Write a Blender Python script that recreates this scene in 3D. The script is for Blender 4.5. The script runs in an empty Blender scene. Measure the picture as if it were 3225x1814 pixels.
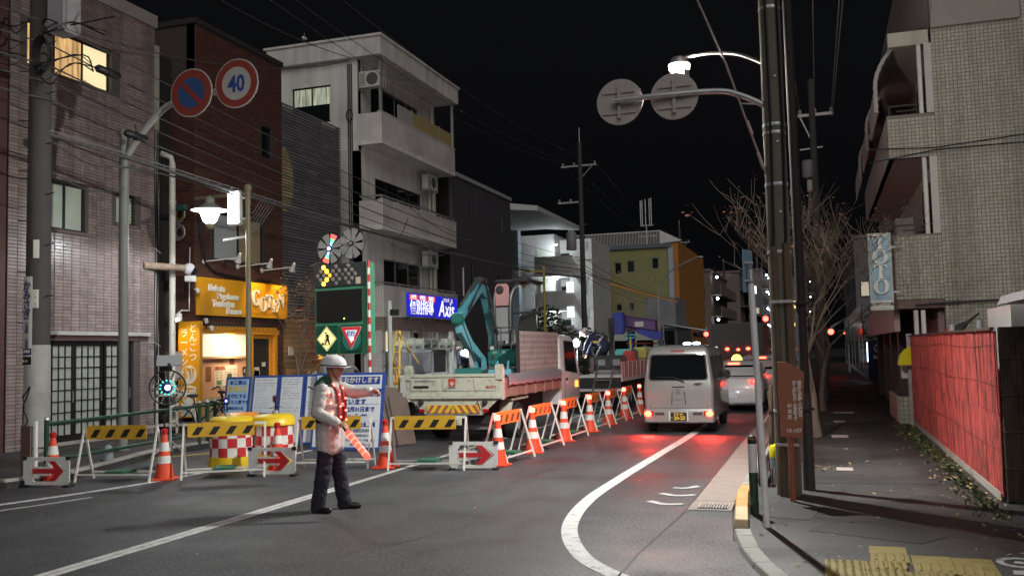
import bpy,bmesh,math,random
import numpy as np
from mathutils import Vector,Matrix,noise as mnoise
R=math.radians
random.seed(7)
scene=bpy.context.scene
COL=scene.collection
cam_data=bpy.data.cameras.new('camera')
cam_data.lens=32.91
cam_data.sensor_width=36.0
cam_data.clip_start=0.05
cam_data.clip_end=1500
cam=bpy.data.objects.new('camera',cam_data)
COL.objects.link(cam)
_yaw,_pit,_roll=R(18.2),math.atan(160/2355),0.0236
_fw=Vector((-math.sin(_yaw)*math.cos(_pit),math.cos(_yaw)*math.cos(_pit),math.sin(_pit)))
_r0=Vector((math.cos(_yaw),math.sin(_yaw),0))
_u0=_r0.cross(_fw)
_rt=_r0*math.cos(_roll)-_u0*math.sin(_roll)
_up=_r0*math.sin(_roll)+_u0*math.cos(_roll)
cam.matrix_world=Matrix(((_rt.x,_up.x,-_fw.x,0),(_rt.y,_up.y,-_fw.y,0),(_rt.z,_up.z,-_fw.z,1.8),(0,0,0,1)))
scene.camera=cam
world=bpy.data.worlds.new('World')
scene.world=world
world.use_nodes=True
_nt=world.node_tree
_bg=_nt.nodes['Background']
_sky=_nt.nodes.new('ShaderNodeTexSky')
_sky.sky_type='NISHITA'
_sky.sun_disc=False
_sky.sun_elevation=R(-4)
_sky.sun_rotation=R(150)
_hs=_nt.nodes.new('ShaderNodeHueSaturation')
_hs.inputs['Saturation'].default_value=0.35
_nt.links.new(_sky.outputs['Color'],_hs.inputs['Color'])
_ad=_nt.nodes.new('ShaderNodeMix');_ad.data_type='RGBA';_ad.blend_type='ADD';_ad.inputs[0].default_value=1.0
_ad.inputs[7].default_value=(0.021,0.023,0.029,1)
_nt.links.new(_hs.outputs['Color'],_ad.inputs[6])
_nt.links.new(_ad.outputs[2],_bg.inputs['Color'])
_bg.inputs['Strength'].default_value=0.06
_sd=bpy.data.lights.new('fill_sun','SUN')  # added soft fill sun, stands in for unseen light behind the camera
_sd.energy=0.54
_sd.angle=R(50)
_sd.color=(1.0,0.96,0.94)
_so=bpy.data.objects.new('fill_sun',_sd)
COL.objects.link(_so)
_so.rotation_euler=(R(55),0,R(26))
scene.view_settings.view_transform='Standard'
scene.view_settings.look='None'
scene.view_settings.exposure=0.7
scene.view_settings.gamma=1.0
scene.cycles.max_bounces=5
scene.cycles.diffuse_bounces=3
scene.cycles.glossy_bounces=3
scene.cycles.sample_clamp_indirect=4.0
scene.cycles.use_denoising=True
MATS={}
def M(name,col=(.5,.5,.5),rough=.6,metal=0.,var=.12,scale=4.,bump=0.,bscale=60.,emit=None,es=0.,spec=.5,dirt=0.,dcol=(.05,.045,.04),dscale=1.3,island=0.,coat=0.,streak=0.):
 """plain procedural surface: colour mottled by noise, optional dirt patches, bump, per-piece variation"""
 if name in MATS:return MATS[name]
 m=bpy.data.materials.new(name);m.use_nodes=True;MATS[name]=m
 nt=m.node_tree;N=nt.nodes;L=nt.links
 b=N['Principled BSDF']
 b.inputs['Roughness'].default_value=rough;b.inputs['Metallic'].default_value=metal
 b.inputs['Specular IOR Level'].default_value=spec
 if coat:b.inputs['Coat Weight'].default_value=coat
 if emit:
  b.inputs['Base Color'].default_value=(*col,1)
  b.inputs['Emission Color'].default_value=(*emit,1);b.inputs['Emission Strength'].default_value=es
  return m
 tc=N.new('ShaderNodeTexCoord');ns=N.new('ShaderNodeTexNoise')
 ns.inputs['Scale'].default_value=scale;ns.inputs['Detail'].default_value=6
 L.new(tc.outputs['Object'],ns.inputs['Vector'])
 mx=N.new('ShaderNodeMix');mx.data_type='RGBA'
 a=[max(0,c*(1-var))for c in col];d=[min(1,c*(1+var))for c in col]
 mx.inputs[6].default_value=(*a,1);mx.inputs[7].default_value=(*d,1)
 L.new(ns.outputs['Fac'],mx.inputs[0])
 out=mx.outputs[2]
 if island:
  ge=N.new('ShaderNodeNewGeometry');oi=N.new('ShaderNodeObjectInfo')
  ad=N.new('ShaderNodeMath');ad.operation='ADD';L.new(ge.outputs['Random Per Island'],ad.inputs[0]);L.new(oi.outputs['Random'],ad.inputs[1])
  fr=N.new('ShaderNodeMath');fr.operation='FRACT';L.new(ad.outputs[0],fr.inputs[0])
  mr=N.new('ShaderNodeMapRange');mr.inputs['To Min'].default_value=1-island;mr.inputs['To Max'].default_value=1+island
  L.new(fr.outputs[0],mr.inputs['Value'])
  h=N.new('ShaderNodeVectorMath');h.operation='SCALE';L.new(out,h.inputs[0]);L.new(mr.outputs[0],h.inputs['Scale'])
  out=h.outputs[0]
 if streak:
  gp=N.new('ShaderNodeNewGeometry');sm=N.new('ShaderNodeMapping');sm.inputs['Scale'].default_value=(2.6,2.6,.16);L.new(gp.outputs['Position'],sm.inputs[0])
  sn=N.new('ShaderNodeTexNoise');sn.inputs['Scale'].default_value=1.0;sn.inputs['Detail'].default_value=7;sn.inputs['Roughness'].default_value=.6;L.new(sm.outputs[0],sn.inputs['Vector'])
  sr=N.new('ShaderNodeMapRange');sr.inputs['From Min'].default_value=.38;sr.inputs['From Max'].default_value=.66;sr.inputs['To Min'].default_value=1+streak*.25;sr.inputs['To Max'].default_value=1-streak;L.new(sn.outputs['Fac'],sr.inputs['Value'])
  sv=N.new('ShaderNodeVectorMath');sv.operation='SCALE';L.new(out,sv.inputs[0]);L.new(sr.outputs[0],sv.inputs['Scale']);out=sv.outputs[0]
 if dirt:
  n2=N.new('ShaderNodeTexNoise');n2.inputs['Scale'].default_value=dscale;n2.inputs['Detail'].default_value=9;n2.inputs['Roughness'].default_value=.65
  L.new(tc.outputs['Object'],n2.inputs['Vector'])
  rp=N.new('ShaderNodeMapRange');rp.inputs['From Min'].default_value=.5;rp.inputs['From Max'].default_value=.72;rp.inputs['To Max'].default_value=dirt
  L.new(n2.outputs['Fac'],rp.inputs['Value'])
  m2=N.new('ShaderNodeMix');m2.data_type='RGBA';L.new(rp.outputs[0],m2.inputs[0]);L.new(out,m2.inputs[6]);m2.inputs[7].default_value=(*dcol,1)
  out=m2.outputs[2]
  r2=N.new('ShaderNodeMapRange');r2.inputs['To Min'].default_value=rough;r2.inputs['To Max'].default_value=min(1,rough+.3)
  L.new(rp.outputs[0],r2.inputs['Value']);L.new(r2.outputs[0],b.inputs['Roughness'])
 L.new(out,b.inputs['Base Color'])
 if bump:
  n3=N.new('ShaderNodeTexNoise');n3.inputs['Scale'].default_value=bscale;n3.inputs['Detail'].default_value=3
  L.new(tc.outputs['Object'],n3.inputs['Vector'])
  bp=N.new('ShaderNodeBump');bp.inputs['Strength'].default_value=bump;bp.inputs['Distance'].default_value=.01
  L.new(n3.outputs['Fac'],bp.inputs['Height']);L.new(bp.outputs[0],b.inputs['Normal'])
 return m
def E(name,col,s,base=(.02,.02,.02)):
 return M(name,base,.4,emit=col,es=s)
def asphalt(name,base,spk,big=.3,tint=(1,1,1),wet=0.):
 m=bpy.data.materials.new(name);m.use_nodes=True;MATS[name]=m
 nt=m.node_tree;N=nt.nodes;L=nt.links;b=N['Principled BSDF']
 tc=N.new('ShaderNodeTexCoord')
 v=N.new('ShaderNodeTexVoronoi');v.inputs['Scale'].default_value=75;L.new(tc.outputs['Object'],v.inputs['Vector'])
 n=N.new('ShaderNodeTexNoise');n.inputs['Scale'].default_value=34;n.inputs['Detail'].default_value=4;n.inputs['Roughness'].default_value=.75;L.new(tc.outputs['Object'],n.inputs['Vector'])
 g=N.new('ShaderNodeTexNoise');g.inputs['Scale'].default_value=.55;g.inputs['Detail'].default_value=7;g.inputs['Roughness'].default_value=.6;L.new(tc.outputs['Object'],g.inputs['Vector'])
 r=N.new('ShaderNodeMapRange');r.inputs['From Min'].default_value=.40;r.inputs['From Max'].default_value=.64;L.new(n.outputs['Fac'],r.inputs['Value'])
 mx=N.new('ShaderNodeMix');mx.data_type='RGBA';L.new(r.outputs[0],mx.inputs[0])
 mx.inputs[6].default_value=(*[base*.55*t for t in tint],1);mx.inputs[7].default_value=(*[spk*t for t in tint],1)
 m2=N.new('ShaderNodeVectorMath');m2.operation='MULTIPLY';L.new(mx.outputs[2],m2.inputs[0]);
 vr=N.new('ShaderNodeMapRange');vr.inputs['To Min'].default_value=.6;vr.inputs['To Max'].default_value=1.4;L.new(v.outputs['Color'],vr.inputs['Value']);L.new(vr.outputs[0],m2.inputs[1])
 gr=N.new('ShaderNodeMapRange');gr.inputs['From Min'].default_value=.3;gr.inputs['From Max'].default_value=.7;gr.inputs['To Min'].default_value=1-big;gr.inputs['To Max'].default_value=1+big;L.new(g.outputs['Fac'],gr.inputs['Value'])
 m3=N.new('ShaderNodeVectorMath');m3.operation='SCALE';L.new(m2.outputs[0],m3.inputs[0]);L.new(gr.outputs[0],m3.inputs['Scale'])
 mp=N.new('ShaderNodeMapping');mp.inputs['Scale'].default_value=(1.1,.06,1);L.new(tc.outputs['Object'],mp.inputs[0])
 tn=N.new('ShaderNodeTexNoise');tn.inputs['Scale'].default_value=1.0;tn.inputs['Detail'].default_value=5;L.new(mp.outputs[0],tn.inputs['Vector'])
 tr=N.new('ShaderNodeMapRange');tr.inputs['From Min'].default_value=.35;tr.inputs['From Max'].default_value=.65;tr.inputs['To Min'].default_value=.74;tr.inputs['To Max'].default_value=1.2;L.new(tn.outputs['Fac'],tr.inputs['Value'])
 m4=N.new('ShaderNodeVectorMath');m4.operation='SCALE';L.new(m3.outputs[0],m4.inputs[0]);L.new(tr.outputs[0],m4.inputs['Scale'])
 L.new(m4.outputs[0],b.inputs['Base Color'])
 rr=N.new('ShaderNodeMapRange');rr.inputs['From Min'].default_value=.35;rr.inputs['From Max'].default_value=.7;rr.inputs['To Min'].default_value=.62-wet;rr.inputs['To Max'].default_value=.88;L.new(g.outputs['Fac'],rr.inputs['Value']);L.new(rr.outputs[0],b.inputs['Roughness'])
 bp=N.new('ShaderNodeBump');bp.inputs['Strength'].default_value=.8;bp.inputs['Distance'].default_value=.008;L.new(n.outputs['Fac'],bp.inputs['Height']);L.new(bp.outputs[0],b.inputs['Normal'])
 return m
OFF={}
class MB:
 def __init__(s):s.v=[];s.f=[]
 def add(s,vs,fs):
  o=len(s.v);s.v+=[tuple(p)for p in vs];s.f+=[tuple(i+o for i in f)for f in fs];return s
 def box(s,x0,x1,y0,y1,z0,z1):
  return s.add([(x0,y0,z0),(x1,y0,z0),(x1,y1,z0),(x0,y1,z0),(x0,y0,z1),(x1,y0,z1),(x1,y1,z1),(x0,y1,z1)],[(0,3,2,1),(4,5,6,7),(0,1,5,4),(1,2,6,5),(2,3,7,6),(3,0,4,7)])
 def bar(s,p0,p1,w,t,up=(0,0,1)):
  """rectangular bar from p0 to p1, w wide, t thick (t along up)"""
  p0=Vector(p0);p1=Vector(p1);d=(p1-p0).normalized();u=Vector(up)
  a=d.cross(u)
  if a.length<1e-4:a=d.cross(Vector((1,0,0)))
  a.normalize();u=a.cross(d).normalized();q=[]
  for p in(p0,p1):
   for sx,sz in((-1,-1),(1,-1),(1,1),(-1,1)):q.append(p+a*(sx*w/2)+u*(sz*t/2))
  return s.add(q,[(0,1,2,3),(7,6,5,4),(0,4,5,1),(1,5,6,2),(2,6,7,3),(3,7,4,0)])
 def tube(s,pts,r,n=8,cap=True):
  pts=[Vector(p)for p in pts];k=len(pts);rs=r if isinstance(r,(list,tuple))else[r]*k
  rings=[];ref=None
  for i,p in enumerate(pts):
   d=(pts[min(i+1,k-1)]-pts[max(i-1,0)])
   d=d.normalized()if d.length>1e-9 else Vector((0,0,1))
   if ref is None:ref=Vector((0,0,1))if abs(d.z)<.9 else Vector((1,0,0))
   a=d.cross(ref)
   if a.length<1e-4:a=d.cross(Vector((0,1,0)))
   a.normalize();b=a.cross(d).normalized();ref=b
   rings.append([p+(a*math.cos(t*2*math.pi/n)+b*math.sin(t*2*math.pi/n))*rs[i]for t in range(n)])
  return s.loft(rings,cap)
 def cyl(s,p0,p1,r0,r1=None,n=12):return s.tube([p0,p1],[r0,r0 if r1 is None else r1],n)
 def loft(s,rings,cap=True,closed=True):
  n=len(rings[0]);vs=[p for r in rings for p in r];fs=[]
  for i in range(len(rings)-1):
   for j in range(n if closed else n-1):
    k=(j+1)%n;fs.append((i*n+j,i*n+k,(i+1)*n+k,(i+1)*n+j))
  if cap:fs.append(tuple(range(n))[::-1]);fs.append(tuple((len(rings)-1)*n+j for j in range(n)))
  return s.add(vs,fs)
 def lathe(s,prof,c=(0,0,0),n=20,axis=(0,0,1),cap=True):
  c=Vector(c);q=Vector((0,0,1)).rotation_difference(Vector(axis))
  return s.loft([[c+q@Vector((r*math.cos(t*2*math.pi/n),r*math.sin(t*2*math.pi/n),z))for t in range(n)]for r,z in prof],cap)
 def ball(s,c,r,n=12,m=8,sc=(1,1,1)):
  prof=[(max(1e-4,math.sin(i*math.pi/m))*r,-math.cos(i*math.pi/m)*r)for i in range(m+1)]
  o=len(s.v);s.lathe(prof,(0,0,0),n)
  for i in range(o,len(s.v)):
   p=s.v[i];s.v[i]=(p[0]*sc[0]+c[0],p[1]*sc[1]+c[1],p[2]*sc[2]+c[2])
  return s
 def prism(s,poly,o,ax,ay,t):
  """polygon in the plane o+ax*u+ay*v, given thickness t along ax x ay (backwards)"""
  o=Vector(o);ax=Vector(ax).normalized();ay=Vector(ay).normalized();nrm=ax.cross(ay)
  a=[o+ax*u+ay*w for u,w in poly];b=[p-nrm*t for p in a];n=len(poly)
  return s.add(a+b,[tuple(range(n)),tuple(range(n,2*n))[::-1]]+[(i,n+i,n+(i+1)%n,(i+1)%n)for i in range(n)])
 def xf(s,m):
  s.v=[tuple(m@Vector(p))for p in s.v];return s
 def build(s,name,mat,parent=None,smooth=None,bevel=0,seg=2,fix=False):
  off=OFF.get(parent.name,Vector((0,0,0)))if parent else Vector((0,0,0))
  me=bpy.data.meshes.new(name)
  me.from_pydata([(p[0]-off.x,p[1]-off.y,p[2]-off.z)for p in s.v],[],s.f)
  if bevel or fix:
   bm=bmesh.new();bm.from_mesh(me)
   if fix:bmesh.ops.recalc_face_normals(bm,faces=bm.faces)
   if bevel:
    ed=[e for e in bm.edges if len(e.link_faces)==2 and e.calc_face_angle(0)>.5]
    bmesh.ops.bevel(bm,geom=ed,offset=bevel,segments=seg,affect='EDGES',clamp_overlap=True)
   bm.to_mesh(me);bm.free()
  me.materials.append(M_(mat))
  if smooth is not None:
   me.polygons.foreach_set('use_smooth',[True]*len(me.polygons));me.set_sharp_from_angle(angle=R(smooth))
  o=bpy.data.objects.new(name,me);COL.objects.link(o)
  if parent:o.parent=parent;OFF[o.name]=off
  return o
def M_(m):return MATS[m]if isinstance(m,str)else m
def tag(o,label,cat,group=None,kind=None):
 if label:o['label']=label
 if cat:o['category']=cat
 if group:o['group']=group
 if kind:o['kind']=kind
 return o
def thing(name,label,cat,loc=(0,0,0),rz=0,group=None,fixed=True):
 """Empty at the base of a thing; fixed=True: its parts are given in world metres"""
 o=bpy.data.objects.new(name,None);COL.objects.link(o);o.empty_display_size=.2
 o.location=loc;o.rotation_euler=(0,0,rz);tag(o,label,cat,group)
 OFF[o.name]=Vector(loc)if fixed else Vector((0,0,0))
 return o
def struct(o):o['kind']='structure';return o
def dup(src,parent=None):
 c=src.copy();COL.objects.link(c)
 if parent:c.parent=parent
 for ch in[x for x in src.children]:dup(ch,c)
 return c
def inst(me,name,parent,loc=None,mat4=None):
 o=bpy.data.objects.new(name,me);COL.objects.link(o);o.parent=parent
 if mat4 is not None:o.matrix_local=mat4
 elif loc is not None:o.location=loc
 return o
def smooth_me(me,ang=40):
 me.polygons.foreach_set('use_smooth',[True]*len(me.polygons));me.set_sharp_from_angle(angle=R(ang))
def text(s,size,mat,parent,o,ax,ay,name='lettering',al='CENTER',ext=.002,bold=0.,sx=1.,ls=1.,sp=1.,lift=.003,shear=0.):
 """flat lettering whose origin is o, written along ax, its letters' height along ay"""
 cu=bpy.data.curves.new('t','FONT');cu.body=s;cu.size=size;cu.align_x=al;cu.align_y='CENTER'
 cu.extrude=ext;cu.offset=bold;cu.space_line=ls;cu.space_character=sp;cu.resolution_u=2;cu.shear=shear
 ob=bpy.data.objects.new('t',cu)
 me=bpy.data.meshes.new_from_object(ob)
 bpy.data.objects.remove(ob);bpy.data.curves.remove(cu)
 me.name=name
 ax=Vector(ax).normalized();ay=Vector(ay).normalized();nz=ax.cross(ay)
 off=OFF.get(parent.name,Vector((0,0,0)))
 p=Vector(o)+nz*lift-off
 me.transform(Matrix(((ax.x*sx,ay.x,nz.x,p.x),(ax.y*sx,ay.y,nz.y,p.y),(ax.z*sx,ay.z,nz.z,p.z),(0,0,0,1))))
 me.materials.clear();me.materials.append(M_(mat))
 ob=bpy.data.objects.new(name,me);COL.objects.link(ob);ob.parent=parent;OFF[ob.name]=off
 return ob
def vtext(s,*a,**k):return text('\n'.join(s),*a,**k)
def lamp(name,kind,loc,energy,col,parent=None,radius=.08,spot=None,aim=None,blend=.6):
 d=bpy.data.lights.new(name,kind);d.energy=energy;d.color=col;d.shadow_soft_size=radius
 if kind=='SPOT':d.spot_size=R(spot);d.spot_blend=blend
 o=bpy.data.objects.new(name,d);COL.objects.link(o)
 off=OFF.get(parent.name,Vector((0,0,0)))if parent else Vector((0,0,0))
 o.location=Vector(loc)-off
 if aim is not None:
  o.rotation_euler=(Vector(aim)-Vector(loc)).to_track_quat('-Z','Y').to_euler()
 if parent:o.parent=parent
 return o
def pieces(parent,name,grid,mat,base,nmax=300,stuff='piece_field',cam=Vector((0,0,1.8)),bevel=0.):
 """grid: list of (center, ax, ay, w, h, d) alike pieces standing proud of a wall; largest nmax are objects, the rest one joined part"""
 off=OFF.get(parent.name,Vector((0,0,0)))
 grid=sorted(grid,key=lambda g:(Vector(g[0])-cam).length/math.sqrt(g[3]*g[4]))
 me=None
 cache={}
 rest=MB()
 for i,(c,ax,ay,w,h,d)in enumerate(grid):
  ax=Vector(ax);ay=Vector(ay);nz=ax.cross(ay)
  if i<nmax:
   key=(round(w,3),round(h,3),round(d,4))
   if key not in cache:
    b=MB();e=min(.004,d*.4,h*.1)
    b.add([(-w/2,-h/2,0),(w/2,-h/2,0),(w/2,h/2,0),(-w/2,h/2,0),(-w/2+e,-h/2+e,d),(w/2-e,-h/2+e,d),(w/2-e,h/2-e,d),(-w/2+e,h/2-e,d)],[(4,5,6,7),(0,1,5,4),(1,2,6,5),(2,3,7,6),(3,0,4,7)])
    mm=bpy.data.meshes.new(name);mm.from_pydata(b.v,[],b.f);mm.materials.append(M_(mat));cache[key]=mm
   p=Vector(c)-off
   inst(cache[key],name,parent,mat4=Matrix(((ax.x,ay.x,nz.x,p.x),(ax.y,ay.y,nz.y,p.y),(ax.z,ay.z,nz.z,p.z),(0,0,0,1))))
  else:
   c=Vector(c);e=min(.004,d*.4,h*.1);a0=ax*(w/2);b0=ay*(h/2);a1=ax*(w/2-e);b1=ay*(h/2-e);n=nz*d
   rest.add([c-a0-b0,c+a0-b0,c+a0+b0,c-a0+b0,c-a1-b1+n,c+a1-b1+n,c+a1+b1+n,c-a1+b1+n],[(4,5,6,7),(0,1,5,4),(1,2,6,5),(2,3,7,6),(3,0,4,7)])
 if rest.v:
  o=rest.build(stuff,mat,parent);o['kind']='stuff'
def wallgrid(o,ax,ay,W,H,pw,ph,gap,d,holes=(),brick=False,u0=0,v0=0):
 """pieces of pitch pw x ph filling W x H on the wall plane (o, ax, ay), leaving out holes (u0,u1,v0,v1)"""
 o=Vector(o);ax=Vector(ax);ay=Vector(ay);out=[]
 for j in range(int(H/ph)):
  v=v0+j*ph;sh=(pw/2 if(brick and j%2)else 0);u=u0-sh
  while u<W-.01:
   a=max(u,0)+gap/2;b=min(u+pw,W)-gap/2
   if b-a>.02:
    cu=(a+b)/2;cv=v+ph/2;ok=True
    for h0,h1,k0,k1 in holes:
     if b>h0 and a<h1 and v+ph>k0+.01 and v<k1-.01:ok=False;break
    if ok:out.append((o+ax*cu+ay*cv,ax,ay,round(b-a,3),ph-gap,d))
   u+=pw
 return out
X3,Y3,Z3=Vector((1,0,0)),Vector((0,1,0)),Vector((0,0,1))
asphalt('asphalt_road',.028,.100,.30,(.93,.97,1.06),.16)
asphalt('asphalt_walk',.025,.060,.45,(1.05,.98,.95),.22)
asphalt('asphalt_patch',.022,.045,.3)
M('paint_white',(.58,.58,.57),.7,var=.18,scale=9,dirt=.8,dcol=(.13,.13,.13),dscale=8,bump=.3,bscale=90)
M('paint_worn',(.42,.42,.41),.8,var=.3,scale=30,dirt=.9,dcol=(.07,.07,.07),dscale=11)
M('paint_yellow',(.62,.38,.04),.7,dirt=.5,dscale=4)
M('concrete',(.32,.31,.29),.85,var=.2,scale=6,bump=.25,bscale=40,dirt=.5,dscale=1.5)
M('concrete_kerb',(.33,.32,.30),.85,var=.2,scale=12,bump=.3,bscale=60,dirt=.55,dscale=3,island=.12)
M('gutter_pale',(.25,.205,.185),.75,var=.15,scale=9,bump=.15,bscale=50,dirt=.3,dscale=2,island=.06)
M('kerb_orange',(.62,.30,.10),.7,var=.2,scale=16,bump=.3,bscale=60,dirt=.35,dscale=5)
M('kerb_yellow',(.58,.46,.28),.75,var=.2,scale=16,bump=.4,bscale=60,dirt=.3,dscale=5)
M('steel',(.45,.46,.47),.35,.9,var=.1,dirt=.2)
M('galv',(.50,.51,.52),.45,.6,var=.15,scale=12,dirt=.25,dscale=4)
M('white_paint_metal',(.74,.74,.71),.4,var=.06,dirt=.25,dscale=2.5)
M('black',(.012,.012,.013),.5,var=.2)
M('rubber',(.02,.02,.021),.8,var=.2,bump=.2,bscale=30)
M('dark_iron',(.04,.04,.042),.6,.5,var=.2)
M('tactile',(.27,.20,.045),.65,var=.2,scale=7,dirt=.6,dcol=(.10,.08,.03),dscale=3,bump=.2,bscale=80)
g=MB().add([(-300,-60,-.03),(300,-60,-.03),(300,420,-.03),(-300,420,-.03)],[(0,1,2,3)])
struct(g.build('ground','asphalt_patch'))
rd=MB().add([(-40,-12,0),(40,-12,0),(40,9.0,0),(-.86,9.0,0),(-1.03,10.8,0),(-1.03,300,0),(-11.9,300,0),(-11.9,9,0),(-40,9,0)],[(0,1,2,3,8),(8,3,4,5,6,7)])
road=struct(rd.build('road','asphalt_road'))
cor=[(-.92,300),(-.92,11.2),(-.86,10.2),(-.80,9.3),(-.72,8.6),(-.58,7.95),(-.36,7.45),(0.0,6.9),(.6,6.4),(1.6,6.05),(3,5.9),(6.5,5.9),(6.5,300)]
sw=MB().prism(cor[::-1],(0,0,.03),X3,Y3,.05)
walk_r=struct(sw.build('footway','asphalt_walk',fix=True))
for poly in([(-.2,9.5),(.75,9.05),(1.0,9.4),(-.05,9.95)],[(-.75,12.6),(1.55,12.9),(1.55,13.5),(-.75,13.1)],[(.1,17.2),(1.2,17.0),(1.25,17.9),(.1,18)],[(-.8,10.2),(-.2,10.05),(.2,12.3),(-.3,12.4)],[(-.85,22),(1.5,22.2),(1.5,23),(-.85,22.9)],[(-.8,29),(1.4,29),(1.4,31),(-.8,31)]):
 MB().prism([(a,b)for a,b in poly],(0,0,.034),X3,Y3,.003).build('asphalt_patch','asphalt_patch',walk_r,fix=True)
for(a,b,w,l)in((.12,14.0,.22,.34),(.10,18.9,.3,.5),(.18,22.6,.25,.4),(.2,25.6,.5,.4)):
 MB().box(a,a+w,b,b+l,.034,.040).build('manhole_cover',M('cover_pale',(.42,.34,.33),.6,dirt=.4),walk_r)
lf=[(-15.2,7.5),(-12.6,9.4),(-11.2,10.6),(-10.95,11.6),(-11.9,14.7),(-11.9,200),(-15.2,200)]
walk_l=struct(MB().prism(lf,(0,0,.10),X3,Y3,.12).build('footway','asphalt_walk',fix=True))
def kerb_run(name,pts,w,h,mats,side=1,seg=.6,z0=-.02):
 """stones of about seg metres laid along pts (the road face), w wide to the footway side"""
 L=[Vector((p[0],p[1],0))for p in pts]
 root=bpy.data.objects.new(name,None);COL.objects.link(root);root.location=L[0];OFF[root.name]=Vector(L[0]);root['kind']='structure'
 k=0
 for a,b in zip(L,L[1:]):
  n=max(1,round((b-a).length/seg));d=(b-a)/n;u=d.normalized();nr=Vector((-u.y,u.x,0))*side
  for i in range(n):
   p=a+d*i+u*.004;q=a+d*(i+1)-u*.004
   hh=h(k)if callable(h)else h
   mb=MB().add([p+Z3*z0,q+Z3*z0,q+nr*w+Z3*z0,p+nr*w+Z3*z0,p+nr*.025+Z3*hh,q+nr*.025+Z3*hh,q+nr*w+Z3*hh,p+nr*w+Z3*hh],[(0,3,2,1),(4,5,6,7),(0,1,5,4),(1,2,6,5),(2,3,7,6),(3,0,4,7)])
   mb.build('kerb_stone',mats(k)if callable(mats)else mats,root,bevel=.008,seg=1,fix=True);k+=1
 return root
kr=kerb_run('kerb',[(-.42,7.35),(-.62,7.95),(-.76,8.5),(-.85,9.05),(-.90,9.4)],.17,.05,'concrete_kerb',side=-1,seg=.55)
kerb_run('kerb',[(-.90,9.41),(-.96,10.2),(-1.03,11.2),(-1.03,11.8)],.15,.13,lambda k:'kerb_yellow' if k<1 else 'kerb_orange',side=-1,seg=.75)
kerb_run('kerb',[(-1.03,11.82),(-1.03,60)],.15,.13,'concrete_kerb',side=-1,seg=1.2)
kerb_run('kerb',[(-11.2,10.6),(-10.95,11.6),(-11.9,14.7),(-11.9,60)],.15,.14,'concrete_kerb',side=1,seg=1.0)
kerb_run('kerb',[(-.40,7.33),(0.0,6.75),(.6,6.25),(1.6,5.9)],.17,.05,'concrete_kerb',side=-1,seg=.6)
gut=bpy.data.objects.new('gutter',None);COL.objects.link(gut);gut.location=(-1.3,11,0);OFF[gut.name]=Vector((-1.3,11,0));gut['kind']='structure'
y=11.25
while y<58:
 MB().box(-1.50,-1.04,y+.004,y+1.99,-.02,.010).build('gutter_slab','gutter_pale',gut,bevel=.006,seg=1);y+=2.0
MB().add([(-1.50,10.62,.008),(-1.02,10.62,.008),(-1.035,11.246,.008),(-1.50,11.246,.008)],[(0,1,2,3)]).build('gutter_slab','gutter_pale',gut)
gr=MB().box(-1.40,-1.07,10.70,11.0,.009,.012)
MB().box(-1.40,-1.07,10.70,11.0,.0095,.013).build('grate_well','black',gut)
for i in range(11):
 x=-1.39+i*.031
 MB().box(x,x+.012,10.70,11.0,.013,.024).build('grate_bar','galv',gut)
def line(name,pts,w,mat,z=.004,parent=None):
 L=[Vector((p[0],p[1],z))for p in pts];a=[];b=[]
 for i,p in enumerate(L):
  d=(L[min(i+1,len(L)-1)]-L[max(i-1,0)]).normalized();n=Vector((-d.y,d.x,0))*(w/2)
  a.append(p+n);b.append(p-n)
 k=len(L)
 return MB().add(a+b,[(i+1,i,k+i,k+i+1)for i in range(k-1)]).build(name,mat,parent or road)
def spline(pts,n=10):
 P=[Vector((*p,0))if len(p)==2 else Vector(p)for p in pts];P=[2*P[0]-P[1]]+P+[2*P[-1]-P[-2]];out=[]
 for i in range(1,len(P)-2):
  for k in range(n):
   t=k/n;a,b,c,d=P[i-1],P[i],P[i+1],P[i+2]
   out.append(.5*((2*b)+(c-a)*t+(2*a-5*b+4*c-d)*t*t+(3*b-a-3*c+d)*t**3))
 out.append(P[-2]);return out
line('lane_line',spline([(-2.64,60),(-2.64,30),(-2.64,20),(-2.70,16.5),(-2.76,13),(-2.74,11.0),(-2.53,9.4),(-2.10,8.15),(-1.62,7.45),(-.9,6.7),(.2,5.9)]),.165,'paint_white')
for dx in(-.052,.052):line('lane_line',[(-6.33+dx,-4),(-6.33+dx,4),(-6.33+dx,9),(-6.35+dx,11.6)],.092,'paint_white')
line('lane_line',[(-6.35,11.6),(-6.4,17),(-6.4,40)],.12,'paint_worn')
line('edge_line',spline([(-12.2,4.0),(-11.0,7.0),(-10.4,8.6),(-10.02,9.6),(-9.72,10.6),(-9.5,11.6),(-9.42,13),(-9.4,20)]),.14,'paint_white')
line('edge_line',spline([(-11.4,5.6),(-10.4,7.6),(-9.9,8.5),(-9.55,9.4),(-9.3,10.2)]),.09,'paint_worn')
line('seam',spline([(-1.6,6.7),(-1.62,8.2),(-1.56,9.5),(-1.51,10.8),(-1.51,14)]),.018,'black')
for(p,q)in(((-2.02,11.15),(-1.6,11.0)),((-1.98,11.75),(-1.55,11.7)),((-1.9,12.25),(-1.6,12.45))):
 mid=((p[0]+q[0])/2,(p[1]+q[1])/2-.12)
 line('worn_mark',spline([p,mid,q],6),.10,'paint_worn',z=.005)
random.seed(31)
for(p,q)in(((-8.8,7.2),(-3.6,8.3)),((-5.0,5.6),(-3.1,10.4)),((-4.2,12.4),(-3.3,19)),((-9.2,9.6),(-6.9,10.9)),((-2.2,13.2),(-1.6,17))):
 a,b=Vector((*p,0)),Vector((*q,0));n=Vector((-(b-a).y,(b-a).x,0)).normalized()
 line('crack',[tuple((a.lerp(b,i/26)+n*random.gauss(0,.035))[:2])for i in range(27)],.007,'black',z=.003)
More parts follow.
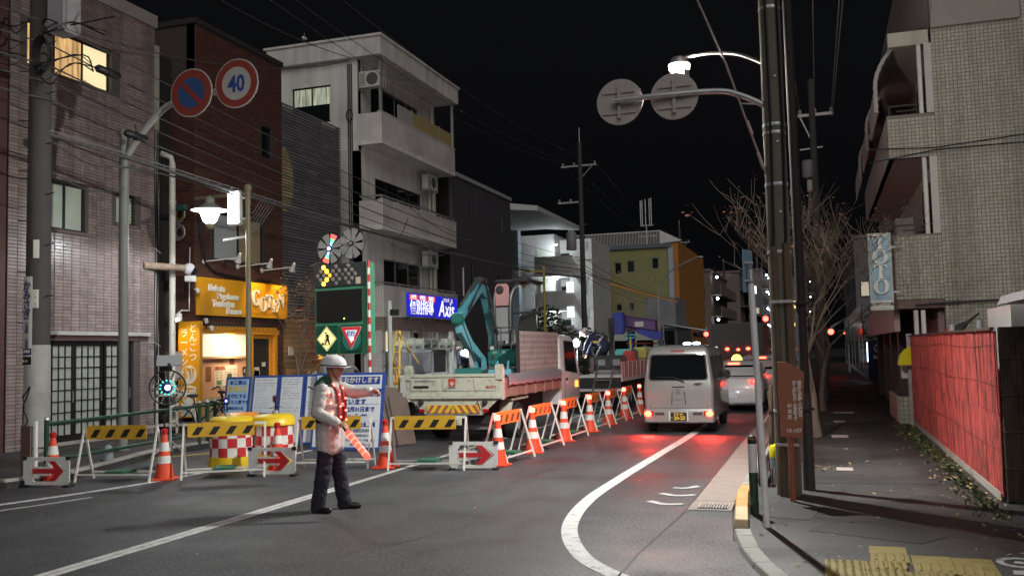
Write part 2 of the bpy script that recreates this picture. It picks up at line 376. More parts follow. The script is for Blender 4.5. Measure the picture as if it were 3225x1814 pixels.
line('stop_line',[(-6.3,45),(-1.2,45)],.4,'paint_white')
line('kerb_paint',spline([(-12.0,13.9),(-11.2,15.3),(-10.3,17)]),.12,'paint_yellow',z=.006)
bk=MB()
for cx,cy in((1.42,8.45),(2.05,8.62)):
 for r0,r1 in((.13,.19),(.0,.05)):
  ring0=[(cx+r1*math.cos(t*.3491)*.9,cy+r1*math.sin(t*.3491),.034)for t in range(18)];ring1=[(cx+r0*math.cos(t*.3491)*.9,cy+r0*math.sin(t*.3491),.034)for t in range(18)]
  bk.add(ring0+ring1,[(i,(i+1)%18,18+(i+1)%18,18+i)for i in range(18)])
bk.add([(1.30,8.02,.034),(1.75,8.05,.034),(1.75,8.17,.034),(1.32,8.16,.034)],[(0,1,2,3)])
bk.build('bicycle_mark','paint_worn',walk_r,fix=True)
def tactile(x,y,kind,rz):
 m=Matrix.Translation((x,y,.034))@Matrix.Rotation(rz,4,'Z')
 t=MB().box(0,.296,0,.296,-.002,.012)
 if kind=='bar':
  for i in range(4):t.prism([(.045+i*.07-.014,.012),(.045+i*.07+.014,.012),(.045+i*.07+.006,.021),(.045+i*.07-.006,.021)],(0,.012,0),X3,Z3,-.272)
 else:
  for i in range(5):
   for j in range(5):t.lathe([(.017,.012),(.012,.018),(.004,.0195)],(.03+i*.059,.03+j*.059,0),8)
 t.xf(m);o=t.build('tactile_tile','tactile',walk_r,fix=True);return o
for x,y in((-.05,7.92),(-.05,7.62),(.252,7.92),(.252,7.62),(.554,7.60),(-.05,7.32),(.252,7.32)):tactile(x,y,'dot',R(1))
for x,y in((.30,8.225),(.302,8.525),(.612,8.20),(.605,7.90),(.912,8.17),(.905,7.87)):tactile(x,y,'bar',R(-1.5))
random.seed(3)
lv=MB()
def leaf(x,y,z,s,tilt=.4):
 m=Matrix.Translation((x,y,z))@Matrix.Rotation(random.uniform(0,6.3),4,'Z')@Matrix.Rotation(random.uniform(-tilt,tilt),4,'X')@Matrix.Rotation(random.uniform(-tilt,tilt),4,'Y')
 q=[m@Vector(p)for p in((-.5*s,0,0),(-.1*s,-.3*s,.08*s),(.5*s,0,.02*s),(-.1*s,.3*s,.1*s),(-.1*s,0,0))]
 lv.add(q,[(0,1,4),(1,2,4),(2,3,4),(3,0,4)])
for i in range(420):
 d=abs(random.gauss(0,.22));y=random.uniform(8.6,24)
 leaf(1.78-d,y,.045+random.uniform(0,.03),random.uniform(.03,.075))
for i in range(230):leaf(random.uniform(-.7,1.7),random.uniform(7.2,26),.042,random.uniform(.025,.06))
for i in range(120):leaf(-.45+random.gauss(0,.3),14.2+random.gauss(0,.25)+random.choice((0,0,5.6,8)),.05,random.uniform(.03,.07))
for i in range(26):leaf(random.uniform(-9,-1.8),random.uniform(6.5,20),.012,random.uniform(.03,.055),.2)
lf_=lv.build('fallen_leaves',M('dry_leaf',(.36,.25,.12),.8,var=.4,island=.5))
tag(lf_,'dry fallen leaves scattered over the footway and road','leaves',kind='stuff')
wd=MB()
for i in range(700):
 y=random.uniform(10.4,21.5);x=1.70-abs(random.gauss(0,.13));z=.03;h=random.uniform(.02,.08)
 a=random.uniform(0,6.3);s=random.uniform(.008,.022);t=(x+random.uniform(-.06,.04),y+random.uniform(-.06,.06),z+h)
 wd.add([(x-s*math.cos(a),y-s*math.sin(a),z+h*.5),(x,y,z),(x+s*math.cos(a),y+s*math.sin(a),z+h*.55),t],[(0,1,3),(1,2,3)])
tag(wd.build('weeds',M('weed_green',(.05,.075,.025),.8,var=.4,island=.4)),'low green weeds along the foot of the reed screen','weeds',kind='stuff')
def brickmat(name,c1,c2,mortar,w,h,ms=.012,rough=.5,bump=.5,off=.5):
 if name in MATS:return MATS[name]
 m=bpy.data.materials.new(name);m.use_nodes=True;MATS[name]=m
 N=m.node_tree.nodes;L=m.node_tree.links;b=N['Principled BSDF'];b.inputs['Roughness'].default_value=rough
 tc=N.new('ShaderNodeTexCoord');sp=N.new('ShaderNodeSeparateXYZ');L.new(tc.outputs['Object'],sp.inputs[0])
 ad=N.new('ShaderNodeMath');L.new(sp.outputs[0],ad.inputs[0]);L.new(sp.outputs[1],ad.inputs[1])
 cb=N.new('ShaderNodeCombineXYZ');L.new(ad.outputs[0],cb.inputs[0]);L.new(sp.outputs[2],cb.inputs[1])
 t=N.new('ShaderNodeTexBrick');t.offset=off;t.inputs['Scale'].default_value=1;t.inputs['Brick Width'].default_value=w;t.inputs['Row Height'].default_value=h
 t.inputs['Mortar Size'].default_value=ms/2;t.inputs['Color1'].default_value=(*c1,1);t.inputs['Color2'].default_value=(*c2,1);t.inputs['Mortar'].default_value=(*mortar,1)
 L.new(cb.outputs[0],t.inputs['Vector'])
 n=N.new('ShaderNodeTexNoise');n.inputs['Scale'].default_value=.8;n.inputs['Detail'].default_value=8;L.new(tc.outputs['Object'],n.inputs['Vector'])
 r=N.new('ShaderNodeMapRange');r.inputs['From Min'].default_value=.3;r.inputs['From Max'].default_value=.7;r.inputs['To Min'].default_value=.72;r.inputs['To Max'].default_value=1.15;L.new(n.outputs['Fac'],r.inputs['Value'])
 s=N.new('ShaderNodeVectorMath');s.operation='SCALE';L.new(t.outputs['Color'],s.inputs[0]);L.new(r.outputs[0],s.inputs['Scale']);L.new(s.outputs[0],b.inputs['Base Color'])
 bp=N.new('ShaderNodeBump');bp.inputs['Strength'].default_value=bump;bp.inputs['Distance'].default_value=.006;bp.invert=True;L.new(t.outputs['Fac'],bp.inputs['Height']);L.new(bp.outputs[0],b.inputs['Normal'])
 return m
def wall(o,ax,ay,W,H,holes=(),t=.2):
 """wall sheet with openings (u0,u1,v0,v1), reveals t deep and outer returns"""
 o=Vector(o);ax=Vector(ax);ay=Vector(ay);n=ax.cross(ay);mb=MB()
 us=sorted({0,W,*[h[0]for h in holes],*[h[1]for h in holes]});vs=sorted({0,H,*[h[2]for h in holes],*[h[3]for h in holes]})
 us=[u for u in us if 0<=u<=W];vs=[v for v in vs if 0<=v<=H]
 P=lambda u,v,d=0:o+ax*u+ay*v-n*d
 for a,b in zip(us,us[1:]):
  for c,d in zip(vs,vs[1:]):
   if not any(a>=h[0]-1e-6 and b<=h[1]+1e-6 and c>=h[2]-1e-6 and d<=h[3]+1e-6 for h in holes):
    mb.add([P(a,c),P(b,c),P(b,d),P(a,d)],[(0,1,2,3)])
 for h0,h1,k0,k1 in[*holes]:
  for(a,b),(c,d)in(((h0,k0),(h1,k0)),((h1,k0),(h1,k1)),((h1,k1),(h0,k1)),((h0,k1),(h0,k0))):
   mb.add([P(a,b),P(c,d),P(c,d,t),P(a,b,t)],[(0,1,2,3)])
 for(a,b),(c,d)in(((0,0),(W,0)),((W,0),(W,H)),((W,H),(0,H)),((0,H),(0,0))):
  mb.add([P(a,b),P(a,b,t),P(c,d,t),P(c,d)],[(0,1,2,3)])
 return mb
def window(parent,o,ax,ay,u0,u1,v0,v1,n=2,fm='alu',gm='glass_dark',depth=.1,fw=.045,name='window',rows=1,mats=None,slide=True):
 """framed window set depth behind the wall plane: window > pane"""
 o=Vector(o);ax=Vector(ax);ay=Vector(ay);nz=ax.cross(ay);o=o-nz*depth
 fr=MB()
 def bar(a,b,c,d,t0=0.,t1=.05):
  p=[o+ax*u+ay*v for u,v in((a,c),(b,c),(b,d),(a,d))]
  q=[x+nz*t1 for x in p];p=[x+nz*t0 for x in p]
  fr.add(p+q,[(3,2,1,0),(4,5,6,7),(0,1,5,4),(1,2,6,5),(2,3,7,6),(3,0,4,7)])
 bar(u0,u1,v0,v0+fw);bar(u0,u1,v1-fw,v1);bar(u0,u0+fw,v0+fw,v1-fw);bar(u1-fw,u1,v0+fw,v1-fw)
 w=(u1-u0)/n
 for i in range(1,n):bar(u0+i*w-fw*.5,u0+i*w+fw*.5,v0+fw,v1-fw,.004,.046)
 h=(v1-v0)/rows
 for j in range(1,rows):bar(u0+fw,u1-fw,v0+j*h-fw*.4,v0+j*h+fw*.4,.006,.044)
 f=fr.build(name,fm,parent)
 for i in range(n):
  for j in range(rows):
   e=.012*(i%2)if slide else 0
   a,b=u0+i*w+(fw if i==0 else fw*.5),u0+(i+1)*w-(fw if i==n-1 else fw*.5)
   c,d=v0+j*h+(fw if j==0 else fw*.4),v0+(j+1)*h-(fw if j==rows-1 else fw*.4)
   p=[o+ax*u+ay*v+nz*(.014+e)for u,v in((a,c),(b,c),(b,d),(a,d))]
   MB().add(p,[(0,1,2,3)]).build('pane',(mats[(i+j*n)%len(mats)]if mats else gm),f)
 return f
M('alu',(.34,.35,.36),.4,.7,var=.08)
M('alu_dark',(.03,.03,.032),.4,.5,var=.1)
M('glass_dark',(.010,.012,.014),.06,var=.3,scale=.7,spec=.8)
M('glass_frost',(.44,.50,.42),.32,var=.22,scale=2.2,bump=.15,bscale=90)
M('curtain',(.62,.60,.53),.85,var=.1)
def litwin(name,col,s,fold=9.):
 """glowing curtained window: folds of cloth lit from inside"""
 if name in MATS:return MATS[name]
 m=bpy.data.materials.new(name);m.use_nodes=True;MATS[name]=m
 N=m.node_tree.nodes;L=m.node_tree.links;b=N['Principled BSDF'];b.inputs['Roughness'].default_value=.25
 tc=N.new('ShaderNodeTexCoord');mp=N.new('ShaderNodeMapping');mp.inputs['Scale'].default_value=(fold,fold,.9);L.new(tc.outputs['Object'],mp.inputs[0])
 n=N.new('ShaderNodeTexNoise');n.inputs['Scale'].default_value=1.4;n.inputs['Detail'].default_value=4;L.new(mp.outputs[0],n.inputs['Vector'])
 r=N.new('ShaderNodeValToRGB');r.color_ramp.elements[0].position=.32;r.color_ramp.elements[0].color=(*[c*.25 for c in col],1);r.color_ramp.elements[1].position=.68;r.color_ramp.elements[1].color=(*col,1)
 L.new(n.outputs['Fac'],r.inputs[0]);L.new(r.outputs[0],b.inputs['Emission Color']);b.inputs['Emission Strength'].default_value=s;b.inputs['Base Color'].default_value=(.05,.05,.05,1)
 return m
litwin('lit_warm',(1,.60,.24),.6);litwin('lit_pale',(.80,.85,.62),.38,14);litwin('lit_cool',(.75,.85,1),.9,5)
def aircon(parent,c,ax,name='air_conditioner'):
 """outdoor unit hung on a bracket: case, fan grille, fins, feet; ax = direction of the front's width; c = centre of front bottom edge"""
 c=Vector(c);ax=Vector(ax);n=ax.cross(Z3)
 def bx(u0,u1,d0,d1,z0,z1):
  p=[c+ax*u-n*d+Z3*z for z in(z0,z1)for u,d in((u0,d0),(u1,d0),(u1,d1),(u0,d1))]
  return MB().add(p,[(0,3,2,1),(4,5,6,7),(0,1,5,4),(1,2,6,5),(2,3,7,6),(3,0,4,7)])
 a=bx(-.39,.39,0,.29,.06,.62).build(name,M('ac_case',(.62,.62,.57),.5,dirt=.4,dscale=3),parent,fix=True)
 MB().lathe([(.22,0),(.22,.012),(.19,.02),(.05,.022)],c+ax*.1+Z3*.34,20,n).build('fan_grille',M('ac_fan',(.10,.10,.095),.6),a,fix=True)
 for i in range(9):bx(-.36,-.17,-.006,0,.12+i*.05,.14+i*.05).build('fin','ac_fan',a,fix=True)
 for s in(-.43,.43):
  fr=MB();fr.bar(c+ax*s+n*.02,c+ax*s-n*.4,.04,.04);fr.bar(c+ax*s+n*.02,c+ax*s+n*.02+Z3*.95,.035,.035);fr.bar(c+ax*s-n*.38,c+ax*s-n*.38+Z3*.95,.035,.035);fr.build('bracket','galv',a)
 return a
b0=thing('building','dark maroon wall of a building cut by the left edge','building',(-15,11,0))
MB().box(-22,-14.88,6,14.02,0,12).build('wall',M('maroon',(.075,.028,.026),.7,var=.2,dirt=.3),b0)
MB().box(-22.1,-14.80,5.9,14.05,12.0,12.25).build('parapet','concrete',b0)
MB().box(-14.88,-14.80,12.2,13.2,.1,2.2).build('door','alu_dark',b0)
tb=thing('tiled_building','mauve glossy tiled three storey house with dark lattice entrance','building',(-14.9,16.2,.1))
TX,TY0,TY1,TZ=-14.9,14.08,18.28,10.05
th=[(.95,3.52,0,2.14),(.95,2.02,4.44,5.44),(2.94,3.56,4.78,5.46),(.42,2.78,7.70,8.64)]
M('mortar_dark',(.09,.075,.07),.9,var=.2)
M('mauve_tile',(.31,.245,.235),.27,streak=.35,var=.12,scale=3,dirt=.4,dscale=.9,dcol=(.13,.10,.095),island=.16,bump=.06,bscale=25)
wl=wall((TX,TY0,.1),Y3,Z3,TY1-TY0,TZ-.1,th,.22).build('wall','mortar_dark',tb)
MB().box(-22,TX-.22,TY0,TY1,.1,TZ-.05).build('core',M('dark_room',(.02,.018,.018),.9),tb)
pieces(wl,'tile',wallgrid((TX,TY0,.1),Y3,Z3,TY1-TY0,9.7,.2335,.0694,.011,.008,[(a-.03,b+.03,c-.02,d+.03)for a,b,c,d in th]),'mauve_tile',None,300,'tile_field')
MB().box(TX-.3,TX+.05,TY0,TY1+.05,TZ-.3,TZ).build('parapet_cap',M('cap_grey',(.30,.28,.27),.7,dirt=.3),tb)
O=(TX,TY0,.1)
window(tb,O,Y3,Z3,.95,2.02,4.44,5.44,2,'alu_dark','glass_frost',.10,.05)
window(tb,O,Y3,Z3,2.94,3.56,4.78,5.46,1,'alu_dark','glass_frost',.10,.04)
lw=[w for w in tb.children if w.name.startswith('window')][-1]
for i in range(8):MB().box(TX-.10,TX-.055,TY0+2.98,TY0+3.52,4.96+i*.075,4.975+i*.075).build('louvre','glass_frost',lw)
for(a,b,c,d)in(th[1],th[2]):
 MB().box(TX-.05,TX+.05,TY0+a-.04,TY0+b+.06,.1+c-.06,.1+c-.004).build('sill',M('sill_brown',(.16,.12,.10),.6),tb)
window(tb,O,Y3,Z3,.42,2.78,7.70,8.64,3,'alu_dark','lit_warm',.14,.045)
cu=MB()
for i in range(26):
 y=TY0+1.95+i*.03;cu.box(TX-.128,TX-.122+.012*(i%2),y,y+.028,7.85+max(0,.5-i*.03)*.2,8.70)
cu.build('curtain',E('curtain_lit',(1,.80,.48),.5,(.5,.45,.3)),tb)
MB().box(TX-.04,TX+.10,TY0+1.0,TY0+3.98,2.36,2.44).build('door_head',M('head_grey',(.42,.40,.38),.5,dirt=.2),tb)
MB().box(TX-.02,TX+.03,TY0+.95,TY0+3.98,2.25,2.36).build('lintel',M('maroon_dark',(.10,.055,.055),.7),tb)
MB().box(TX-.10,TX+.03,TY0+.95,TY0+3.52,.10,.16).build('door_sill','concrete',tb)
for k in range(3):
 y0=TY0+.97+k*.85;y1=y0+.84;dx=TX-.10-.03*(k%2)
 fr=MB();fr.box(dx,dx+.04,y0,y0+.07,.17,2.22);fr.box(dx,dx+.04,y1-.07,y1,.17,2.22);fr.box(dx,dx+.04,y0+.07,y1-.07,.17,.30);fr.box(dx,dx+.04,y0+.07,y1-.07,2.14,2.22)
 for i in range(1,4):fr.box(dx+.002,dx+.034,y0+.07+i*.175-.01,y0+.07+i*.175+.01,.30,2.14)
 for j in range(1,8):fr.box(dx+.004,dx+.032,y0+.07,y1-.07,.30+j*.23-.01,.30+j*.23+.01)
 d=fr.build('lattice_door',M('lattice_black',(.012,.011,.011),.4),tb)
 for i in range(4):
  for j in range(8):
   MB().add([(dx+.012,y0+.07+i*.175,.30+j*.23),(dx+.012,y0+.07+(i+1)*.175,.30+j*.23),(dx+.012,y0+.07+(i+1)*.175,.53+j*.23),(dx+.012,y0+.07+i*.175,.53+j*.23)],[(0,1,2,3)]).build('pane',M('pane_frost',(.34,.36,.34),.45,var=.2,scale=1.5),d)
 MB().box(dx+.04,dx+.06,y1-.06,y1-.03,.95,1.2).build('handle','steel',d)
MB().box(-19,TX-.10,TY1+.01,TY1+.30,.1,9.4).build('side_wall',M('pale_wall',(.42,.40,.36),.8,var=.15,dirt=.5,dscale=1.2),tb)
for k,y in enumerate((18.40,18.47,18.52)):
 MB().tube([(TX-.07,y+.02*math.sin(z*1.7+k),z)for z in[i*.5+.3 for i in range(15)]],.012,5).build('cable','black',tb)
for z in(2.2,4.4,6.5):MB().tube([(TX,18.1,z),(TX+.12,18.15,z+.02),(TX+.13,18.35,z-.08)],.012,5).build('cable_hook','galv',tb)
pp=thing('drain_pipe','white drain pipe standing in the gap beside the brick shop','pipe',(-14.95,19.0,.1))
MB().cyl((-14.95,19.0,.1),(-14.95,19.0,6.6),.075,n=14).build('pipe',M('pipe_white',(.68,.66,.60),.5,dirt=.2),pp,smooth=40)
for z in(1.1,2.4,4.0,5.6):MB().lathe([(.08,0),(.085,.01),(.085,.06),(.08,.07)],(-14.95,19.0,z),14).build('pipe_joint','pipe_white',pp,smooth=40)
MB().tube([(-14.95,19.0,6.6),(-14.97,18.98,6.75),(-15.2,18.9,6.85)],.07,10).build('elbow','pipe_white',pp,smooth=40)
bx_=thing('meter_box','grey meter box low on the wall beside the drain pipe','box',(-15.1,19.25,.9))
MB().box(-15.25,-14.98,19.1,19.4,1.3,2.0).build('case',M('box_pink',(.38,.32,.30),.6,dirt=.3),bx_,bevel=.01);MB().box(-14.98,-14.975,19.14,19.36,1.36,1.94).build('lid','box_pink',bx_)
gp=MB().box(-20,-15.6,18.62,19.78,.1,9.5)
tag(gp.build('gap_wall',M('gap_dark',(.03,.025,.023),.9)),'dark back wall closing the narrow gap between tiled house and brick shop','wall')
MB_=MB()
rk=thing('storage_rack','pale slatted rack standing in the gap beside the tiled house','rack',(-14.5,18.7,.1))
for z in(.25,.6,.95):MB().box(-14.9,-14.3,18.35,19.05,z,z+.05).build('shelf',M('rack_pale',(.55,.52,.46),.7),rk)
for x,y in((-14.88,18.37),(-14.32,18.37),(-14.88,19.03),(-14.32,19.03)):MB().box(x-.02,x+.02,y-.02,y+.02,.1,1.15).build('leg','rack_pale',rk)
rb=thing('brick_shop','dark red brick ramen shop with orange shopfront','shop',(-14.9,21.8,.1))
BX,BY0,BY1,BZ=-14.9,19.8,23.85,10.4
M('brick_mortar',(.06,.045,.04),.9,var=.2)
M('brick_red',(.105,.042,.031),.55,var=.2,scale=5,island=.16,bump=.15,bscale=40,dirt=.2,dscale=.9)
bh=[(.10,3.72,0,2.52),(.80,3.06,4.27,5.55),(3.0,3.5,7.4,8.3)]
wf=wall((BX,BY0,.1),Y3,Z3,BY1-BY0,BZ-.1,bh,.25).build('wall','brick_mortar',rb)
wallL=MB().add([(-17.5,BY0,.1),(BX,BY0,.1),(BX,BY0,BZ),(-17.5,BY0,BZ)],[(0,1,2,3)]).build('side_wall','brick_mortar',rb)
pieces(wf,'brick',wallgrid((BX,BY0,.1),Y3,Z3,BY1-BY0,BZ-.15,.223,.0745,.012,.011,[(a-.05,b+.05,c,d+.05)for a,b,c,d in bh]+[(0,4.1,2.78,3.80)],True),'brick_red',None,260,'brick_field')
pieces(wallL,'brick',wallgrid((-16.6,BY0,.1),X3,Z3,1.7+.011,8,.223,.0745,.012,.011,(),True),'brick_red',None,260,'brick_field')
MB().box(-22,BX-.7,BY0+.02,BY1,.1,BZ-.05).build('core','dark_room',rb)
MB().box(-22.1,BX+.06,BY0-.05,BY1+.02,BZ-.02,BZ+.12).build('parapet_cap','gap_dark',rb)
window(rb,(BX,BY0,.1),Y3,Z3,.80,3.06,4.27,5.55,2,'alu_dark',None,.10,.05,mats=[M('blind_pale',(.42,.45,.45),.6,var=.1,scale=2),M('curtain_tan',(.34,.26,.17),.8,var=.15)])
wn=[w for w in rb.children if w.name.startswith('window')][-1]
MB().box(BX-.09,BX-.082,BY0+2.1,BY0+2.95,4.32,4.36+.1).build('glass_edge','alu',wn)
for i in range(3):MB().box(BX-.088,BX-.08,BY0+2.72+i*.1,BY0+2.745+i*.1,4.42,5.6).build('sash','alu',wn)
window(rb,(BX,BY0,.1),Y3,Z3,3.0,3.5,7.4,8.3,1,'alu_dark','glass_dark',.1)
def sign_orange():
 M('sign_orange',(.72,.33,.012),.35,var=.05)
 s=MB().box(BX+.014,BX+.16,BY0+.01,BY1-.01,2.90,3.86).build('sign_board','sign_orange',rb,bevel=.006)
 M('letter_white',(.85,.82,.74),.4,var=.03)
 o=BX+.16
 for s_,y,z,sz in(('𝐇𝐚𝐤𝐚𝐭𝐚',20.45,3.60,.25),('𝐍𝐚𝐠𝐚𝐡𝐚𝐦𝐚',20.95,3.41,.23),('𝐓𝐨𝐧𝐤𝐨𝐭𝐬𝐮',20.75,3.215,.27),('𝐑𝐚𝐦𝐞𝐧',21.2,3.03,.25)):
  text(s_,sz,'letter_white',s,(o,y,z),Y3,Z3,ext=.012,sp=.86,lift=.014)
 for ch,y,z,sz in(('𝐆',22.20,3.42,.60),('𝐎',22.58,3.26,.58),('𝐓',22.88,3.36,.52),('𝐄',23.16,3.24,.52),('𝐍',23.46,3.38,.56)):
  text(ch,sz,'letter_white',s,(o,y,z),Y3,Z3,ext=.018,sx=.88,lift=.02)
 fr=MB()
 for a,b in(((22.0,3.0),(23.7,3.0)),((22.0,3.0),(22.0,3.75))):fr.bar((o+.002,*a),(o+.002,*b),.006,.006)
 fr.build('sign_line',M('sign_line',(.5,.2,.01),.5),s)
sign_orange()
for k,(y0,y1)in enumerate(((20.15,21.45),(21.6,22.7),(22.75,23.75))):
 z=4.28-.02*k;sp=MB()
 a=MB().tube([(BX+.02,y0,z),(BX+.75,y0+.45,z+.10)],.018,6).build('lamp_arm','white_paint_metal',rb)
 MB().lathe([(.07,0),(.07,.03),(.03,.05)],(BX,y0,z),12,(1,0,0)).build('mount','white_paint_metal',a)
 hd=Vector((BX+.75,y0+.45,z+.10));dr=(Vector((BX+.16,y0+.75,3.25))-hd).normalized()
 MB().lathe([(.03,-.12),(.045,-.08),(.05,0),(.085,.10),(.085,.13)],hd,14,dr,cap=False).build('lamp_shade','white_paint_metal',a,smooth=40)
 MB().lathe([(.078,.10),(.01,.125)],hd,14,dr).build('bulb',E('bulb_warm',(1,.72,.35),12),a)
 if k!=0:lamp('sign_lamp','SPOT',hd+dr*.14,46,(1,.68,.28),rb,.04,95,hd+dr,.8)
for k in range(3):
 MB().tube(spline([(BX+.03,19.95+.05*k,5.9-.1*k),(BX+.05,19.98+.05*k,4.8),(BX+.06,20.3+.06*k,4.12-.03*k),(BX+.06,21.8,3.98-.03*k),(BX+.06,23.2,3.98-.03*k),(BX+.06,23.8,3.85-.04*k)],5),.014,5).build('cable','black',rb)
vb=thing('vertical_sign','tall orange vertical shop board with white round characters','sign',(-15.1,19.72,.3))
MB().box(-15.26,-14.62,19.62,19.74,.36,2.74).build('board','sign_orange',vb,bevel=.006)
M('disc_cream',(.80,.76,.66),.5,var=.03)
o_=19.62
for z,ch in((1.42,'御'),(.93,'天')):
 MB().lathe([(.23,0),(.23,.008)],(-14.94,o_,z),28,(0,-1,0)).build('disc','disc_cream',vb)
 text(ch,.34,'sign_orange',vb,(-14.94,o_-.008,z),X3,Z3,bold=.008)
vtext('とんこつ',.24,'letter_white',vb,(-14.82,o_,2.2),X3,Z3,bold=.004)
vtext('ラーメン',.24,'letter_white',vb,(-15.08,o_,2.08),X3,Z3,bold=.004)
MB().box(-15.17,-14.72,o_-.006,o_,.40,.72).build('notice',M('paper',(.66,.64,.60),.7,var=.06),vb)
for i in range(6):MB().box(-15.14,-14.76-random.uniform(0,.12),o_-.009,o_-.006,.44+i*.04,.448+i*.04).build('print',M('print_grey',(.25,.24,.24),.8),vb)
sl=thing('spot_lamp','white cylindrical spot lamp above the tall vertical shop board','lamp',(-15.15,19.4,2.9))
MB().lathe([(.07,0),(.08,.01),(.08,.20),(.0,.21)],(-15.05,19.36,2.92),16,(.25,-.2,-.9),cap=False).build('housing','white_paint_metal',sl,smooth=40,fix=True)
MB().tube([(-15.05,19.36,2.95),(-15.1,19.55,3.02),(-15.1,19.78,3.02)],.02,6).build('arm','white_paint_metal',sl)
MB().tube([(-14.98,19.68,3.0),(-14.97,19.70,4.6)],.012,5).build('conduit','white_paint_metal',sl)
lamp('board_lamp','SPOT',(-15.02,19.20,2.80),42,(1,.72,.34),sl,.05,75,(-14.94,19.7,2.25),.7)
dc=thing('dome_camera','round dome camera on a rusty arm beside the brick shop','camera',(-14.2,18.9,3.9))
MB().cyl((TX,17.9,4.0),(-14.55,18.9,4.0),.085,n=12).build('arm',M('rusty',(.26,.20,.15),.8,var=.4,dirt=.7,dcol=(.20,.08,.03),dscale=6),dc,smooth=40)
MB().ball((-14.5,19.06,3.98),.15,18,12).build('dome',M('dome_grey',(.45,.45,.47),.2),dc,smooth=60)
MB().ball((-14.45,19.10,3.94),.125,14,10).build('lens','glass_dark',dc,smooth=60)
MB().box(-14.6,-14.4,19.0,19.2,3.68,3.82).build('base','white_paint_metal',dc,bevel=.01)
for i,(y,z)in enumerate(((19.78,3.55),(20.12,2.80),(20.35,2.62))):
 c=thing('security_camera',['small white camera on the brick corner below the dome','small white camera under the left end of the orange sign','white camera hanging by the shopfront opening'][i],'camera',(BX+.1,y,z))
 MB().cyl((BX,y,z),(BX+.12,y,z),.02,n=8).build('mount','white_paint_metal',c);MB().lathe([(.04,0),(.05,.02),(.05,.14),(.02,.15)],(BX+.12,y-.04,z),12,(.5,-.5,-.5)).build('body','white_paint_metal',c,smooth=40)
for k,(z,y)in enumerate(((5.45,19.7),(5.0,19.72))):
 cc=thing('cable_coil',['tangled green and yellow cable coil high on the brick corner','small coil of pale cable below the green one'][k],'cable',(-15.25,19.66,z))
 for j in range(4):
  rr=.12+.03*j;MB().tube([(-15.3+rr*math.cos(t*.5+j),19.72-.02*j,z+rr*math.sin(t*.5+j))for t in range(13)],.014,5).build('loop',M('cable_yg',(.35,.33,.06),.6)if(k==0 and j<2)else 'galv',cc)
 if k==0:MB().box(-15.35,-15.05,19.6,19.74,z+.08,z+.24).build('closure',M('closure_green',(.04,.12,.10),.5),cc,bevel=.03)
SY0,SY1=BY0+.10,BY0+3.72
M('shop_orange',(.62,.27,.02),.4,var=.08)
MB().box(BX-.20,BX+.02,SY0+.02,SY1+.10,2.44,2.58).build('shopfront_head','shop_orange',rb)
for i in range(26):MB().box(BX+.02,BX+.05,SY0+.06+i*.137,SY0+.13+i*.137,2.56,2.64).build('fringe_tooth','shop_orange',rb)
for y in(SY0+.02,SY0+2.30,SY1-.12):MB().box(BX-.20,BX+.02,y,y+.12,.1,2.44).build('shopfront_post','shop_orange',rb)
M('counter_peach',(.62,.33,.18),.6,var=.08,scale=2)
MB().box(BX-.18,BX-.10,SY0+.14,SY0+2.30,.1,.82).build('dado',M('dado_tan',(.42,.33,.22),.6),rb)
MB().box(BX-.19,BX-.12,SY0+.14,SY0+2.30,.82,1.85).build('panel','counter_peach',rb)
MB().box(BX-.20,BX-.14,SY0+.14,SY0+2.30,1.85,2.44).build('transom',E('transom_lit',(1,.86,.66),.36,(.6,.5,.4)),rb)
MB().box(BX-.13,BX-.05,SY0+.12,SY0+2.32,1.80,1.86).build('rail','counter_peach',rb)
def poster(y0,y1,z0,z1,m,nm='poster',dx=0,x=BX-.12):return MB().box(x+dx,x+dx+.006,y0,y1,z0,z1).build(nm,m,rb)
pm=poster(20.75,21.75,1.02,1.62,M('poster_cream',(.70,.62,.46),.6,var=.08))
for i in range(5):
 for j in range(7):MB().box(BX-.112,BX-.110,20.82+i*.19,20.82+i*.19+random.uniform(.05,.14),1.08+j*.07,1.095+j*.07).build('menu_line',M('menu_ink',(.28,.14,.08),.7),pm)
for y,z,m in((20.78,1.50,(.35,.08,.04)),(21.0,1.5,(.45,.10,.05)),(20.85,1.12,(.10,.25,.08)),(21.3,1.3,(.06,.08,.04))):MB().box(BX-.111,BX-.109,y,y+.2,z,z+.10).build('menu_photo',M('mp%d'%int(m[0]*100),m,.6),pm)
poster(20.40,20.62,1.22,1.60,M('poster_brown',(.22,.08,.03),.6));poster(21.42,21.62,1.64,1.84,M('poster_meat',(.20,.04,.03),.6))
for y,z,w,h in((22.35,.95,.42,.5),(22.5,1.2,.25,.34),(21.9,1.0,.2,.35)):poster(y,y+w,z,z+h,M('poster_white',(.68,.64,.55),.6,var=.05),dx=.03)
ob=MB().box(BX-.08,BX-.05,21.95,22.35,1.32,1.56).build('open_board',M('board_black',(.02,.018,.016),.6),rb)
text('OPEN',.15,'letter_white',ob,(BX-.05,22.15,1.44),Y3,Z3,bold=.003)
dd=window(rb,(BX,BY0,.1),Y3,Z3,2.44,3.58,.02,2.33,1,'shop_orange',M('door_glass',(.04,.035,.03),.08),.12,.10,name='door')
MB().box(BX-.06,BX-.03,22.40,22.43,.9,1.4).build('handle','steel',dd)
for y,z,w,h in((22.55,1.2,.22,.22),(22.6,.7,.3,.45),(22.9,1.55,.18,.12)):MB().box(BX-.099,BX-.096,y,y+w,z,z+h).build('door_notice','poster_white',dd)
lamp('shop_lamp','AREA',(BX+.25,21.3,2.42),24,(1,.76,.48),rb,.5,aim=(BX-.1,21.3,.8))
nb=thing('wall_notices','wooden tag and papers hung on the plank wall by the shop door','notice',(BX+.03,24.2,1))
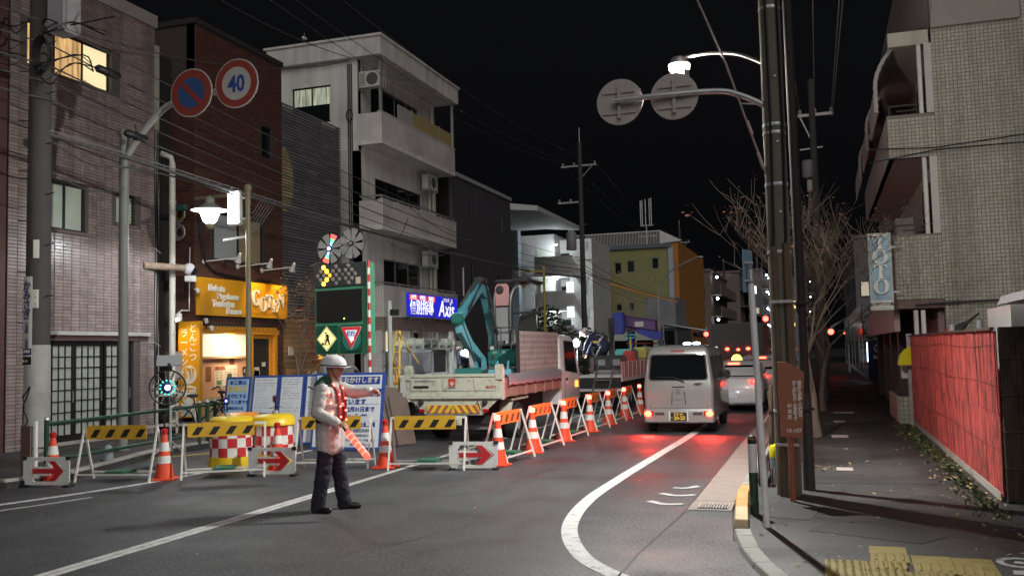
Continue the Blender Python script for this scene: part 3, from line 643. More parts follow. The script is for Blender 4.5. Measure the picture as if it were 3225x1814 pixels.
MB().box(BX+.02,BX+.04,23.98,24.18,.95,1.45).build('wood_tag',M('tag_wood',(.42,.22,.10),.6),nb);MB().box(BX+.02,BX+.04,24.1,24.35,1.85,2.1).build('paper','poster_white',nb)
MB().box(BX+.02,BX+.04,25.2,25.75,.75,1.35).build('menu_sheet','poster_white',nb);vtext('お品書',.12,'menu_ink',nb,(BX+.04,25.5,1.05),Y3,Z3)
sb=thing('slatted_house','narrow house behind a tall screen of weathered grey slats','house',(-14.95,25.6,.1))
SX,S0,S1=-14.95,23.87,27.5
MB().box(-22,SX-.12,S0+.01,S1,.1,9.25).build('wall',M('slat_back',(.035,.033,.036),.9),sb)
M('slat_grey',(.17,.165,.18),.75,var=.3,scale=2.2,island=.22,bump=.2,bscale=18,dirt=.45,dcol=(.07,.055,.045),dscale=.8)
M('slat_yellow',(.40,.34,.18),.7,var=.2,island=.2)
random.seed(11)
zz=2.98;k=0
while zz<9.38:
 cut=[S0,S0+random.uniform(.7,1.9),S0+random.uniform(2.2,3.2),S1]
 for a,b in zip(cut,cut[1:]):
  yc=(a+b)/2
  round_board=((zz-7.0)/1.0)**2+((a-S0)/.7)**2<1 and a==S0
  if round_board:
   e=min(b,S0+.62*math.sqrt(max(.01,1-((zz-7.0)/1.0)**2)))
   MB().box(SX,SX+.05,a,e,zz,zz+.062).build('slat','slat_yellow',sb);a=e
  o=MB().box(SX-.01,SX+random.uniform(.01,.025),a+.002,b-.004,zz,zz+.060).build('slat','slat_grey',sb)
 zz+=.0915;k+=1
for y in(S0+.1,S0+1.3,S0+2.4,S1-.1):MB().box(SX-.10,SX-.012,y-.03,y+.03,2.9,9.35).build('batten','slat_back',sb)
M('plank_warm',(.30,.19,.105),.65,var=.25,scale=3,island=.25,bump=.2,bscale=16,dirt=.3,dscale=2)
for i in range(19):
 z=.14+i*.148
 MB().box(SX-.02,SX+.012+.006*(i%2),S0+.02,S0+1.9,z,z+.132).build('plank','plank_warm',sb)
 MB().box(SX-.02,SX+.014,S0+1.904,S1-.9,z,z+.132).build('plank','plank_warm',sb)
MB().box(SX-.06,SX+.02,S1-.88,S1,.1,2.95).build('entrance','dark_room',sb)
MB().box(SX+.03,SX+.14,25.9,26.9,1.72,2.0).build('lit_header',E('header_orange',(1,.45,.06),.9),sb);MB().box(SX+.14,SX+.144,25.97,26.8,1.84,1.96).build('header_panel',E('header_panel',(1,.70,.45),.9),sb)
MB().box(SX+.05,SX+.09,27.0,27.45,.5,2.2).build('banner',M('banner_orange',(.55,.17,.05),.8),sb);vtext('趣味居酒',.3,'letter_white',sb,(SX+.09,27.18,1.3),Y3,Z3)
MB().box(SX+.04,SX+.06,25.9,26.85,1.30,1.60).build('shop_curtain',M('noren',(.45,.36,.24),.8),sb)
wb=thing('apartment_block','pale four storey tiled block with balconies and blue lit sign','building',(-14.5,32,.1))
brickmat('white_tile',(.82,.80,.77),(.78,.76,.73),(.46,.39,.38),.10,.065,.012,.45,.4,0)
brickmat('pink_tile',(.42,.33,.29),(.38,.30,.27),(.20,.17,.16),.10,.10,.012,.5,.4,0)
M('white_render',(.80,.78,.74),.8,streak=.2,var=.12,scale=1.2,dirt=.45,dscale=.6,dcol=(.20,.19,.175),bump=.1,bscale=30)
WX,WF,W0,W1=-14.9,-14.0,28.7,35.5
sw_=wall((-19.5,W0,.1),X3,Z3,4.6,8.75,[],.2).build('side_wall','white_tile',wb)
sh=[(1.98,3.53,1.1,2.42)]
wall((-19.5,W0+.02,8.87),X3,Z3,4.6,3.2,sh,.2).build('side_wall_upper','white_render',wb)
window(wb,(-19.5,W0+.02,8.87),X3,Z3,1.98,3.53,1.1,2.42,2,'alu_dark',None,.12,.05,mats=['lit_pale','lit_pale'])
wn=[w for w in wb.children if w.name.startswith('window')][-1]
MB().box(-17.48,-16.02,W0+.055,W0+.06,9.99,10.62).build('dark_lower_pane','glass_dark',wn)
wall((WX,W0,.1),Y3,Z3,W1-W0,12.0,[(1.85,5.2,4.2,5.15),(1.25,5.3,6.9,8.0),(1.0,5.2,9.4,11.4),(.3,6.6,0,2.75)],.25).build('street_wall','white_render',wb)
MB().box(-22,WX-.25,W0+.4,W1,.1,12.0).build('core','dark_room',wb)
OW=(WX,W0,.1)
window(wb,OW,Y3,Z3,1.85,5.2,4.2,5.15,3,'alu','glass_dark',.1);window(wb,OW,Y3,Z3,1.25,5.3,6.9,8.0,4,'alu_dark','glass_dark',.1);window(wb,OW,Y3,Z3,1.0,5.2,9.4,11.4,4,'alu','glass_dark',.1)
M('fascia_grey',(.72,.70,.67),.75,streak=.2,dirt=.35,dscale=1)
rf=MB().box(-18.4,-13.92,28.5,35.75,12.08,12.72).build('roof','fascia_grey',wb)
MB().box(-18.5,-13.86,28.44,35.8,12.72,12.80).build('roof_edge','fascia_grey',rf)
def balcony(z0,z1,rail=None,mat='white_tile'):
 b=MB().box(WX,WF,W0,W1-.05,z0,z0+.16).build('balcony_slab','white_render',wb)
 MB().box(WF-.14,WF,W0,W1-.05,z0+.16,z1).build('balcony_front',mat,b);MB().box(WX+.002,WF-.14,W0+.003,W0+.14,z0+.16,z1).build('balcony_side',mat,b);MB().box(WX+.002,WF-.14,W1-.19,W1-.053,z0+.16,z1).build('balcony_side',mat,b)
 MB().box(WF-.16,WF+.02,W0-.02,W1-.03,z1,z1+.04).build('balcony_cap','fascia_grey',b)
 if rail:
  r=MB();r.bar((WF-.07,W0+.05,z1+rail),(WF-.07,W1-.1,z1+rail),.05,.05);r.bar((WF-.07,W0+.07,z1+rail),(WX,W0+.07,z1+rail),.05,.05)
  for i in range(6):y=W0+.08+i*(W1-W0-.25)/5;r.bar((WF-.07,y,z1),(WF-.07,y,z1+rail),.04,.04)
  r.build('railing','galv',b)
 return b
b4=balcony(9.03,10.12);b3=balcony(6.06,7.08,.16);b2=balcony(3.08,4.12,.14)
for i in range(4):
 y=W0+1.5+i*1.3
 MB().box(WF-.10,WF-.07,y,y+1.22,10.18,10.75).build('screen_panel',M('panel_tan',(.42,.33,.14),.6)if i else M('panel_grey',(.40,.39,.37),.6),b4)
 MB().box(WF-.12,WF-.06,y+1.22,y+1.27,10.12,10.80).build('post','galv',b4)
for y in(W0+.06,W1-.12):MB().box(WF-.12,WF-.03,y,y+.09,10.12,12.08).build('post','galv',b4)
aircon(wb,(-14.45,W0+.02,10.98),X3);aircon(wb,(-14.35,33.9,8.2),Y3);aircon(wb,(-14.35,33.8,5.15),Y3)
for y,z0,z1 in((35.0,3.9,12.0),(34.6,4.0,9)):MB().cyl((WX+.10,y,z0),(WX+.10,y,z1),.055,n=10).build('drain_pipe','pipe_white',wb,smooth=40)
for k in range(3):MB().tube([(-15.25+.07*k,W0-.04,z)for z in(4.2,7,9.5,11.9)],.018,5).build('cable','black',wb)
MB().tube([(-15.2+.12*math.cos(t*.524),W0-.06,10.1+.2*math.sin(t*.524))for t in range(13)],.02,6).build('cable_loop','black',wb)
MB().box(WX-.02,WF-.02,W0,W1-.05,2.62,3.06).build('soffit_band','pink_tile',wb)
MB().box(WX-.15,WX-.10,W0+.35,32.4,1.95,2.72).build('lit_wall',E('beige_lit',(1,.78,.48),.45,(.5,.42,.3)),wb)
MB().box(WX-.12,WX-.08,W0+.35,34.8,1.72,1.95).build('light_band',E('band_white',(.85,.93,1),1.3),wb)
window(wb,OW,Y3,Z3,.3,6.5,.05,1.65,6,'alu',None,.10,mats=[E('shop_glow',(.75,.88,1),.7),'glass_dark',E('shop_glow2',(.6,.75,.9),.4),'glass_dark','shop_glow2','glass_dark'])
for y in(W0,31.0,33.6,35.2):MB().box(WX-.05,WF-.1,y,y+.28,.1,2.62).build('column','white_tile',wb)
MB().box(WF-.2,WF-.16,33.3,34.2,1.2,2.3).build('orange_louvre',M('louvre_orange',(.55,.18,.06),.6),wb)
bs=thing('lit_sign','blue illuminated tutoring school sign with white lettering','sign',(WF+.1,32.5,3.1))
MB().box(WF+.01,WF+.18,30.05,34.95,3.10,4.0).build('case',M('sign_case',(.4,.4,.4),.5),bs)
MB().box(WF+.18,WF+.186,30.10,34.90,3.14,3.96).build('face',E('sign_blue',(.012,.02,.62),.6,(.01,.015,.3)),bs)
E('sign_white_lit',(.95,.95,1),.8);E('sign_red_lit',(1,.10,.06),.5)
fx=WF+.186
text('個別指導',.56,'sign_white_lit',bs,(fx,31.45,3.45),Y3,Z3,bold=.012,sx=.95)
text('Axis',.84,'sign_white_lit',bs,(fx,33.78,3.48),Y3,Z3,bold=.014,shear=.2,sx=1.0,sp=1.05)
text('アクシス',.17,'sign_white_lit',bs,(fx,33.75,3.84),Y3,Z3,bold=.006)
for i,s_ in enumerate(('小学生','中学生','高校生')):
 MB().box(fx,fx+.004,30.35+i*.80,31.06+i*.80,3.73,3.92).build('tab','sign_red_lit',bs);text(s_,.17,'sign_white_lit',bs,(fx+.004,30.7+i*.80,3.825),Y3,Z3,bold=.004)
MB().lathe([(.085,0),(.085,.004)],(fx,34.35,3.84),16,(1,0,0)).build('dot','sign_white_lit',bs);MB().lathe([(.05,.004),(.05,.007)],(fx,34.35,3.84),12,(1,0,0)).build('dot_core','sign_red_lit',bs)
dk=thing('dark_building','plain charcoal three storey building beside the white block','building',(-14.4,40,.1))
dholes=[(1.95,2.15,7.6,8.5),(6.3,6.42,7.35,8.15),(2.0,2.25,4.6,5.6),(5.6,5.9,4.2,5.3),(5.5,6.3,.1,2.2)]
wall((-14.4,36.1,.1),Y3,Z3,7.7,9.15,dholes,.15).build('wall',M('charcoal',(.075,.075,.085),.65,var=.12,scale=.6,dirt=.2),dk)
MB().box(-22,-14.56,36.1,43.8,.1,9.2).build('core','dark_room',dk)
MB().box(-22,-14.33,36.05,43.86,9.25,9.42).build('parapet_cap',M('cap_pale',(.40,.40,.41),.6),dk)
for i,h in enumerate(dholes[:4]):window(dk,(-14.4,36.1,.1),Y3,Z3,*h,1,'alu_dark',E('slit_warm',(1,.62,.3),1.0)if i==1 else 'glass_dark',.08,.02)
window(dk,(-14.4,36.1,.1),Y3,Z3,*dholes[4],1,'alu_dark','glass_dark',.1,.06,name='door')
for y in(38.6,41.2):MB().box(-14.402,-14.395,y,y+.012,.1,9.2).build('panel_joint','black',dk)
MB().cyl((-14.33,37.0,4.2),(-14.33,37.0,5.4),.05,n=8).build('vent_pipe','galv',dk)
st=thing('stair_block','white walk-up flats with lit open landings and slanting stair walls','building',(-18.8,68,.1))
M('flat_white',(.60,.60,.58),.75,var=.08,dirt=.2,dscale=.5)
brickmat('siding_white',(.55,.55,.54),(.52,.52,.51),(.33,.33,.33),5,.12,.012,.6,.4,0)
MB().box(-24,-18.9,68.0,76,.1,10.6).build('wall','siding_white',st)
MB().box(-18.9,-16.4,69.6,76,.1,10.3).build('stair_core','flat_white',st)
MB().prism([(-24.2,10.7),(-18.9,10.7),(-16.3,10.45),(-16.3,10.75),(-18.9,11.15),(-24.2,11.0)],(0,65.6,0),X3,Z3,-10.6).build('roof','flat_white',st,fix=True)
MB().box(-21.6,-20.9,65.2,65.9,.1,11.9).build('column',M('column_blue',(.35,.42,.48),.6),st)
for k,z in enumerate((7.35,4.8,2.25,-.3)):
 ln=MB().box(-21.0,-17.0,65.9,69.6,z-.1,z+.12).build('landing','flat_white',st)
 MB().box(-19.9,-17.0,65.86,65.97,z+.1,z+1.35).build('landing_parapet','siding_white',ln)
 for i in range(9):MB().box(-16.95+i*.07,-16.92+i*.07,65.9,65.93,z+.1,z+1.15).build('baluster','flat_white',ln)
 for i in range(5):MB().box(-20.9+i*.22,-20.88+i*.22,65.9,65.93,z+.1,z+1.2).build('baluster','galv',ln)
 MB().box(-20.3,-19.5,67.93,68.0,z+.12,z+2.1).build('door',M('door_cream',(.55,.58,.50),.5),ln)
 MB().box(-18.85,-18.1,69.54,69.6,z+.7,z+1.9).build('opening','dark_room',ln)
 if z>0:
  MB().lathe([(.16,0),(.16,-.06),(.05,-.1)],(-18.6,67.2,z+2.38),12).build('ceiling_lamp',E('landing_lamp',(.85,.95,1),9),ln)
  lamp('landing_light','POINT',(-18.6,67.0,z+2.15),70,(.86,.95,1),st,.15)
 MB().prism([(-16.98,z+.1),(-15.95,z-1.6),(-15.95,z-.55),(-16.98,z+1.15)],(0,66.0,0),X3,Z3,-.15).build('stair_wall','flat_white',ln,fix=True)
 MB().prism([(-17.6,z+1.0),(-16.2,z+1.9),(-16.2,z+2.5),(-17.6,z+2.5)],(0,67.6,0),X3,Z3,-.15).build('stair_soffit','flat_white',ln,fix=True)
for z in(6.0,4.2):MB().box(-17.45,-16.95,65.8,65.86,z,z+.75).build('lit_window',E('win_bluewhite',(.75,.88,1),1.6),st)
yb=thing('yellow_building','olive yellow building with rooftop railing and orange flank','building',(-15.5,82,.1))
M('olive',(.30,.29,.12),.7,var=.12,scale=.7,dirt=.25,dscale=.6,dcol=(.18,.18,.08));M('orange_wall',(.45,.19,.04),.7,var=.15,scale=.8,dirt=.3)
yh=[(1.75,2.75,7.2,8.9),(4.15,4.75,8.2,9.2),(5.25,5.9,8.3,9.3),(7.4,8.0,8.5,9.45),(4.2,4.7,5.0,5.6),(5.3,5.8,5.0,5.7),(1.0,2.2,4.0,5.4)]
wall((-21,80,.1),X3,Z3,9.0,10.3,yh,.25).build('wall','olive',yb)
for h in yh:window(yb,(-21,80,.1),X3,Z3,*h,1 if h[1]-h[0]<.8 else 2,'alu','glass_dark',.12,.06)
MB().box(-21,-12.02,80.26,98,.1,10.3).build('core','dark_room',yb)
MB().box(-12.0,-11.3,80.02,98,.1,10.9).build('flank','orange_wall',yb)
MB().box(-12.15,-11.75,79.9,80.0,4.4,10.4).build('pilaster',M('pilaster_blue',(.42,.48,.55),.6),yb)
MB().box(-21.2,-11.9,79.8,98.1,10.41,10.75).build('roof_band',M('roof_slate',(.13,.16,.19),.6),yb)
rl=MB().box(-21.1,-12.8,79.9,79.95,11.82,11.90).build('roof_railing','white_paint_metal',yb)
for i in range(64):MB().box(-21.05+i*.13,-21.01+i*.13,79.91,79.94,10.75,11.82).build('baluster','white_paint_metal',rl)
MB().prism([(-12.8,11.9),(-10.9,10.9),(-12.8,10.75)],(0,79.95,0),X3,Z3,-.1).build('gable_rail','white_paint_metal',yb,fix=True)
an=thing('antenna_mast','group of tall white antenna rods on the yellow roof','antenna',(-14.6,84,10.75))
for i,dx in enumerate((-.55,-.4,-.1,.25,.42)):MB().cyl((-14.6+dx,84,12.9),(-14.6+dx,84,15.2+.05*i),.045,n=8).build('rod','white_paint_metal',an)
MB().cyl((-14.65,84,10.75),(-14.65,84,13.0),.06,n=8).build('mast','galv',an);MB().box(-15.4,-13.7,83.9,84.1,11.9,12.0).build('crossbar','galv',an);MB().box(-15.2,-14.0,83.9,84.1,12.85,12.95).build('crossbar','galv',an)
gh=thing('grey_house','small dark grey house with dim shopfront below the yellow building','house',(-11.5,72,.1))
MB().box(-14.5,-10.2,70.3,78,.1,3.3).build('wall',M('grey_dark',(.12,.125,.13),.7,dirt=.3),gh)
MB().box(-14.4,-10.1,70.1,77,3.3,3.55).build('eave',M('eave_grey',(.28,.29,.30),.6),gh);MB().box(-12.6,-10.3,70.5,76,3.56,5.6).build('upper_wall',M('grey_mid',(.25,.26,.27),.7,dirt=.3),gh)
for i in range(3):window(gh,(-14.5,70.3,.1),X3,Z3,.5+i*1.25,1.6+i*1.25,1.3,3.0,2,'alu_dark','glass_dark',-.04)
def flats(name,label,x0,x1,y0,y1,h,mat,wins,lit,floors=4):
 b=thing(name,label,'building',((x0+x1)/2,y0,.1))
 MB().box(x0,x1,y0,y1,.1,h).build('wall',mat,b);MB().box(x0-.15,x1+.15,y0-.15,y1,h,h+.3).build('parapet',mat,b)
 for(u0,u1,v0,v1,m)in wins:window(b,(x0,y0,.1),X3,Z3,u0,u1,v0,v1,2 if u1-u0>1 else 1,'alu_dark',m,-.03,.06)
 for f in range(floors):
  z=2.9+f*(h-3)/floors
  s=MB().box(x1,x1+1.2,y0+.5,y1,z-.12,z).build('gallery',mat,b);MB().box(x1+1.1,x1+1.2,y0+.5,y1,z,z+1.05).build('gallery_parapet',mat,s)
  for k in range(lit):
   MB().ball((x1+.6,y0+2+k*(y1-y0-3)/max(1,lit),z+2.0),.15,8,6).build('gallery_lamp',E('far_lamp',(.75,.85,1),12),s)
 return b
M('far_brown',(.20,.15,.13),.8,var=.15,scale=.5);M('far_mauve',(.20,.15,.15),.8,var=.12,scale=.4);M('far_grey',(.17,.16,.17),.8,var=.15)
E('w_amber',(1,.62,.2),1.3);E('w_white',(.9,.95,1),1.6);E('w_dim',(.8,.7,.5),.35)
flats('far_flats','brown flats with a small roof tank beyond the orange flank',-15.5,-11.8,108,128,10.4,'far_brown',[(.8,1.7,7.2,8.6,'glass_dark'),(2.2,3.1,7.0,8.4,'w_dim'),(.5,1.2,4.5,6.0,'w_amber'),(2.3,2.9,4.4,5.8,'w_dim')],1,3)
flats('far_flats','blank mauve end wall of tall flats with one lit landing',-14.6,-10.9,138,165,12.4,'far_mauve',[(.2,1.5,8.9,10.6,'w_white')],0,4)
flats('far_flats','tall flats with rows of white gallery lamps near the vanishing point',-9.9,-8.2,146,176,13.2,'far_grey',[(.3,.9,9.5,10.8,'w_white'),(.3,1.2,6.5,7.5,'w_dim'),(.3,.9,3.5,4.5,'w_white')],4,4)
flats('far_flats','distant flats with amber windows right of the lamp galleries',-6.2,-2.2,170,190,13.5,'far_grey',[(.4,1.0,10.8,12.2,'w_amber'),(1.4,2.2,7.9,9.4,'w_amber'),(.5,1.1,7.9,9.4,'w_dim'),(1.3,2.0,4.9,6.4,'w_amber'),(2.4,3.3,9.5,11,'w_dim')],1,4)
flats('far_flats','dark low block closing the far right side of the street',3.2,12,92,130,11.5,'far_grey',[(.4,1.2,6.0,7.4,'w_dim'),(2.0,3.0,6.0,7.4,'glass_dark')],0,3)
fs=thing('lit_shop','distant shopfront glowing white low on the left of the street','shop',(-11.4,104,.1))
MB().box(-13.5,-11.2,102,106.5,.1,4.2).build('wall','far_brown',fs);MB().box(-13.2,-11.8,101.93,102.0,3.0,3.9).build('lit_panel',E('far_white',(.85,.93,1),3),fs);MB().box(-11.19,-11.12,102.5,105.9,.4,2.6).build('window',E('far_win',(.9,.95,1),1.6),fs)
rt_=thing('tiled_apartments','large beige mosaic tiled apartment block filling the right side','building',(3.5,24,.03))
RX,RY=2.62,22.6
M('beige_mortar',(.19,.18,.15),.9,var=.15)
M('beige_tile',(.40,.375,.31),.45,streak=.3,var=.14,scale=2,island=.10,dirt=.3,dscale=.7,dcol=(.20,.18,.14))
M('beige_render',(.44,.39,.37),.8,var=.1,dirt=.3)
ew=wall((RX,RY,.03),X3,Z3,4.4,12.8,[],.2).build('end_wall','beige_mortar',rt_)
pieces(ew,'tile',wallgrid((RX,RY,.03),X3,Z3,2.3,9.6,.083,.083,.011,.007,[(0,1.6,0,1.2)]),'beige_tile',None,300,'tile_field')
MB().box(RX+.003,7,RY+.21,44,.03,12.7).build('core','beige_render',rt_)
MB().prism([(0,0),(1.8,0),(1.8,4),(.35,4)],(RX,RY-.03,8.83),X3,Z3,-.05).build('upper_wall',M('beige_plain',(.30,.28,.25),.8),rt_,fix=True)
def rbalc(z0,z1,zr,y1,rail=True):
 b=MB().box(1.64,RX-.002,RY+.004,y1,z0,z0+.14).build('balcony_slab','beige_render',rt_)
 e=MB().box(1.62,RX+.0,RY-.012,RY+.14,z0-.0,z1).build('balcony_end','beige_mortar',b)
 pieces(e,'tile',wallgrid((1.62,RY-.012,z0),X3,Z3,RX-1.62,z1-z0,.083,.083,.011,.007),'beige_tile',None,220,'tile_field')
 f=MB().box(1.62,1.74,RY+.14,y1,z0,z1).build('balcony_front','beige_render',b)
 if rail:
  r=MB().bar((1.68,RY+.05,z1+.22),(RX-.05,RY+.05,z1+.22),.04,.035).build('rail','dark_iron',b)
  MB().bar((1.84,RY+.10,z1+.11),(RX-.05,RY+.10,z1+.11),.03,.03).build('rail','dark_iron',b);MB().bar((1.68,RY+.05,z1+.22),(1.68,y1-.1,z1+.22),.04,.035).build('rail','dark_iron',b)
  for y in(RY+.06,RY+3,RY+6):MB().bar((1.68,y,z1),(1.68,y,z1+.22),.03,.03).build('rail_post','dark_iron',b)
 return b
B1=rbalc(2.75,4.20,.25,34);B2=rbalc(5.93,6.92,.25,34)
MB().box(1.72,RX-.05,RY-.003,RY+.22,8.5,8.82).build('roof_band','beige_tile',rt_);MB().box(1.78,RX,RY+.22,36,8.5,8.66).build('roof_slab','beige_render',rt_)
for z0,z1 in((6.92,8.5),(4.2,5.93)):
 MB().box(RX-.16,RX-.004,RY-.03,RY+.02,z0,z1).build('pilaster',M('pilaster_pale',(.50,.48,.45),.7),rt_)
 MB().cyl((RX-.26,RY+.06,z0-.1),(RX-.26,RY+.06,z1+.05),.052,n=12).build('drain_pipe','pipe_white',rt_,smooth=40)
 window(rt_,(RX-.004,RY+.6,z0-.9),Y3*-1,Z3,-3.2,-.2,.2,2.4,2,'alu_dark','glass_dark',-.04)if False else None
 MB().box(RX-.03,RX+.0,RY+.8,RY+3.2,z0-.8,z1-.35).build('window','glass_dark',rt_)
for k,(y0,y1)in enumerate(((RY+.22,RY+3.4),(RY+4.6,RY+8.2),(RY+9.4,RY+14))):
 cv=MB();prof=[]
 for i in range(20):
  t=i/19;z=8.62-.25*0-t*1.55;x=1.95-.52*math.sin(min(1,t*1.6)*math.pi/2)**.8
  prof.append((x+(.012 if i%2 else 0),z))
 rings=[[(x,y,z)for x,z in prof]+[(x+.03,y,z)for x,z in prof[::-1]]for y in(y0,y1)]
 cv.loft(rings,True).build('ribbed_cover',M('cover_ribbed',(.50,.46,.42),.6,var=.06),rt_,fix=True)
 bx=MB();bx.tube([(x-.02,y0-.02,z)for x,z in prof],.045,6).build('cover_edge','beige_render',rt_)
MB().cyl((2.22,26,4.4),(2.22,26,4.75),.12,n=12).build('tank','white_paint_metal',rt_)
MB().box(1.9,2.3,25.2,25.8,4.3,4.9).build('box','beige_render',rt_)
MB().box(1.60,RX+.3,RY+.0,36,2.55,2.748).build('overhang_soffit',M('soffit_brown',(.16,.11,.10),.8),rt_)
MB().box(1.58,1.70,RY+.3,36,2.05,2.74).build('fascia',M('fascia_pink',(.42,.30,.28),.5,var=.2,dirt=.3),rt_)
for y in(25.6,28.5,31.5,35):MB().box(1.85,2.2,y,y+.5,.03,2.55).build('column',M('column_dark',(.05,.04,.04),.6),rt_)
MB().box(2.5,2.62,RY+.3,36,.03,2.55).build('shopfront',M('shutter_pink',(.34,.24,.24),.5),rt_)
for i in range(16):MB().box(2.485,2.5,RY+.35,RY+3.2,.3+i*.14,.33+i*.14).build('shutter_rib','shutter_pink',rt_)
for x in(1.9,2.05):MB().cyl((x+.1,22.45,.03),(x+.1,22.45,2.5),.05,n=10).build('drain_pipe','pipe_white',rt_,smooth=40)
cz=MB()
for i in range(40):cz.tube([(RX+.25+i*.05,22.3,1.62),(RX+.25+i*.05,22.58,1.70)],.026,5,False)
co=cz.build('corrugated_canopy','galv',rt_);co['kind']='stuff'
MB().tube([(2.0,22.5,2.62),(2.4,22.52,2.64),(4.6,22.52,2.70)],.02,6).build('gas_pipe','dark_iron',rt_)
MB().tube([(RX,22.5,2.62),(3.4,22.52,3.95),(4.6,22.53,3.98)],.010,5).build('cable','dark_iron',rt_)if False else None
for k,(z0,z1,z2)in enumerate(((6.2,6.1,6.25),(5.9,6.05,6.05))):MB().tube([(1.2,22.4,z0-.05),(2.6,22.5,z1),(4.8,22.4,z2)],.014,5).build('cable','dark_iron',rt_)
tt=thing('vertical_sign','pale blue vertical box sign with large white serif capitals','sign',(1.27,22.3,2.5))
MB().box(1.07,1.55,22.25,22.43,2.52,4.24).build('case',M('case_cream',(.55,.55,.48),.5,dirt=.2),tt,bevel=.01)
M('face_sky',(.30,.45,.55),.4,var=.35,scale=2.2,dirt=.4,dcol=(.55,.6,.6),dscale=1.8)
MB().box(1.10,1.52,22.243,22.25,2.57,4.19).build('face','face_sky',tt)
vtext('𝐓𝐎𝐓𝐎',.46,M('letter_cream',(.74,.73,.66),.5),tt,(1.31,22.243,3.52),X3,Z3,ext=.02,ls=.72,lift=.02)
MB().box(1.10,1.52,22.238,22.243,2.57,2.74).build('name_strip','paper',tt)
text('石川設備工業(株)',.072,'black',tt,(1.31,22.238,2.65),X3,Z3,bold=.002,sx=.92)
for z in(2.9,3.9):MB().box(1.55,1.70,22.32,22.36,z,z+.04).build('bracket','galv',tt)
rs=thing('reed_screen','long weathered reed screen fence coloured as if lit red beside the footway','fence',(1.80,16,.03))
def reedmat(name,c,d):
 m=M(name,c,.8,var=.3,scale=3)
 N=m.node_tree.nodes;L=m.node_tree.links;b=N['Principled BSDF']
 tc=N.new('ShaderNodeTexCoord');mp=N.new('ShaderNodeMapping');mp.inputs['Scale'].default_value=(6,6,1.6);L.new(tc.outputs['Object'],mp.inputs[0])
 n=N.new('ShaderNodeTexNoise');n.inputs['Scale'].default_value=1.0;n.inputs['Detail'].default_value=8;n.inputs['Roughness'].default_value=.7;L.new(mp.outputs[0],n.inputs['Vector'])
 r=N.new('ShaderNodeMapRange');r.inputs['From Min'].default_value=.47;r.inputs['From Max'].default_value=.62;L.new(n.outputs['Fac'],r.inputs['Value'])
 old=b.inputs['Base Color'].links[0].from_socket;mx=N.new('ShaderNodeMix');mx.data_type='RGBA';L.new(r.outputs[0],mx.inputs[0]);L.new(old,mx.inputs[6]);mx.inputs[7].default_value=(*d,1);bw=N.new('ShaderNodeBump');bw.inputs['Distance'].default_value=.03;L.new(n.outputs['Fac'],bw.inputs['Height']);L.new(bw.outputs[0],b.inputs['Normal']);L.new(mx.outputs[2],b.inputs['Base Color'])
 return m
reedmat('reed_redlit',(.52,.078,.068),(.17,.042,.038));reedmat('reed_brown',(.075,.05,.035),(.03,.02,.015))  # red light on the long screen is put into its base colour
random.seed(5)
def reeds(y0,y1,z0,z1,nm,dx=0.):
 mb=MB();y=y0
 while y<y1:
  w=random.uniform(.012,.030);x=1.80+dx+random.uniform(-.012,.010)+.018*mnoise.noise((y*2.3,dx*90,0));t0=z0+random.uniform(-.02,.01);t1=z1+random.uniform(-.015,.012)
  lean=random.uniform(-.012,.012)
  mb.add([(x+.006,y,t0),(x,y+w/2,t0),(x+.006,y+w,t0),(x+.006,y+lean,t1),(x,y+w/2+lean,t1),(x+.006,y+w+lean,t1)],[(1,0,3,4),(2,1,4,5)])
  y+=w*.92
 o=mb.build(nm,'reed_redlit',rs);o['kind']='stuff'
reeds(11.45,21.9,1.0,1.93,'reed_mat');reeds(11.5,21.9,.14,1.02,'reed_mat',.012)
MB().box(1.812,1.83,11.5,21.9,.10,1.90).build('backing','reed_redlit',rs)
for z in(.62,1.3,1.74):MB().tube([(1.783,y,z+.02*math.sin(y*1.1+z*5))for y in[11.46+i*.55 for i in range(20)]],.0028,4).build('tie_wire','dark_iron',rs)
MB().bar((1.78,11.45,1.93),(1.80,21.9,1.94),.04,.03).build('top_pole','reed_brown',rs)
MB().box(1.74,1.84,21.9,22.0,.03,1.98).build('end_post','galv',rs)
for y in(14,16.5,19):MB().box(1.84,1.90,y,y+.06,.03,1.9).build('post','galv',rs)
MB().box(1.80,1.95,11.6,21.9,.03,.12).build('footing','concrete',rs)
re_=thing('reed_screen','dark brown reed screen end panel facing the camera at the right edge','fence',(3,11.4,.03))
mb=MB();x=1.84
while x<6:
 w=random.uniform(.010,.020);mb.add([(x,11.45,.05),(x+w/2,11.44,.05),(x+w,11.45,.05),(x,11.45,1.95),(x+w/2,11.44,1.94),(x+w,11.45,1.95)],[(0,1,4,3),(1,2,5,4)]);x+=w*.95
mb.build('reed_mat','reed_brown',re_)['kind']='stuff'
MB().box(1.84,6,11.46,11.48,.05,1.93).build('backing','reed_brown',re_)
for z in(.4,.8,1.2,1.6):MB().tube([(1.84,11.435,z),(3,11.432,z+.01),(6,11.435,z)],.006,4).build('tie_pole','reed_brown',re_)
sd=thing('shed','small pale shed with a flat grey roof behind the reed screen','shed',(2.9,14.3,.03))
MB().box(2.35,4.6,13.6,15.4,.03,2.26).build('wall',M('shed_white',(.55,.56,.56),.6,dirt=.2),sd)
MB().prism([(2.15,2.25),(4.8,2.25),(4.8,2.42),(2.5,2.42),(2.2,2.36)],(0,13.3,0),X3,Z3,-2.3).build('roof',M('shed_roof',(.38,.38,.40),.4),sd,fix=True)
window(sd,(2.35,13.6,.03),X3,Z3,.25,1.0,1.5,2.1,2,'alu','glass_frost',-.02)
pj=thing('pipe_posts','grey pipe posts and a dark folded parasol behind the screen','posts',(2.6,18.5,.03))
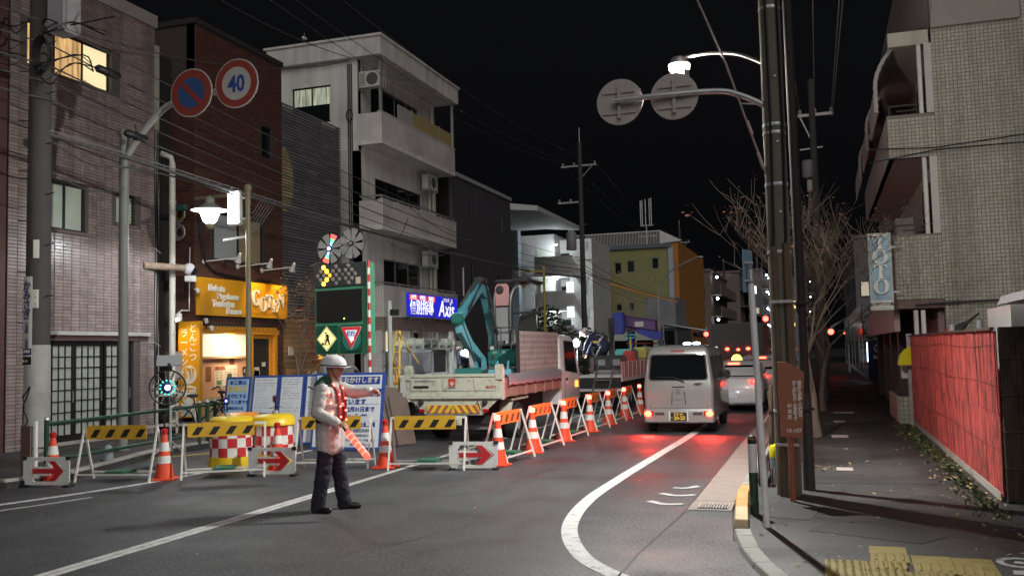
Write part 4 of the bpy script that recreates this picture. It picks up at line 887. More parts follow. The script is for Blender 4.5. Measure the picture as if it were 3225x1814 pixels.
for x,y,h in((2.55,17.6,2.15),(2.25,18.6,2.1)):MB().cyl((x,y,.03),(x,y,h),.055,n=10).build('post','galv',pj,smooth=40)
MB().lathe([(.0,0),(.10,.05),(.13,.6),(.03,.95),(.02,1.2)],(2.05,20.6,1.6),10,(.75,-.1,.6)).build('folded_parasol',M('parasol_dark',(.035,.03,.03),.8),pj)
MB().lathe([(.0,0),(.06,.05),(.05,.4),(.0,.45)],(2.12,20.2,1.78),8,(.7,0,.6)).build('parasol_tip',M('parasol_red',(.5,.10,.07),.7),pj)
ww=thing('parked_cover','dark vehicle roof standing behind the reed screen','vehicle',(3.2,18,.03))
MB().prism([(0,.4),(3.4,.4),(3.4,1.6),(3.0,2.02),(.6,2.06),(.15,1.7)],(2.6,19.5,0),X3,Z3,-2).build('body',M('car_black',(.02,.02,.022),.25),ww,bevel=.05,fix=True)
MB().prism([(.25,1.6),(3.1,1.6),(2.8,1.9),(.65,1.95)],(2.6,19.495,0),X3,Z3,.01).build('windscreen','glass_dark',ww,fix=True)
pl=thing('planter','low tiled planter box with a pale front beyond the screen','planter',(1.75,24,.03))
MB().box(1.54,2.3,22.25,24.9,.03,.62).build('wall','beige_mortar',pl);pieces(pl,'tile',wallgrid((1.54,22.25,.03),X3,Z3,.76,.6,.098,.098,.014,.006),'beige_tile',None,60)
MB().box(1.52,1.538,22.3,24.9,.05,.62).build('front_slab',M('slab_pink',(.50,.40,.38),.35,var=.2),pl);MB().box(1.6,2.25,22.35,24.8,.60,.64).build('soil',M('soil',(.05,.035,.025),.9,bump=.5,bscale=30),pl)
twg=MB()
for i in range(60):
 x=random.uniform(1.6,2.2);y=random.uniform(22.4,24.7);twg.tube([(x,y,.62),(x+random.uniform(-.1,.1),y+random.uniform(-.1,.1),.62+random.uniform(.1,.4))],[.006,.002],4)
twg.build('dry_twigs',M('twig',(.10,.075,.05),.9),pl)['kind']='stuff'
yd=thing('yellow_hood','bright yellow quarter-round hood on a white box by the tiled block','hood',(1.75,22.15,1.0))
MB().box(1.62,1.86,22.05,22.3,1.02,1.30).build('box',M('hood_box',(.62,.64,.58),.5),yd,bevel=.01)
hp=[(1.86,1.72)]+[(1.86-.32*math.sin(t*math.pi/16),1.32+.40*math.cos(t*math.pi/16))for t in range(9)]+[(1.86,1.32)]
MB().prism([p for p in hp[1:]],(0,22.0,0),X3,Z3,-.34).build('hood',M('hood_yellow',(.75,.66,.02),.35),yd,fix=True)
text('10',.10,'black',yd,(1.78,22.0,1.50),X3,Z3)
vm=thing('vending_machine','dark blue coffee vending machine beyond the dark columns','vending machine',(2.45,48.8,.03))
MB().box(2.1,2.95,48.5,49.5,.05,1.95).build('cabinet',M('vend_blue',(.018,.025,.09),.3),vm,bevel=.02);MB().box(2.085,2.1,48.55,49.45,.9,1.85).build('display',E('vend_glow',(.75,.85,1),1.8),vm)
text('BOSS',.22,'letter_white',vm,(2.58,48.5,1.12),X3,Z3,bold=.006)
MB().lathe([(.20,0),(.20,.01)],(2.58,48.5,1.55),20,(0,-1,0)).build('badge','letter_white',vm);MB().lathe([(.16,.01),(.16,.016)],(2.58,48.5,1.55),20,(0,-1,0)).build('badge_core',M('badge_dark',(.05,.06,.10),.5),vm)
MB().box(2.0,2.1,48.9,49.4,.05,.7).build('bin','galv',vm)
mf=thing('metal_fence','shiny brown corrugated metal fence receding along the footway','fence',(1.95,60,.03))
M('fence_sheet',(.20,.16,.13),.22,.6,var=.2)
for i in range(60):
 y=50.2+i*.62;MB().prism([(0,0),(.30,0),(.36,.05),(.60,.05),(.60,.065),(.35,.065),(.29,.015),(0,.015)],(1.95,y,2.0),Y3,X3,1.8).build('panel','fence_sheet',mf,fix=True)
MB().box(1.9,2.05,50.0,88,.03,.2).build('base_wall','concrete',mf)
for i in range(7):MB().box(1.93,1.95,50.1+i*6,50.18+i*6,.2,2.05).build('post','galv',mf)
M('pole_concrete',(.065,.06,.058),.8,var=.2,scale=3,dirt=.4,dscale=1.2,bump=.15,bscale=40)
M('pole_light',(.36,.355,.34),.8,var=.2,scale=4,dirt=.5,dscale=2.5,dcol=(.16,.15,.14))
M('pole_dark',(.014,.012,.011),.75,var=.3,dirt=.3)
M('porcelain',(.45,.43,.40),.3)
def insulator(parent,p):return MB().lathe([(.02,0),(.06,.02),(.06,.05),(.035,.06),(.06,.08),(.05,.13),(.02,.15)],p,10).build('insulator','porcelain',parent,smooth=40)
def crossarm(parent,x0,x1,y,z,ins):
 c=MB().box(x0,x1,y-.04,y+.04,z-.045,z+.045).build('crossarm','galv',parent)
 for x in ins:insulator(c,(x,y,z+.045))
 return c
P1=thing('utility_pole','thick concrete utility pole with clinic advert at the left edge','pole',(-13.05,13.0,.1))
MB().lathe([(.215,0),(.205,2.2),(.165,12.4)],(-13.05,13,.1),20).build('shaft','pole_concrete',P1,smooth=40)
MB().lathe([(.222,0),(.218,.9),(.213,1.75),(.206,1.76)],(-13.05,13,.35),20,cap=False).build('anti_poster_sheet','pole_light',P1,smooth=40)
MB().lathe([(.225,0),(.224,.22)],(-13.05,13,.1),20).build('foot_collar','concrete',P1,smooth=40)
for z in(2.35,5.6,7.0,7.9,8.3):MB().lathe([(.212-z*.0045,0),(.212-z*.0045,.05)],(-13.05,13,z),18).build('band','galv',P1)
for k,z in enumerate([2.5+i*.45 for i in range(13)]):MB().cyl((-13.05+(.19 if k%2 else-.19),12.97,z),(-13.05+(.40 if k%2 else-.40),12.93,z+.02),.010,n=6).build('step_bolt','dark_iron',P1)
def arcplate(cx,cy,r,a0,a1,z0,z1,n=10):
 f=[(cx+r*math.cos(R(a0+(a1-a0)*i/n)),cy+r*math.sin(R(a0+(a1-a0)*i/n)))for i in range(n+1)]
 b=[(cx+(r-.004)*math.cos(R(a0+(a1-a0)*i/n)),cy+(r-.004)*math.sin(R(a0+(a1-a0)*i/n)))for i in range(n+1)]
 rings=[[(x,y,z)for x,y in f]+[(x,y,z)for x,y in b[::-1]]for z in(z0,z1)]
 return MB().loft(rings,True)
ad=arcplate(-13.05,13,.226,165,292,1.75,3.30).build('advert_plate',M('advert_white',(.62,.62,.55),.5,dirt=.15),P1,fix=True)
def curvedtext(s,size,mat,parent,cx,cy,r,ang,z,**k):
 a=R(ang);n=Vector((math.cos(a),math.sin(a),0));ax=Vector((-math.sin(a),math.cos(a),0))
 return text('\n'.join(s),size,mat,parent,Vector((cx,cy,z))+n*(r+.012),ax,Z3,**k)
M('ink_blue',(.03,.05,.18),.6);M('blue_panel',(.02,.04,.16),.5)
curvedtext('かみさぎ',.185,'ink_blue',ad,-13.05,13,.226,268,2.88,bold=.003,ls=.9)
curvedtext('小児科・小児外科',.085,'ink_blue',ad,-13.05,13,.226,268,2.24,bold=.001,ls=.8)
curvedtext('チャイルドクリニック',.11,'ink_blue',ad,-13.05,13,.226,220,2.55,ls=.95)
for z0,z1,m in((1.98,2.20-.19,'blue_panel'),(2.0,2.02,'blue_panel')):pass
arcplate(-13.05,13,.229,200,290,1.94,2.16-.16+.05).build('advert_panel','blue_panel',ad,fix=True)
text('97-8400',.075,'paper',ad,Vector((-13.05,13,1.995))+Vector((math.cos(R(262)),math.sin(R(262)),0))*.242,(-math.sin(R(262)),math.cos(R(262)),0),Z3,bold=.002)
arcplate(-13.05,13,.229,200,290,1.77,1.91).build('advert_panel','black',ad,fix=True)
text('91-29',.06,'paper',ad,Vector((-13.05,13,1.83))+Vector((math.cos(R(262)),math.sin(R(262)),0))*.242,(-math.sin(R(262)),math.cos(R(262)),0),Z3)
for z in(2.75,3.62):arcplate(-13.05,13,.218,292,318,z,z+.32).build('number_plate','advert_white',P1,fix=True)
curvedtext('P29-02',.05,'black',P1,-13.05,13,.220,305,2.9)
sc=[(235,1.20),(262,1.28),(285,1.40),(270,1.22),(248,1.10),(238,1.02),(262,.92),(275,.80),(258,.72),(240,.70),(243,.95),(252,1.05),(238,1.25),(232,1.18)]
MB().tube(spline([(-13.05+.221*math.cos(R(a)),13+.221*math.sin(R(a)),z)for a,z in sc],6),.013,5).build('graffiti_mark','black',P1)
cb=thing('pole_cabinet','grey equipment cabinet hung high on the left utility pole','cabinet',(-12.5,13.0,7.6))
MB().box(-12.72,-12.30,12.78,13.18,7.58,8.62).build('case',M('cab_grey',(.34,.34,.36),.5,dirt=.2),cb,bevel=.04);MB().box(-12.68,-12.34,12.772,12.78,7.66,8.54).build('door','cab_grey',cb);MB().box(-12.86,-12.72,12.9,13.1,7.75,7.85).build('bracket','galv',cb);MB().box(-12.86,-12.72,12.9,13.1,8.3,8.4).build('bracket','galv',cb)
for k in range(4):
 rr=.26+.03*k;MB().tube([(-12.72+rr*.55*math.cos(t*.524),12.75-.03*k,7.15+rr*math.sin(t*.524))for t in range(13)],.02,6).build('cable_loop','black',P1)
random.seed(23)
for k in range(14):
 z=random.uniform(6.7,7.9);a=random.uniform(0,6.28);s_=random.choice((-1,1))
 MB().tube(spline([(-13.05+.18*s_,12.85,z),(-13.05+s_*random.uniform(.3,.75),12.8-random.uniform(0,.3),z+random.uniform(-.35,.1)),(-13.05+s_*random.uniform(.5,1.1),12.9,z+random.uniform(-.1,.35)),(-13.05+s_*random.uniform(.9,1.7),13.1,z+random.uniform(-.2,.2))],4),random.uniform(.008,.018),5).build('jumper_cable','black',P1)
for k,(z,x)in enumerate(((7.05,-12.2),(6.05,-12.25))):
 c_=thing('splice_closure',['black splice closure hanging on the upper cables by the lit window','black splice closure on the lower cable bundle by the left pole'][k],'closure',(x,13.1,z))
 MB().lathe([(.03,-.28),(.075,-.22),(.075,.22),(.03,.28)],(x+.1,13.6+.8*k,z-.02),12,(.1,.98,-.06)).build('case','black',c_,smooth=40);MB().lathe([(.085,-.03),(.085,.03)],(x+.1,13.6+.8*k,z-.02),12,(.1,.98,-.06)).build('clamp','dark_iron',c_)
 MB().tube([(x+.1,13.6+.8*k,z+.05),(x+.08,13.6+.8*k,z+.2)],.012,5).build('hanger','dark_iron',c_)
def pole_far(x,y,h,label,r=.17,arm=True):
 p=thing('utility_pole',label,'pole',(x,y,.1))
 MB().lathe([(r,0),(r*.7,h)],(x,y,.1),14).build('shaft','pole_concrete',p,smooth=40)
 if arm:
  crossarm(p,x-1.1,x+.95,y,h-1.25,(x-1.0,x-.35,x+.85));crossarm(p,x-1.35,x+.1,y,h-3.3,(x-1.25,x-.6))
  MB().bar((x,y,h-2.0),(x+.7,y,h-1.3),.04,.04).build('brace','galv',p)
  MB().cyl((x,y,h),(x,y,h+.9),.03,n=6).build('top_rod','galv',p)
  t=MB().lathe([(.25,0),(.29,.05),(.29,.95),(.25,1.0)],(x-.62,y,h-6.0),14).build('transformer',M('trafo',(.24,.24,.25),.6),p,smooth=40)
  for k in range(3):insulator(t,(x-.75+k*.13,y,h-5.0))
  crossarm(p,x-.3,x+.9,y,h-6.6,(x+.8,));crossarm(p,x-.9,x+.1,y,6.3,())
 for k in range(12):MB().cyl((x+(.12 if k%2 else-.12),y,2.2+k*.6),(x+(.30 if k%2 else-.30),y,2.2+k*.6),.012,n=5).build('step_bolt','galv',p)
 return p
P2=pole_far(-12.5,50.8,13.4,'concrete utility pole with crossarms in front of the white flats')
P3=pole_far(-12.4,89,13.0,'utility pole beside the orange flank of the yellow building')
P4=pole_far(-12.0,127,12.6,'distant utility pole before the blank mauve wall')
PR=thing('utility_pole','big concrete pole at right carrying the lit street lamp','pole',(-.44,11.72,.03))
MB().lathe([(.145,0),(.118,9)],(-.44,11.72,.03),20).build('shaft',M('pole_right',(.13,.12,.095),.8,var=.2,scale=3,dirt=.4,dscale=1.2,bump=.15,bscale=40),PR,smooth=40)
for z in(1.0,2.9,3.72,4.35,4.45,5.9):MB().lathe([(.150-z*.003,0),(.152-z*.003,.02),(.150-z*.003,.04)],(-.44,11.72,z),18).build('band','galv',PR)
for a,x in((-.50,0),(-.36,1)):
 MB().cyl((a,11.555,.03),(a,11.59,2.98+.03*x),.042,n=10).build('cable_guard',M('guard_rust',(.10,.075,.045),.8,var=.35,scale=6,dirt=.5,dscale=4),PR,smooth=40)
 MB().tube([(a,11.59,2.98),(a+.01,11.6,3.1),(a+.03,11.6,4.4),(a+.02,11.6,6.5)],.02,6).build('riser_cable','black',PR)
for z in(.62,2.3):MB().box(-.56,-.30,11.50,11.515,z,z+.035).build('strap','galv',PR)
for k,z in enumerate((5.05,4.25,3.4)):MB().cyl((-.40,11.61,z),(-.40,11.58,z),.016,n=8).build('step_hole','galv',PR)
arm=MB().tube(spline([(-.46,11.75,5.20),(-.64,11.95,5.38),(-.90,12.25,5.58),(-1.25,12.6,5.74),(-1.62,12.92,5.83)],6),.022,8).build('lamp_arm','galv',PR,smooth=40)
hd=MB().lathe([(.02,.11),(.10,.10),(.14,.03),(.145,0)],(-1.73,13.0,5.75),18,cap=True).build('lamp_head','galv',PR,smooth=40)
MB().lathe([(.150,.0),(.145,-.06),(.10,-.13),(.02,-.16)],(-1.73,13.0,5.75),18).build('lamp_bowl',E('street_bowl',(1,.97,.72),9),PR,smooth=60)
lamp('street_light','SPOT',(-1.75,13.0,5.53),1250,(.98,1,.95),PR,.06,168,(-4.8,11.6,0),.5)
lamp('street_spill','POINT',(-1.75,13.0,5.54),560,(1,.98,.88),PR,.06)
MB().bar((-1.615,12.868,5.18),(-1.615,12.868,5.64),.008,.085,(.70,.714,0)).build('added_blocker','galv',PR)  # added plate that keeps the lamp's light off the pole
sa=MB().tube(spline([(-.47,11.7,4.68),(-.62,11.7,4.78),(-.85,11.7,4.90),(-1.1,11.7,4.97),(-1.7,11.62,4.97),(-2.4,11.60,4.96)],6),.036,10).build('sign_arm','galv',PR,smooth=40)
for k,x in enumerate((-2.33,-1.63)):
 s=thing('round_sign',['grey back of the left round road sign below the street lamp','grey back of the round road sign right under the street lamp'][k],'road sign',(x,11.69,4.96))
 MB().lathe([(.295,0),(.30,.004),(.30,.012)],(x,11.685,4.96),36,(0,1,0)).build('disc',M('sign_back',(.42,.38,.36),.6,0,var=.08),s)
 MB().lathe([(.30,.0125),(.30,.014)],(x,11.685,4.96),36,(0,1,0)).build('face',M('sign_face_red',(.5,.03,.03),.5),s)
 for z in(4.82,5.09):MB().box(x-.21,x+.21,11.665,11.684,z-.018,z+.018).build('rib','sign_back',s)
 MB().box(x-.02,x+.02,11.64,11.665,4.74,5.18).build('clamp','sign_back',s)
pd=thing('steel_post','slim dark post standing right behind the big lamp pole','post',(-.19,12.1,.03))
MB().cyl((-.22,12.1,.03),(-.235,12.1,7.4),.062,.058,14).build('shaft','pole_dark',pd,smooth=40);MB().cyl((-.22,12.1,.03),(-.22,12.1,1.2),.072,n=14).build('sleeve',M('sleeve_grey',(.03,.028,.028),.6),pd,smooth=40)
for z in(1.0,2.3):MB().lathe([(.10,0),(.10,.03)],(-.22,12.1,z),14).build('band','dark_iron',pd)
PR2=thing('utility_pole','slim pole with crossarm behind the bare tree on the right','pole',(.02,31,.03))
MB().lathe([(.15,0),(.10,10.2)],(.02,31,.03),14).build('shaft','pole_concrete',PR2,smooth=40);crossarm(PR2,-.42,.66,31,9.1,(-.35,.1,.6));MB().bar((-.35,31,9.05),(.0,31,8.2),.04,.04).build('brace','galv',PR2);MB().bar((-.40,31,8.0),(.3,31,8.05),.04,.04).build('crossarm','galv',PR2)
MB().lathe([(.16,0),(.18,.04),(.18,.5),(.14,.55)],(-.18,31,7.1),12).build('transformer','trafo',PR2,smooth=40);MB().lathe([(.05,0),(.09,.03),(.09,.35),(.05,.4)],(-.14,30.85,6.6),10).build('fuse','porcelain',PR2,smooth=40)
def cable(label,a,b,sag,r=.012,mat='cable_black',n=14,group='overhead cables'):
 a=Vector(a);b=Vector(b);pts=[a.lerp(b,i/n)-Z3*(sag*4*(i/n)*(1-i/n))for i in range(n+1)]
 o=MB().tube(pts,r,5).build('overhead_cable',mat);tag(o,label,'cable',group);return o
M('cable_black',(.085,.085,.088),.5,var=.1);M('cable_grey',(.22,.22,.22),.5)
A1=(-13.05,13.0);A2=(-12.5,50.8);A3=(-12.4,89);A4=(-12.0,127)
ORD=['second highest','third','fourth','lowest','highest']
for qi,(dx,z1,z2,sg,r)in enumerate(((.20,7.45,6.5,.75,.014),(.24,7.05,6.3,.8,.016),(.26,6.75,6.15,.85,.012),(.22,6.45,5.9,.8,.015),(.30,7.8,6.9,.7,.012))):
 cable('%s of five black cables from the left pole past the shops'%ORD[qi],(A1[0]+dx,13.0,z1),(A2[0]+.1,50.8,z2),sg,r)
 cable('%s of five cables beyond the pole by the white flats'%ORD[qi],(A2[0]+.1,50.8,z2),(A3[0]+.1,89,z2-.1),.7,r*1.1)
 cable('%s of five cables leaving the left pole towards the left edge'%ORD[qi],(A1[0]+dx,13.0,z1),(-13.3+dx,-20,z1+.3),.6,r)
for dx,LH in((-1.0,'leftmost'),(-.35,'middle'),(.85,'rightmost')):
 cable(LH+' thin high wire over the white block',(A1[0]+dx,13.0,12.25),(A2[0]+dx,50.8,12.3),1.0,.010,group='high voltage wires');cable(LH+' thin high wire between the second and third poles',(A2[0]+dx,50.8,12.3),(A3[0]+dx,89,11.9),.9,.012,group='high voltage wires');cable(LH+' thin high wire between the two farthest poles',(A3[0]+dx,89,11.9),(A4[0]+dx,127,11.5),.9,.016,group='high voltage wires')
bd=thing('cable_bundle','thick lashed telephone cable bundle sagging past the ornamental lamp post','cable',(-12.8,13,5.7))
bp=spline([(-12.9,13.0,5.85),(-12.65,14.9,5.72),(-12.0,17.25,5.42),(-12.0,22,5.30),(-12.2,32,5.25),(-12.4,42,5.45),(-12.4,50.7,5.8)],6)
MB().tube(bp,.035,6).build('main_cable','cable_black',bd,smooth=60);MB().tube([p+Vector((.02,0,.07))for p in bp],.012,5).build('messenger_wire','cable_grey',bd)
hx=MB().tube([bp[0].lerp(bp[-1],0)if False else bp[min(len(bp)-1,i//6)].lerp(bp[min(len(bp)-1,i//6+1)],(i%6)/6)+Vector((.05*math.cos(i*1.6),0,.05*math.sin(i*1.6)+.02))for i in range(6*(len(bp)-1))],.006,4).build('lashing','cable_grey',bd)
bq=thing('cable_bundle','lower cable bundle looping from left pole to the sign post head','cable',(-12.8,13,5.5))
MB().tube(spline([(-12.88,13.0,5.75),(-12.75,13.9,5.45),(-12.7,14.8,5.55),(-12.5,16,5.55),(-12.0,17.3,5.35)],6),.022,6).build('main_cable','cable_black',bq)
MB().tube(spline([(-12.88,13.0,5.2),(-12.75,13.9,4.95),(-12.72,14.75,5.15)],6),.012,5).build('drop_wire','cable_black',bq)
dr=thing('drop_wires','pale drop wires hanging from the bundle over the brick shop','cable',(-12.1,18.5,5.3))
for k in range(6):MB().tube(spline([(-12.0,18.3+k*.12,5.36),(-12.4-.05*k,18.4+k*.12,5.0-.05*k),(-13.2,18.6+k*.16,4.85+.05*k)],4),.008,4).build('wire','cable_grey',dr)
for k,(a,b,s)in enumerate((((-12.3,27,6.1),(-14.0,29.5,5.9),.25),((-12.3,33,6.0),(-14.2,30.6,7.4),.3),((-12.3,30,5.2),(-14.0,29.0,5.7),.2),((-12.4,45,6.0),(-14.5,36,6.3),.4),((-13.0,13.2,7.9),(-15.2,28.6,12.0),.5),((-13.0,13.2,10.4),(-15.1,28.6,12.1),.4))):
 cable(['short drop cable curving up to the second balcony corner','steep drop cable rising to the middle balcony rail','lowest drop cable reaching the first balcony corner','drop cable slanting back to the charcoal building','drop cable from the left pole to the white roof corner','upper thin cable from off frame to the white roof'][k],a,b,s,.014,group='drop cables')
MB_node=thing('cable_joint','white cable joint on the wire above the round speed sign','joint',(-14.6,24.3,11.3))
MB().lathe([(.02,-.12),(.05,-.08),(.05,.08),(.02,.12)],(-14.55,24.6,11.45),10,(0,1,.1)).build('case','white_paint_metal',MB_node)
MB().tube([(-14.55,24.6,11.5),(-14.55,24.6,11.62)],.01,5).build('clip','galv',MB_node)
for(a,b,s,r),RW in zip((((.60,31,9.2),(.75,-8,8.6),.3,.012),((.62,31,9.0),(.95,-8,9.2),.3,.012),((-.35,31,9.2),(-.45,11.72,9.0),.3,.010),((.1,31,9.2),(.2,-8,9.0),.4,.010)),('left of the two close wires up the right sky','right of the two close wires up the right sky','wire from the lamp pole top to the slim pole','faint single wire left of the close pair')):
 cable(RW,a,b,s,r,'cable_grey',group='right hand wires')
gw=thing('riser_wire','spiral wrapped wire slanting up from the lamp pole','cable',(-.55,11.68,3.8))
MB().tube([(-.53,11.66,3.8),(-.78,11.68,4.62),(-.98,11.7,5.3),(-1.28,11.72,6.1),(-1.5,11.74,6.8)],.014,6).build('wire',M('cable_pink',(.30,.22,.22),.6),gw);
for t0,p,q in((0,(-.58,11.665,3.95),(-.64,11.668,4.15)),(1,(-.70,11.67,4.38),(-.75,11.675,4.55))):MB().tube([p,q],.022,6).build('sleeve',M('cable_sleeve',(.42,.30,.30),.5),gw)
MB().tube([(-.83,11.685,4.78),(-.56,11.69,4.74)],.010,5).build('stay','galv',gw)
LO='marker tape cable with orange flags over the far work site'
og=thing('flag_line','orange and white marker tubes strung over the far roadworks','marker line',(-10.5,52,5))
MB().tube([(-12.4,50.8,6.1),(-10.4,55,5.3),(-8.6,60,4.75)],.02,5).build('wire','cable_black',og)
MB().tube([(-11.4,52.8,5.55),(-10.0,56.2,5.1),(-8.6,60,4.72)],.03,6).build('orange_tube',E('tube_orange',(.9,.28,.05),.12,(.5,.18,.04)),og)
for k in range(9):MB().bar((-12.0+k*.3,51.5+k*.75,6.5-k*.06),(-11.93+k*.3,51.6+k*.75,6.38-k*.06),.05,.04).build('flag',M('flag_pale',(.6,.4,.25),.6),og)
sp=thing('sign_column','grey steel column with curved arm holding two round signs','sign post',(-12.79,14.82,.1))
MB().cyl((-12.79,14.82,.1),(-12.79,14.82,6.25),.095,.088,16).build('shaft',M('column_green',(.19,.20,.185),.55,dirt=.35,dscale=2),sp,smooth=40)
MB().lathe([(.105,0),(.105,.08),(.02,.14)],(-12.79,14.82,6.2),16).build('cap','column_green',sp,smooth=40);MB().lathe([(.13,0),(.13,.05)],(-12.79,14.82,.1),16).build('base_plate','column_green',sp)
MB().tube(spline([(-12.75,14.82,5.75),(-12.5,14.82,6.05),(-12.1,14.82,6.45),(-11.75,14.82,6.68),(-11.3,14.82,6.78),(-10.6,14.82,6.84),(-10.0,14.82,6.86)],5),.062,10).build('arm',M('arm_pale',(.42,.42,.41),.4,.3),sp,smooth=40)
M('road_red',(.20,.03,.022),.5);M('road_blue',(.02,.06,.17),.5);M('sign_white',(.34,.33,.31),.5);M('sign_navy',(.02,.05,.22),.5)
def disc(parent,x,y,z,r0,r1,d,m,nm,nn=36):
 if r0<=0:return MB().lathe([(r1,0),(r1,.003)],(x,y-d,z),nn,(0,-1,0)).build(nm,m,parent)
 a=[(x+r0*math.cos(2*math.pi*t/nn),y-d,z+r0*math.sin(2*math.pi*t/nn))for t in range(nn)];b=[(x+r1*math.cos(2*math.pi*t/nn),y-d,z+r1*math.sin(2*math.pi*t/nn))for t in range(nn)]
 return MB().add(a+b,[(i,(i+1)%nn,nn+(i+1)%nn,nn+i)for i in range(nn)]).build(nm,m,parent,fix=True)
for k,(x,z)in enumerate(((-11.14,6.83),(-10.14,6.90))):
 s=thing('round_sign',['round blue no stopping sign with red rim and slash','round 40 speed limit sign with red rim'][k],'road sign',(x,14.7,z))
 MB().lathe([(.465,0),(.47,.01),(.465,.02)],(x,14.72,z),40,(0,-1,0)).build('plate','sign_white',s)
 if k==0:
  disc(s,x,14.70,z,.295,.445,.003,'road_red','rim');disc(s,x,14.70,z,0,.295,.0,'road_blue','field')
  MB().bar((x-.25,14.694,z+.25),(x+.25,14.694,z-.25),.10,.002,(0,1,0)).build('slash','road_red',s)
 else:
  disc(s,x,14.70,z,.315,.445,.003,'road_red','rim')
  text('40',.44,'sign_navy',s,(x,14.70,z-.02),X3,Z3,bold=.012,sx=.82)
 MB().box(x-.03,x+.03,14.72,14.80,z-.15,z+.15).build('clamp','galv',s)
M('post_olive',(.20,.17,.095),.55,var=.15,dirt=.25)
def lamp_post(x,y,label,lit,mat='post_olive'):
 p=thing('lamp_post',label,'street lamp',(x,y,.1))
 MB().cyl((x,y,.1),(x,y,1.5),.085,.08,14).build('base_tube',mat,p,smooth=40);MB().cyl((x,y,1.5),(x,y,5.5),.062,.055,14).build('shaft',mat,p,smooth=40)
 MB().lathe([(.062,0),(.085,.03),(.085,.12),(.06,.16)],(x,y,5.4),12).build('finial',mat,p,smooth=40)
 MB().bar((x,y,5.36),(x-1.35,y,5.36),.05,.06).build('cross_arm',mat,p);MB().cyl((x-.98,y,5.36),(x-.98,y,5.22),.03,n=8).build('hanger',mat,p)
 MB().lathe([(.05,.28),(.10,.24),(.11,.12),(.24,.04),(.40,-.02),(.41,-.04)],(x-.98,y,5.10),24,cap=False).build('shade',M('shade_green',(.20,.22,.19),.5),p,smooth=50)
 MB().lathe([(.21,-.02),(.21,-.10),(.14,-.28),(.08,-.33)],(x-.98,y,5.10),20).build('globe',E('globe_lit',(.93,.97,1),7)if lit else M('globe_off',(.5,.5,.47),.3),p,smooth=50)
 MB().lathe([(.09,0),(.09,-.08),(.06,-.12)],(x-.98,y,4.77),12).build('globe_cap',mat,p,smooth=40)
 MB().lathe([(.40,-.022),(.20,-.024)],(x-.98,y,5.09),24,cap=False).build('reflector',E('reflector_lit',(.93,.97,1),4)if lit else 'globe_off',p)
 MB().bar((x,y-.02,4.43),(x-.62,y-.02,4.38),.03,.05).build('bracket','white_paint_metal',p)
 if lit:
  lamp('globe_light','SPOT',(x-.98,y,4.66),300,(.93,.97,1),p,.12,176,(x-.98,y,0),.25)
  for z in(4.9,5.06):MB().cyl((x,y,z),(x+.11,y,z),.02,n=6).build('fixing','black',p)
 return p
lp=lamp_post(-11.72,17.4,'olive lamp post with lit bell lantern before the ramen shop',True)
lamp_post(-11.7,40.2,'mustard lamp post rising behind the excavator',False,M('post_mustard',(.42,.34,.06),.5))
ls_=thing('lit_box_sign','small glowing white box sign on the ornamental lamp post','sign',(-12.0,17.35,4.7))
MB().box(-12.17,-11.87,17.28,17.46,4.68,5.44).build('case',M('case_white',(.55,.55,.55),.5),ls_,bevel=.03);MB().box(-12.15,-11.89,17.274,17.28,4.71,5.41).build('face',E('box_lit',(.93,.97,1),5),ls_);MB().box(-11.87,-11.77,17.36,17.40,4.8,4.84).build('bracket','galv',ls_);MB().box(-11.87,-11.77,17.36,17.40,5.25,5.29).build('bracket','galv',ls_)
sl2=thing('street_light','slim grey street light with long curved arm over the far roadworks','street lamp',(-10.9,66.5,.1))
MB().cyl((-10.9,66.5,.1),(-10.9,66.5,5.6),.08,.06,10).build('shaft','galv',sl2,smooth=40);MB().tube(spline([(-10.9,66.5,5.6),(-10.7,66.5,6.4),(-10.0,66.5,7.2),(-9.0,66.5,7.75),(-8.1,66.5,8.1)],5),.05,8).build('arm','galv',sl2,smooth=40);MB().ball((-7.9,66.5,8.12),.22,12,8,(1.3,.6,.4)).build('head','galv',sl2,smooth=50)
wp=thing('white_pole','plain white pole on the right footway with blue plate on top','pole',(-.59,9.61,.03))
MB().tube([(-.59,9.61,.03),(-.62,9.61,1.4),(-.645,9.61,2.42)],[.034,.033,.032],14).build('shaft',M('pole_white',(.82,.83,.84),.45,dirt=.2),wp,smooth=40)
MB().cyl((-.645,9.61,2.42),(-.65,9.61,2.56),.036,n=12).build('top_cap','galv',wp)
bpz=MB().prism([(-.05,2.33),(.34,2.36),(.36,2.78),(-.03,2.76)],(-.70,9.55,0),(.16,.985,0),Z3,.008).build('plate',M('plate_blue',(.22,.38,.52),.5,var=.2),wp,fix=True)
for z in(2.44,2.62):MB().box(-.70,-.62,9.56,9.66,z,z+.02).build('plate_bracket','galv',wp)
bo=thing('bollard','green and white bollard with black cap by the kerb','bollard',(-.75,10.3,.03))
MB().cyl((-.75,10.3,.03),(-.75,10.3,.47),.046,n=16).build('lower_sleeve',M('bollard_green',(.018,.055,.03),.4),bo,smooth=40);MB().cyl((-.75,10.3,.47),(-.75,10.3,.80),.046,n=16).build('upper_sleeve',M('bollard_white',(.72,.73,.72),.35),bo,smooth=40)
MB().lathe([(.048,0),(.048,.06),(.03,.085),(.0,.09)],(-.75,10.3,.77),16).build('cap','black',bo,smooth=50);MB().lathe([(.050,0),(.050,.015)],(-.75,10.3,.815),16).build('ring',M('brass',(.5,.38,.2),.3,.8),bo)
ev=thing('shelter_sign','brown evacuation notice board on a brown post by the lamp pole','sign',(-.40,11.15,.03))
M('evac_brown',(.27,.085,.045),.55,var=.06,dirt=.1);MB().cyl((-.385,11.19,.03),(-.385,11.19,.9),.032,n=12).build('post','evac_brown',ev,smooth=40)
ea=Vector((.985,.17,0))
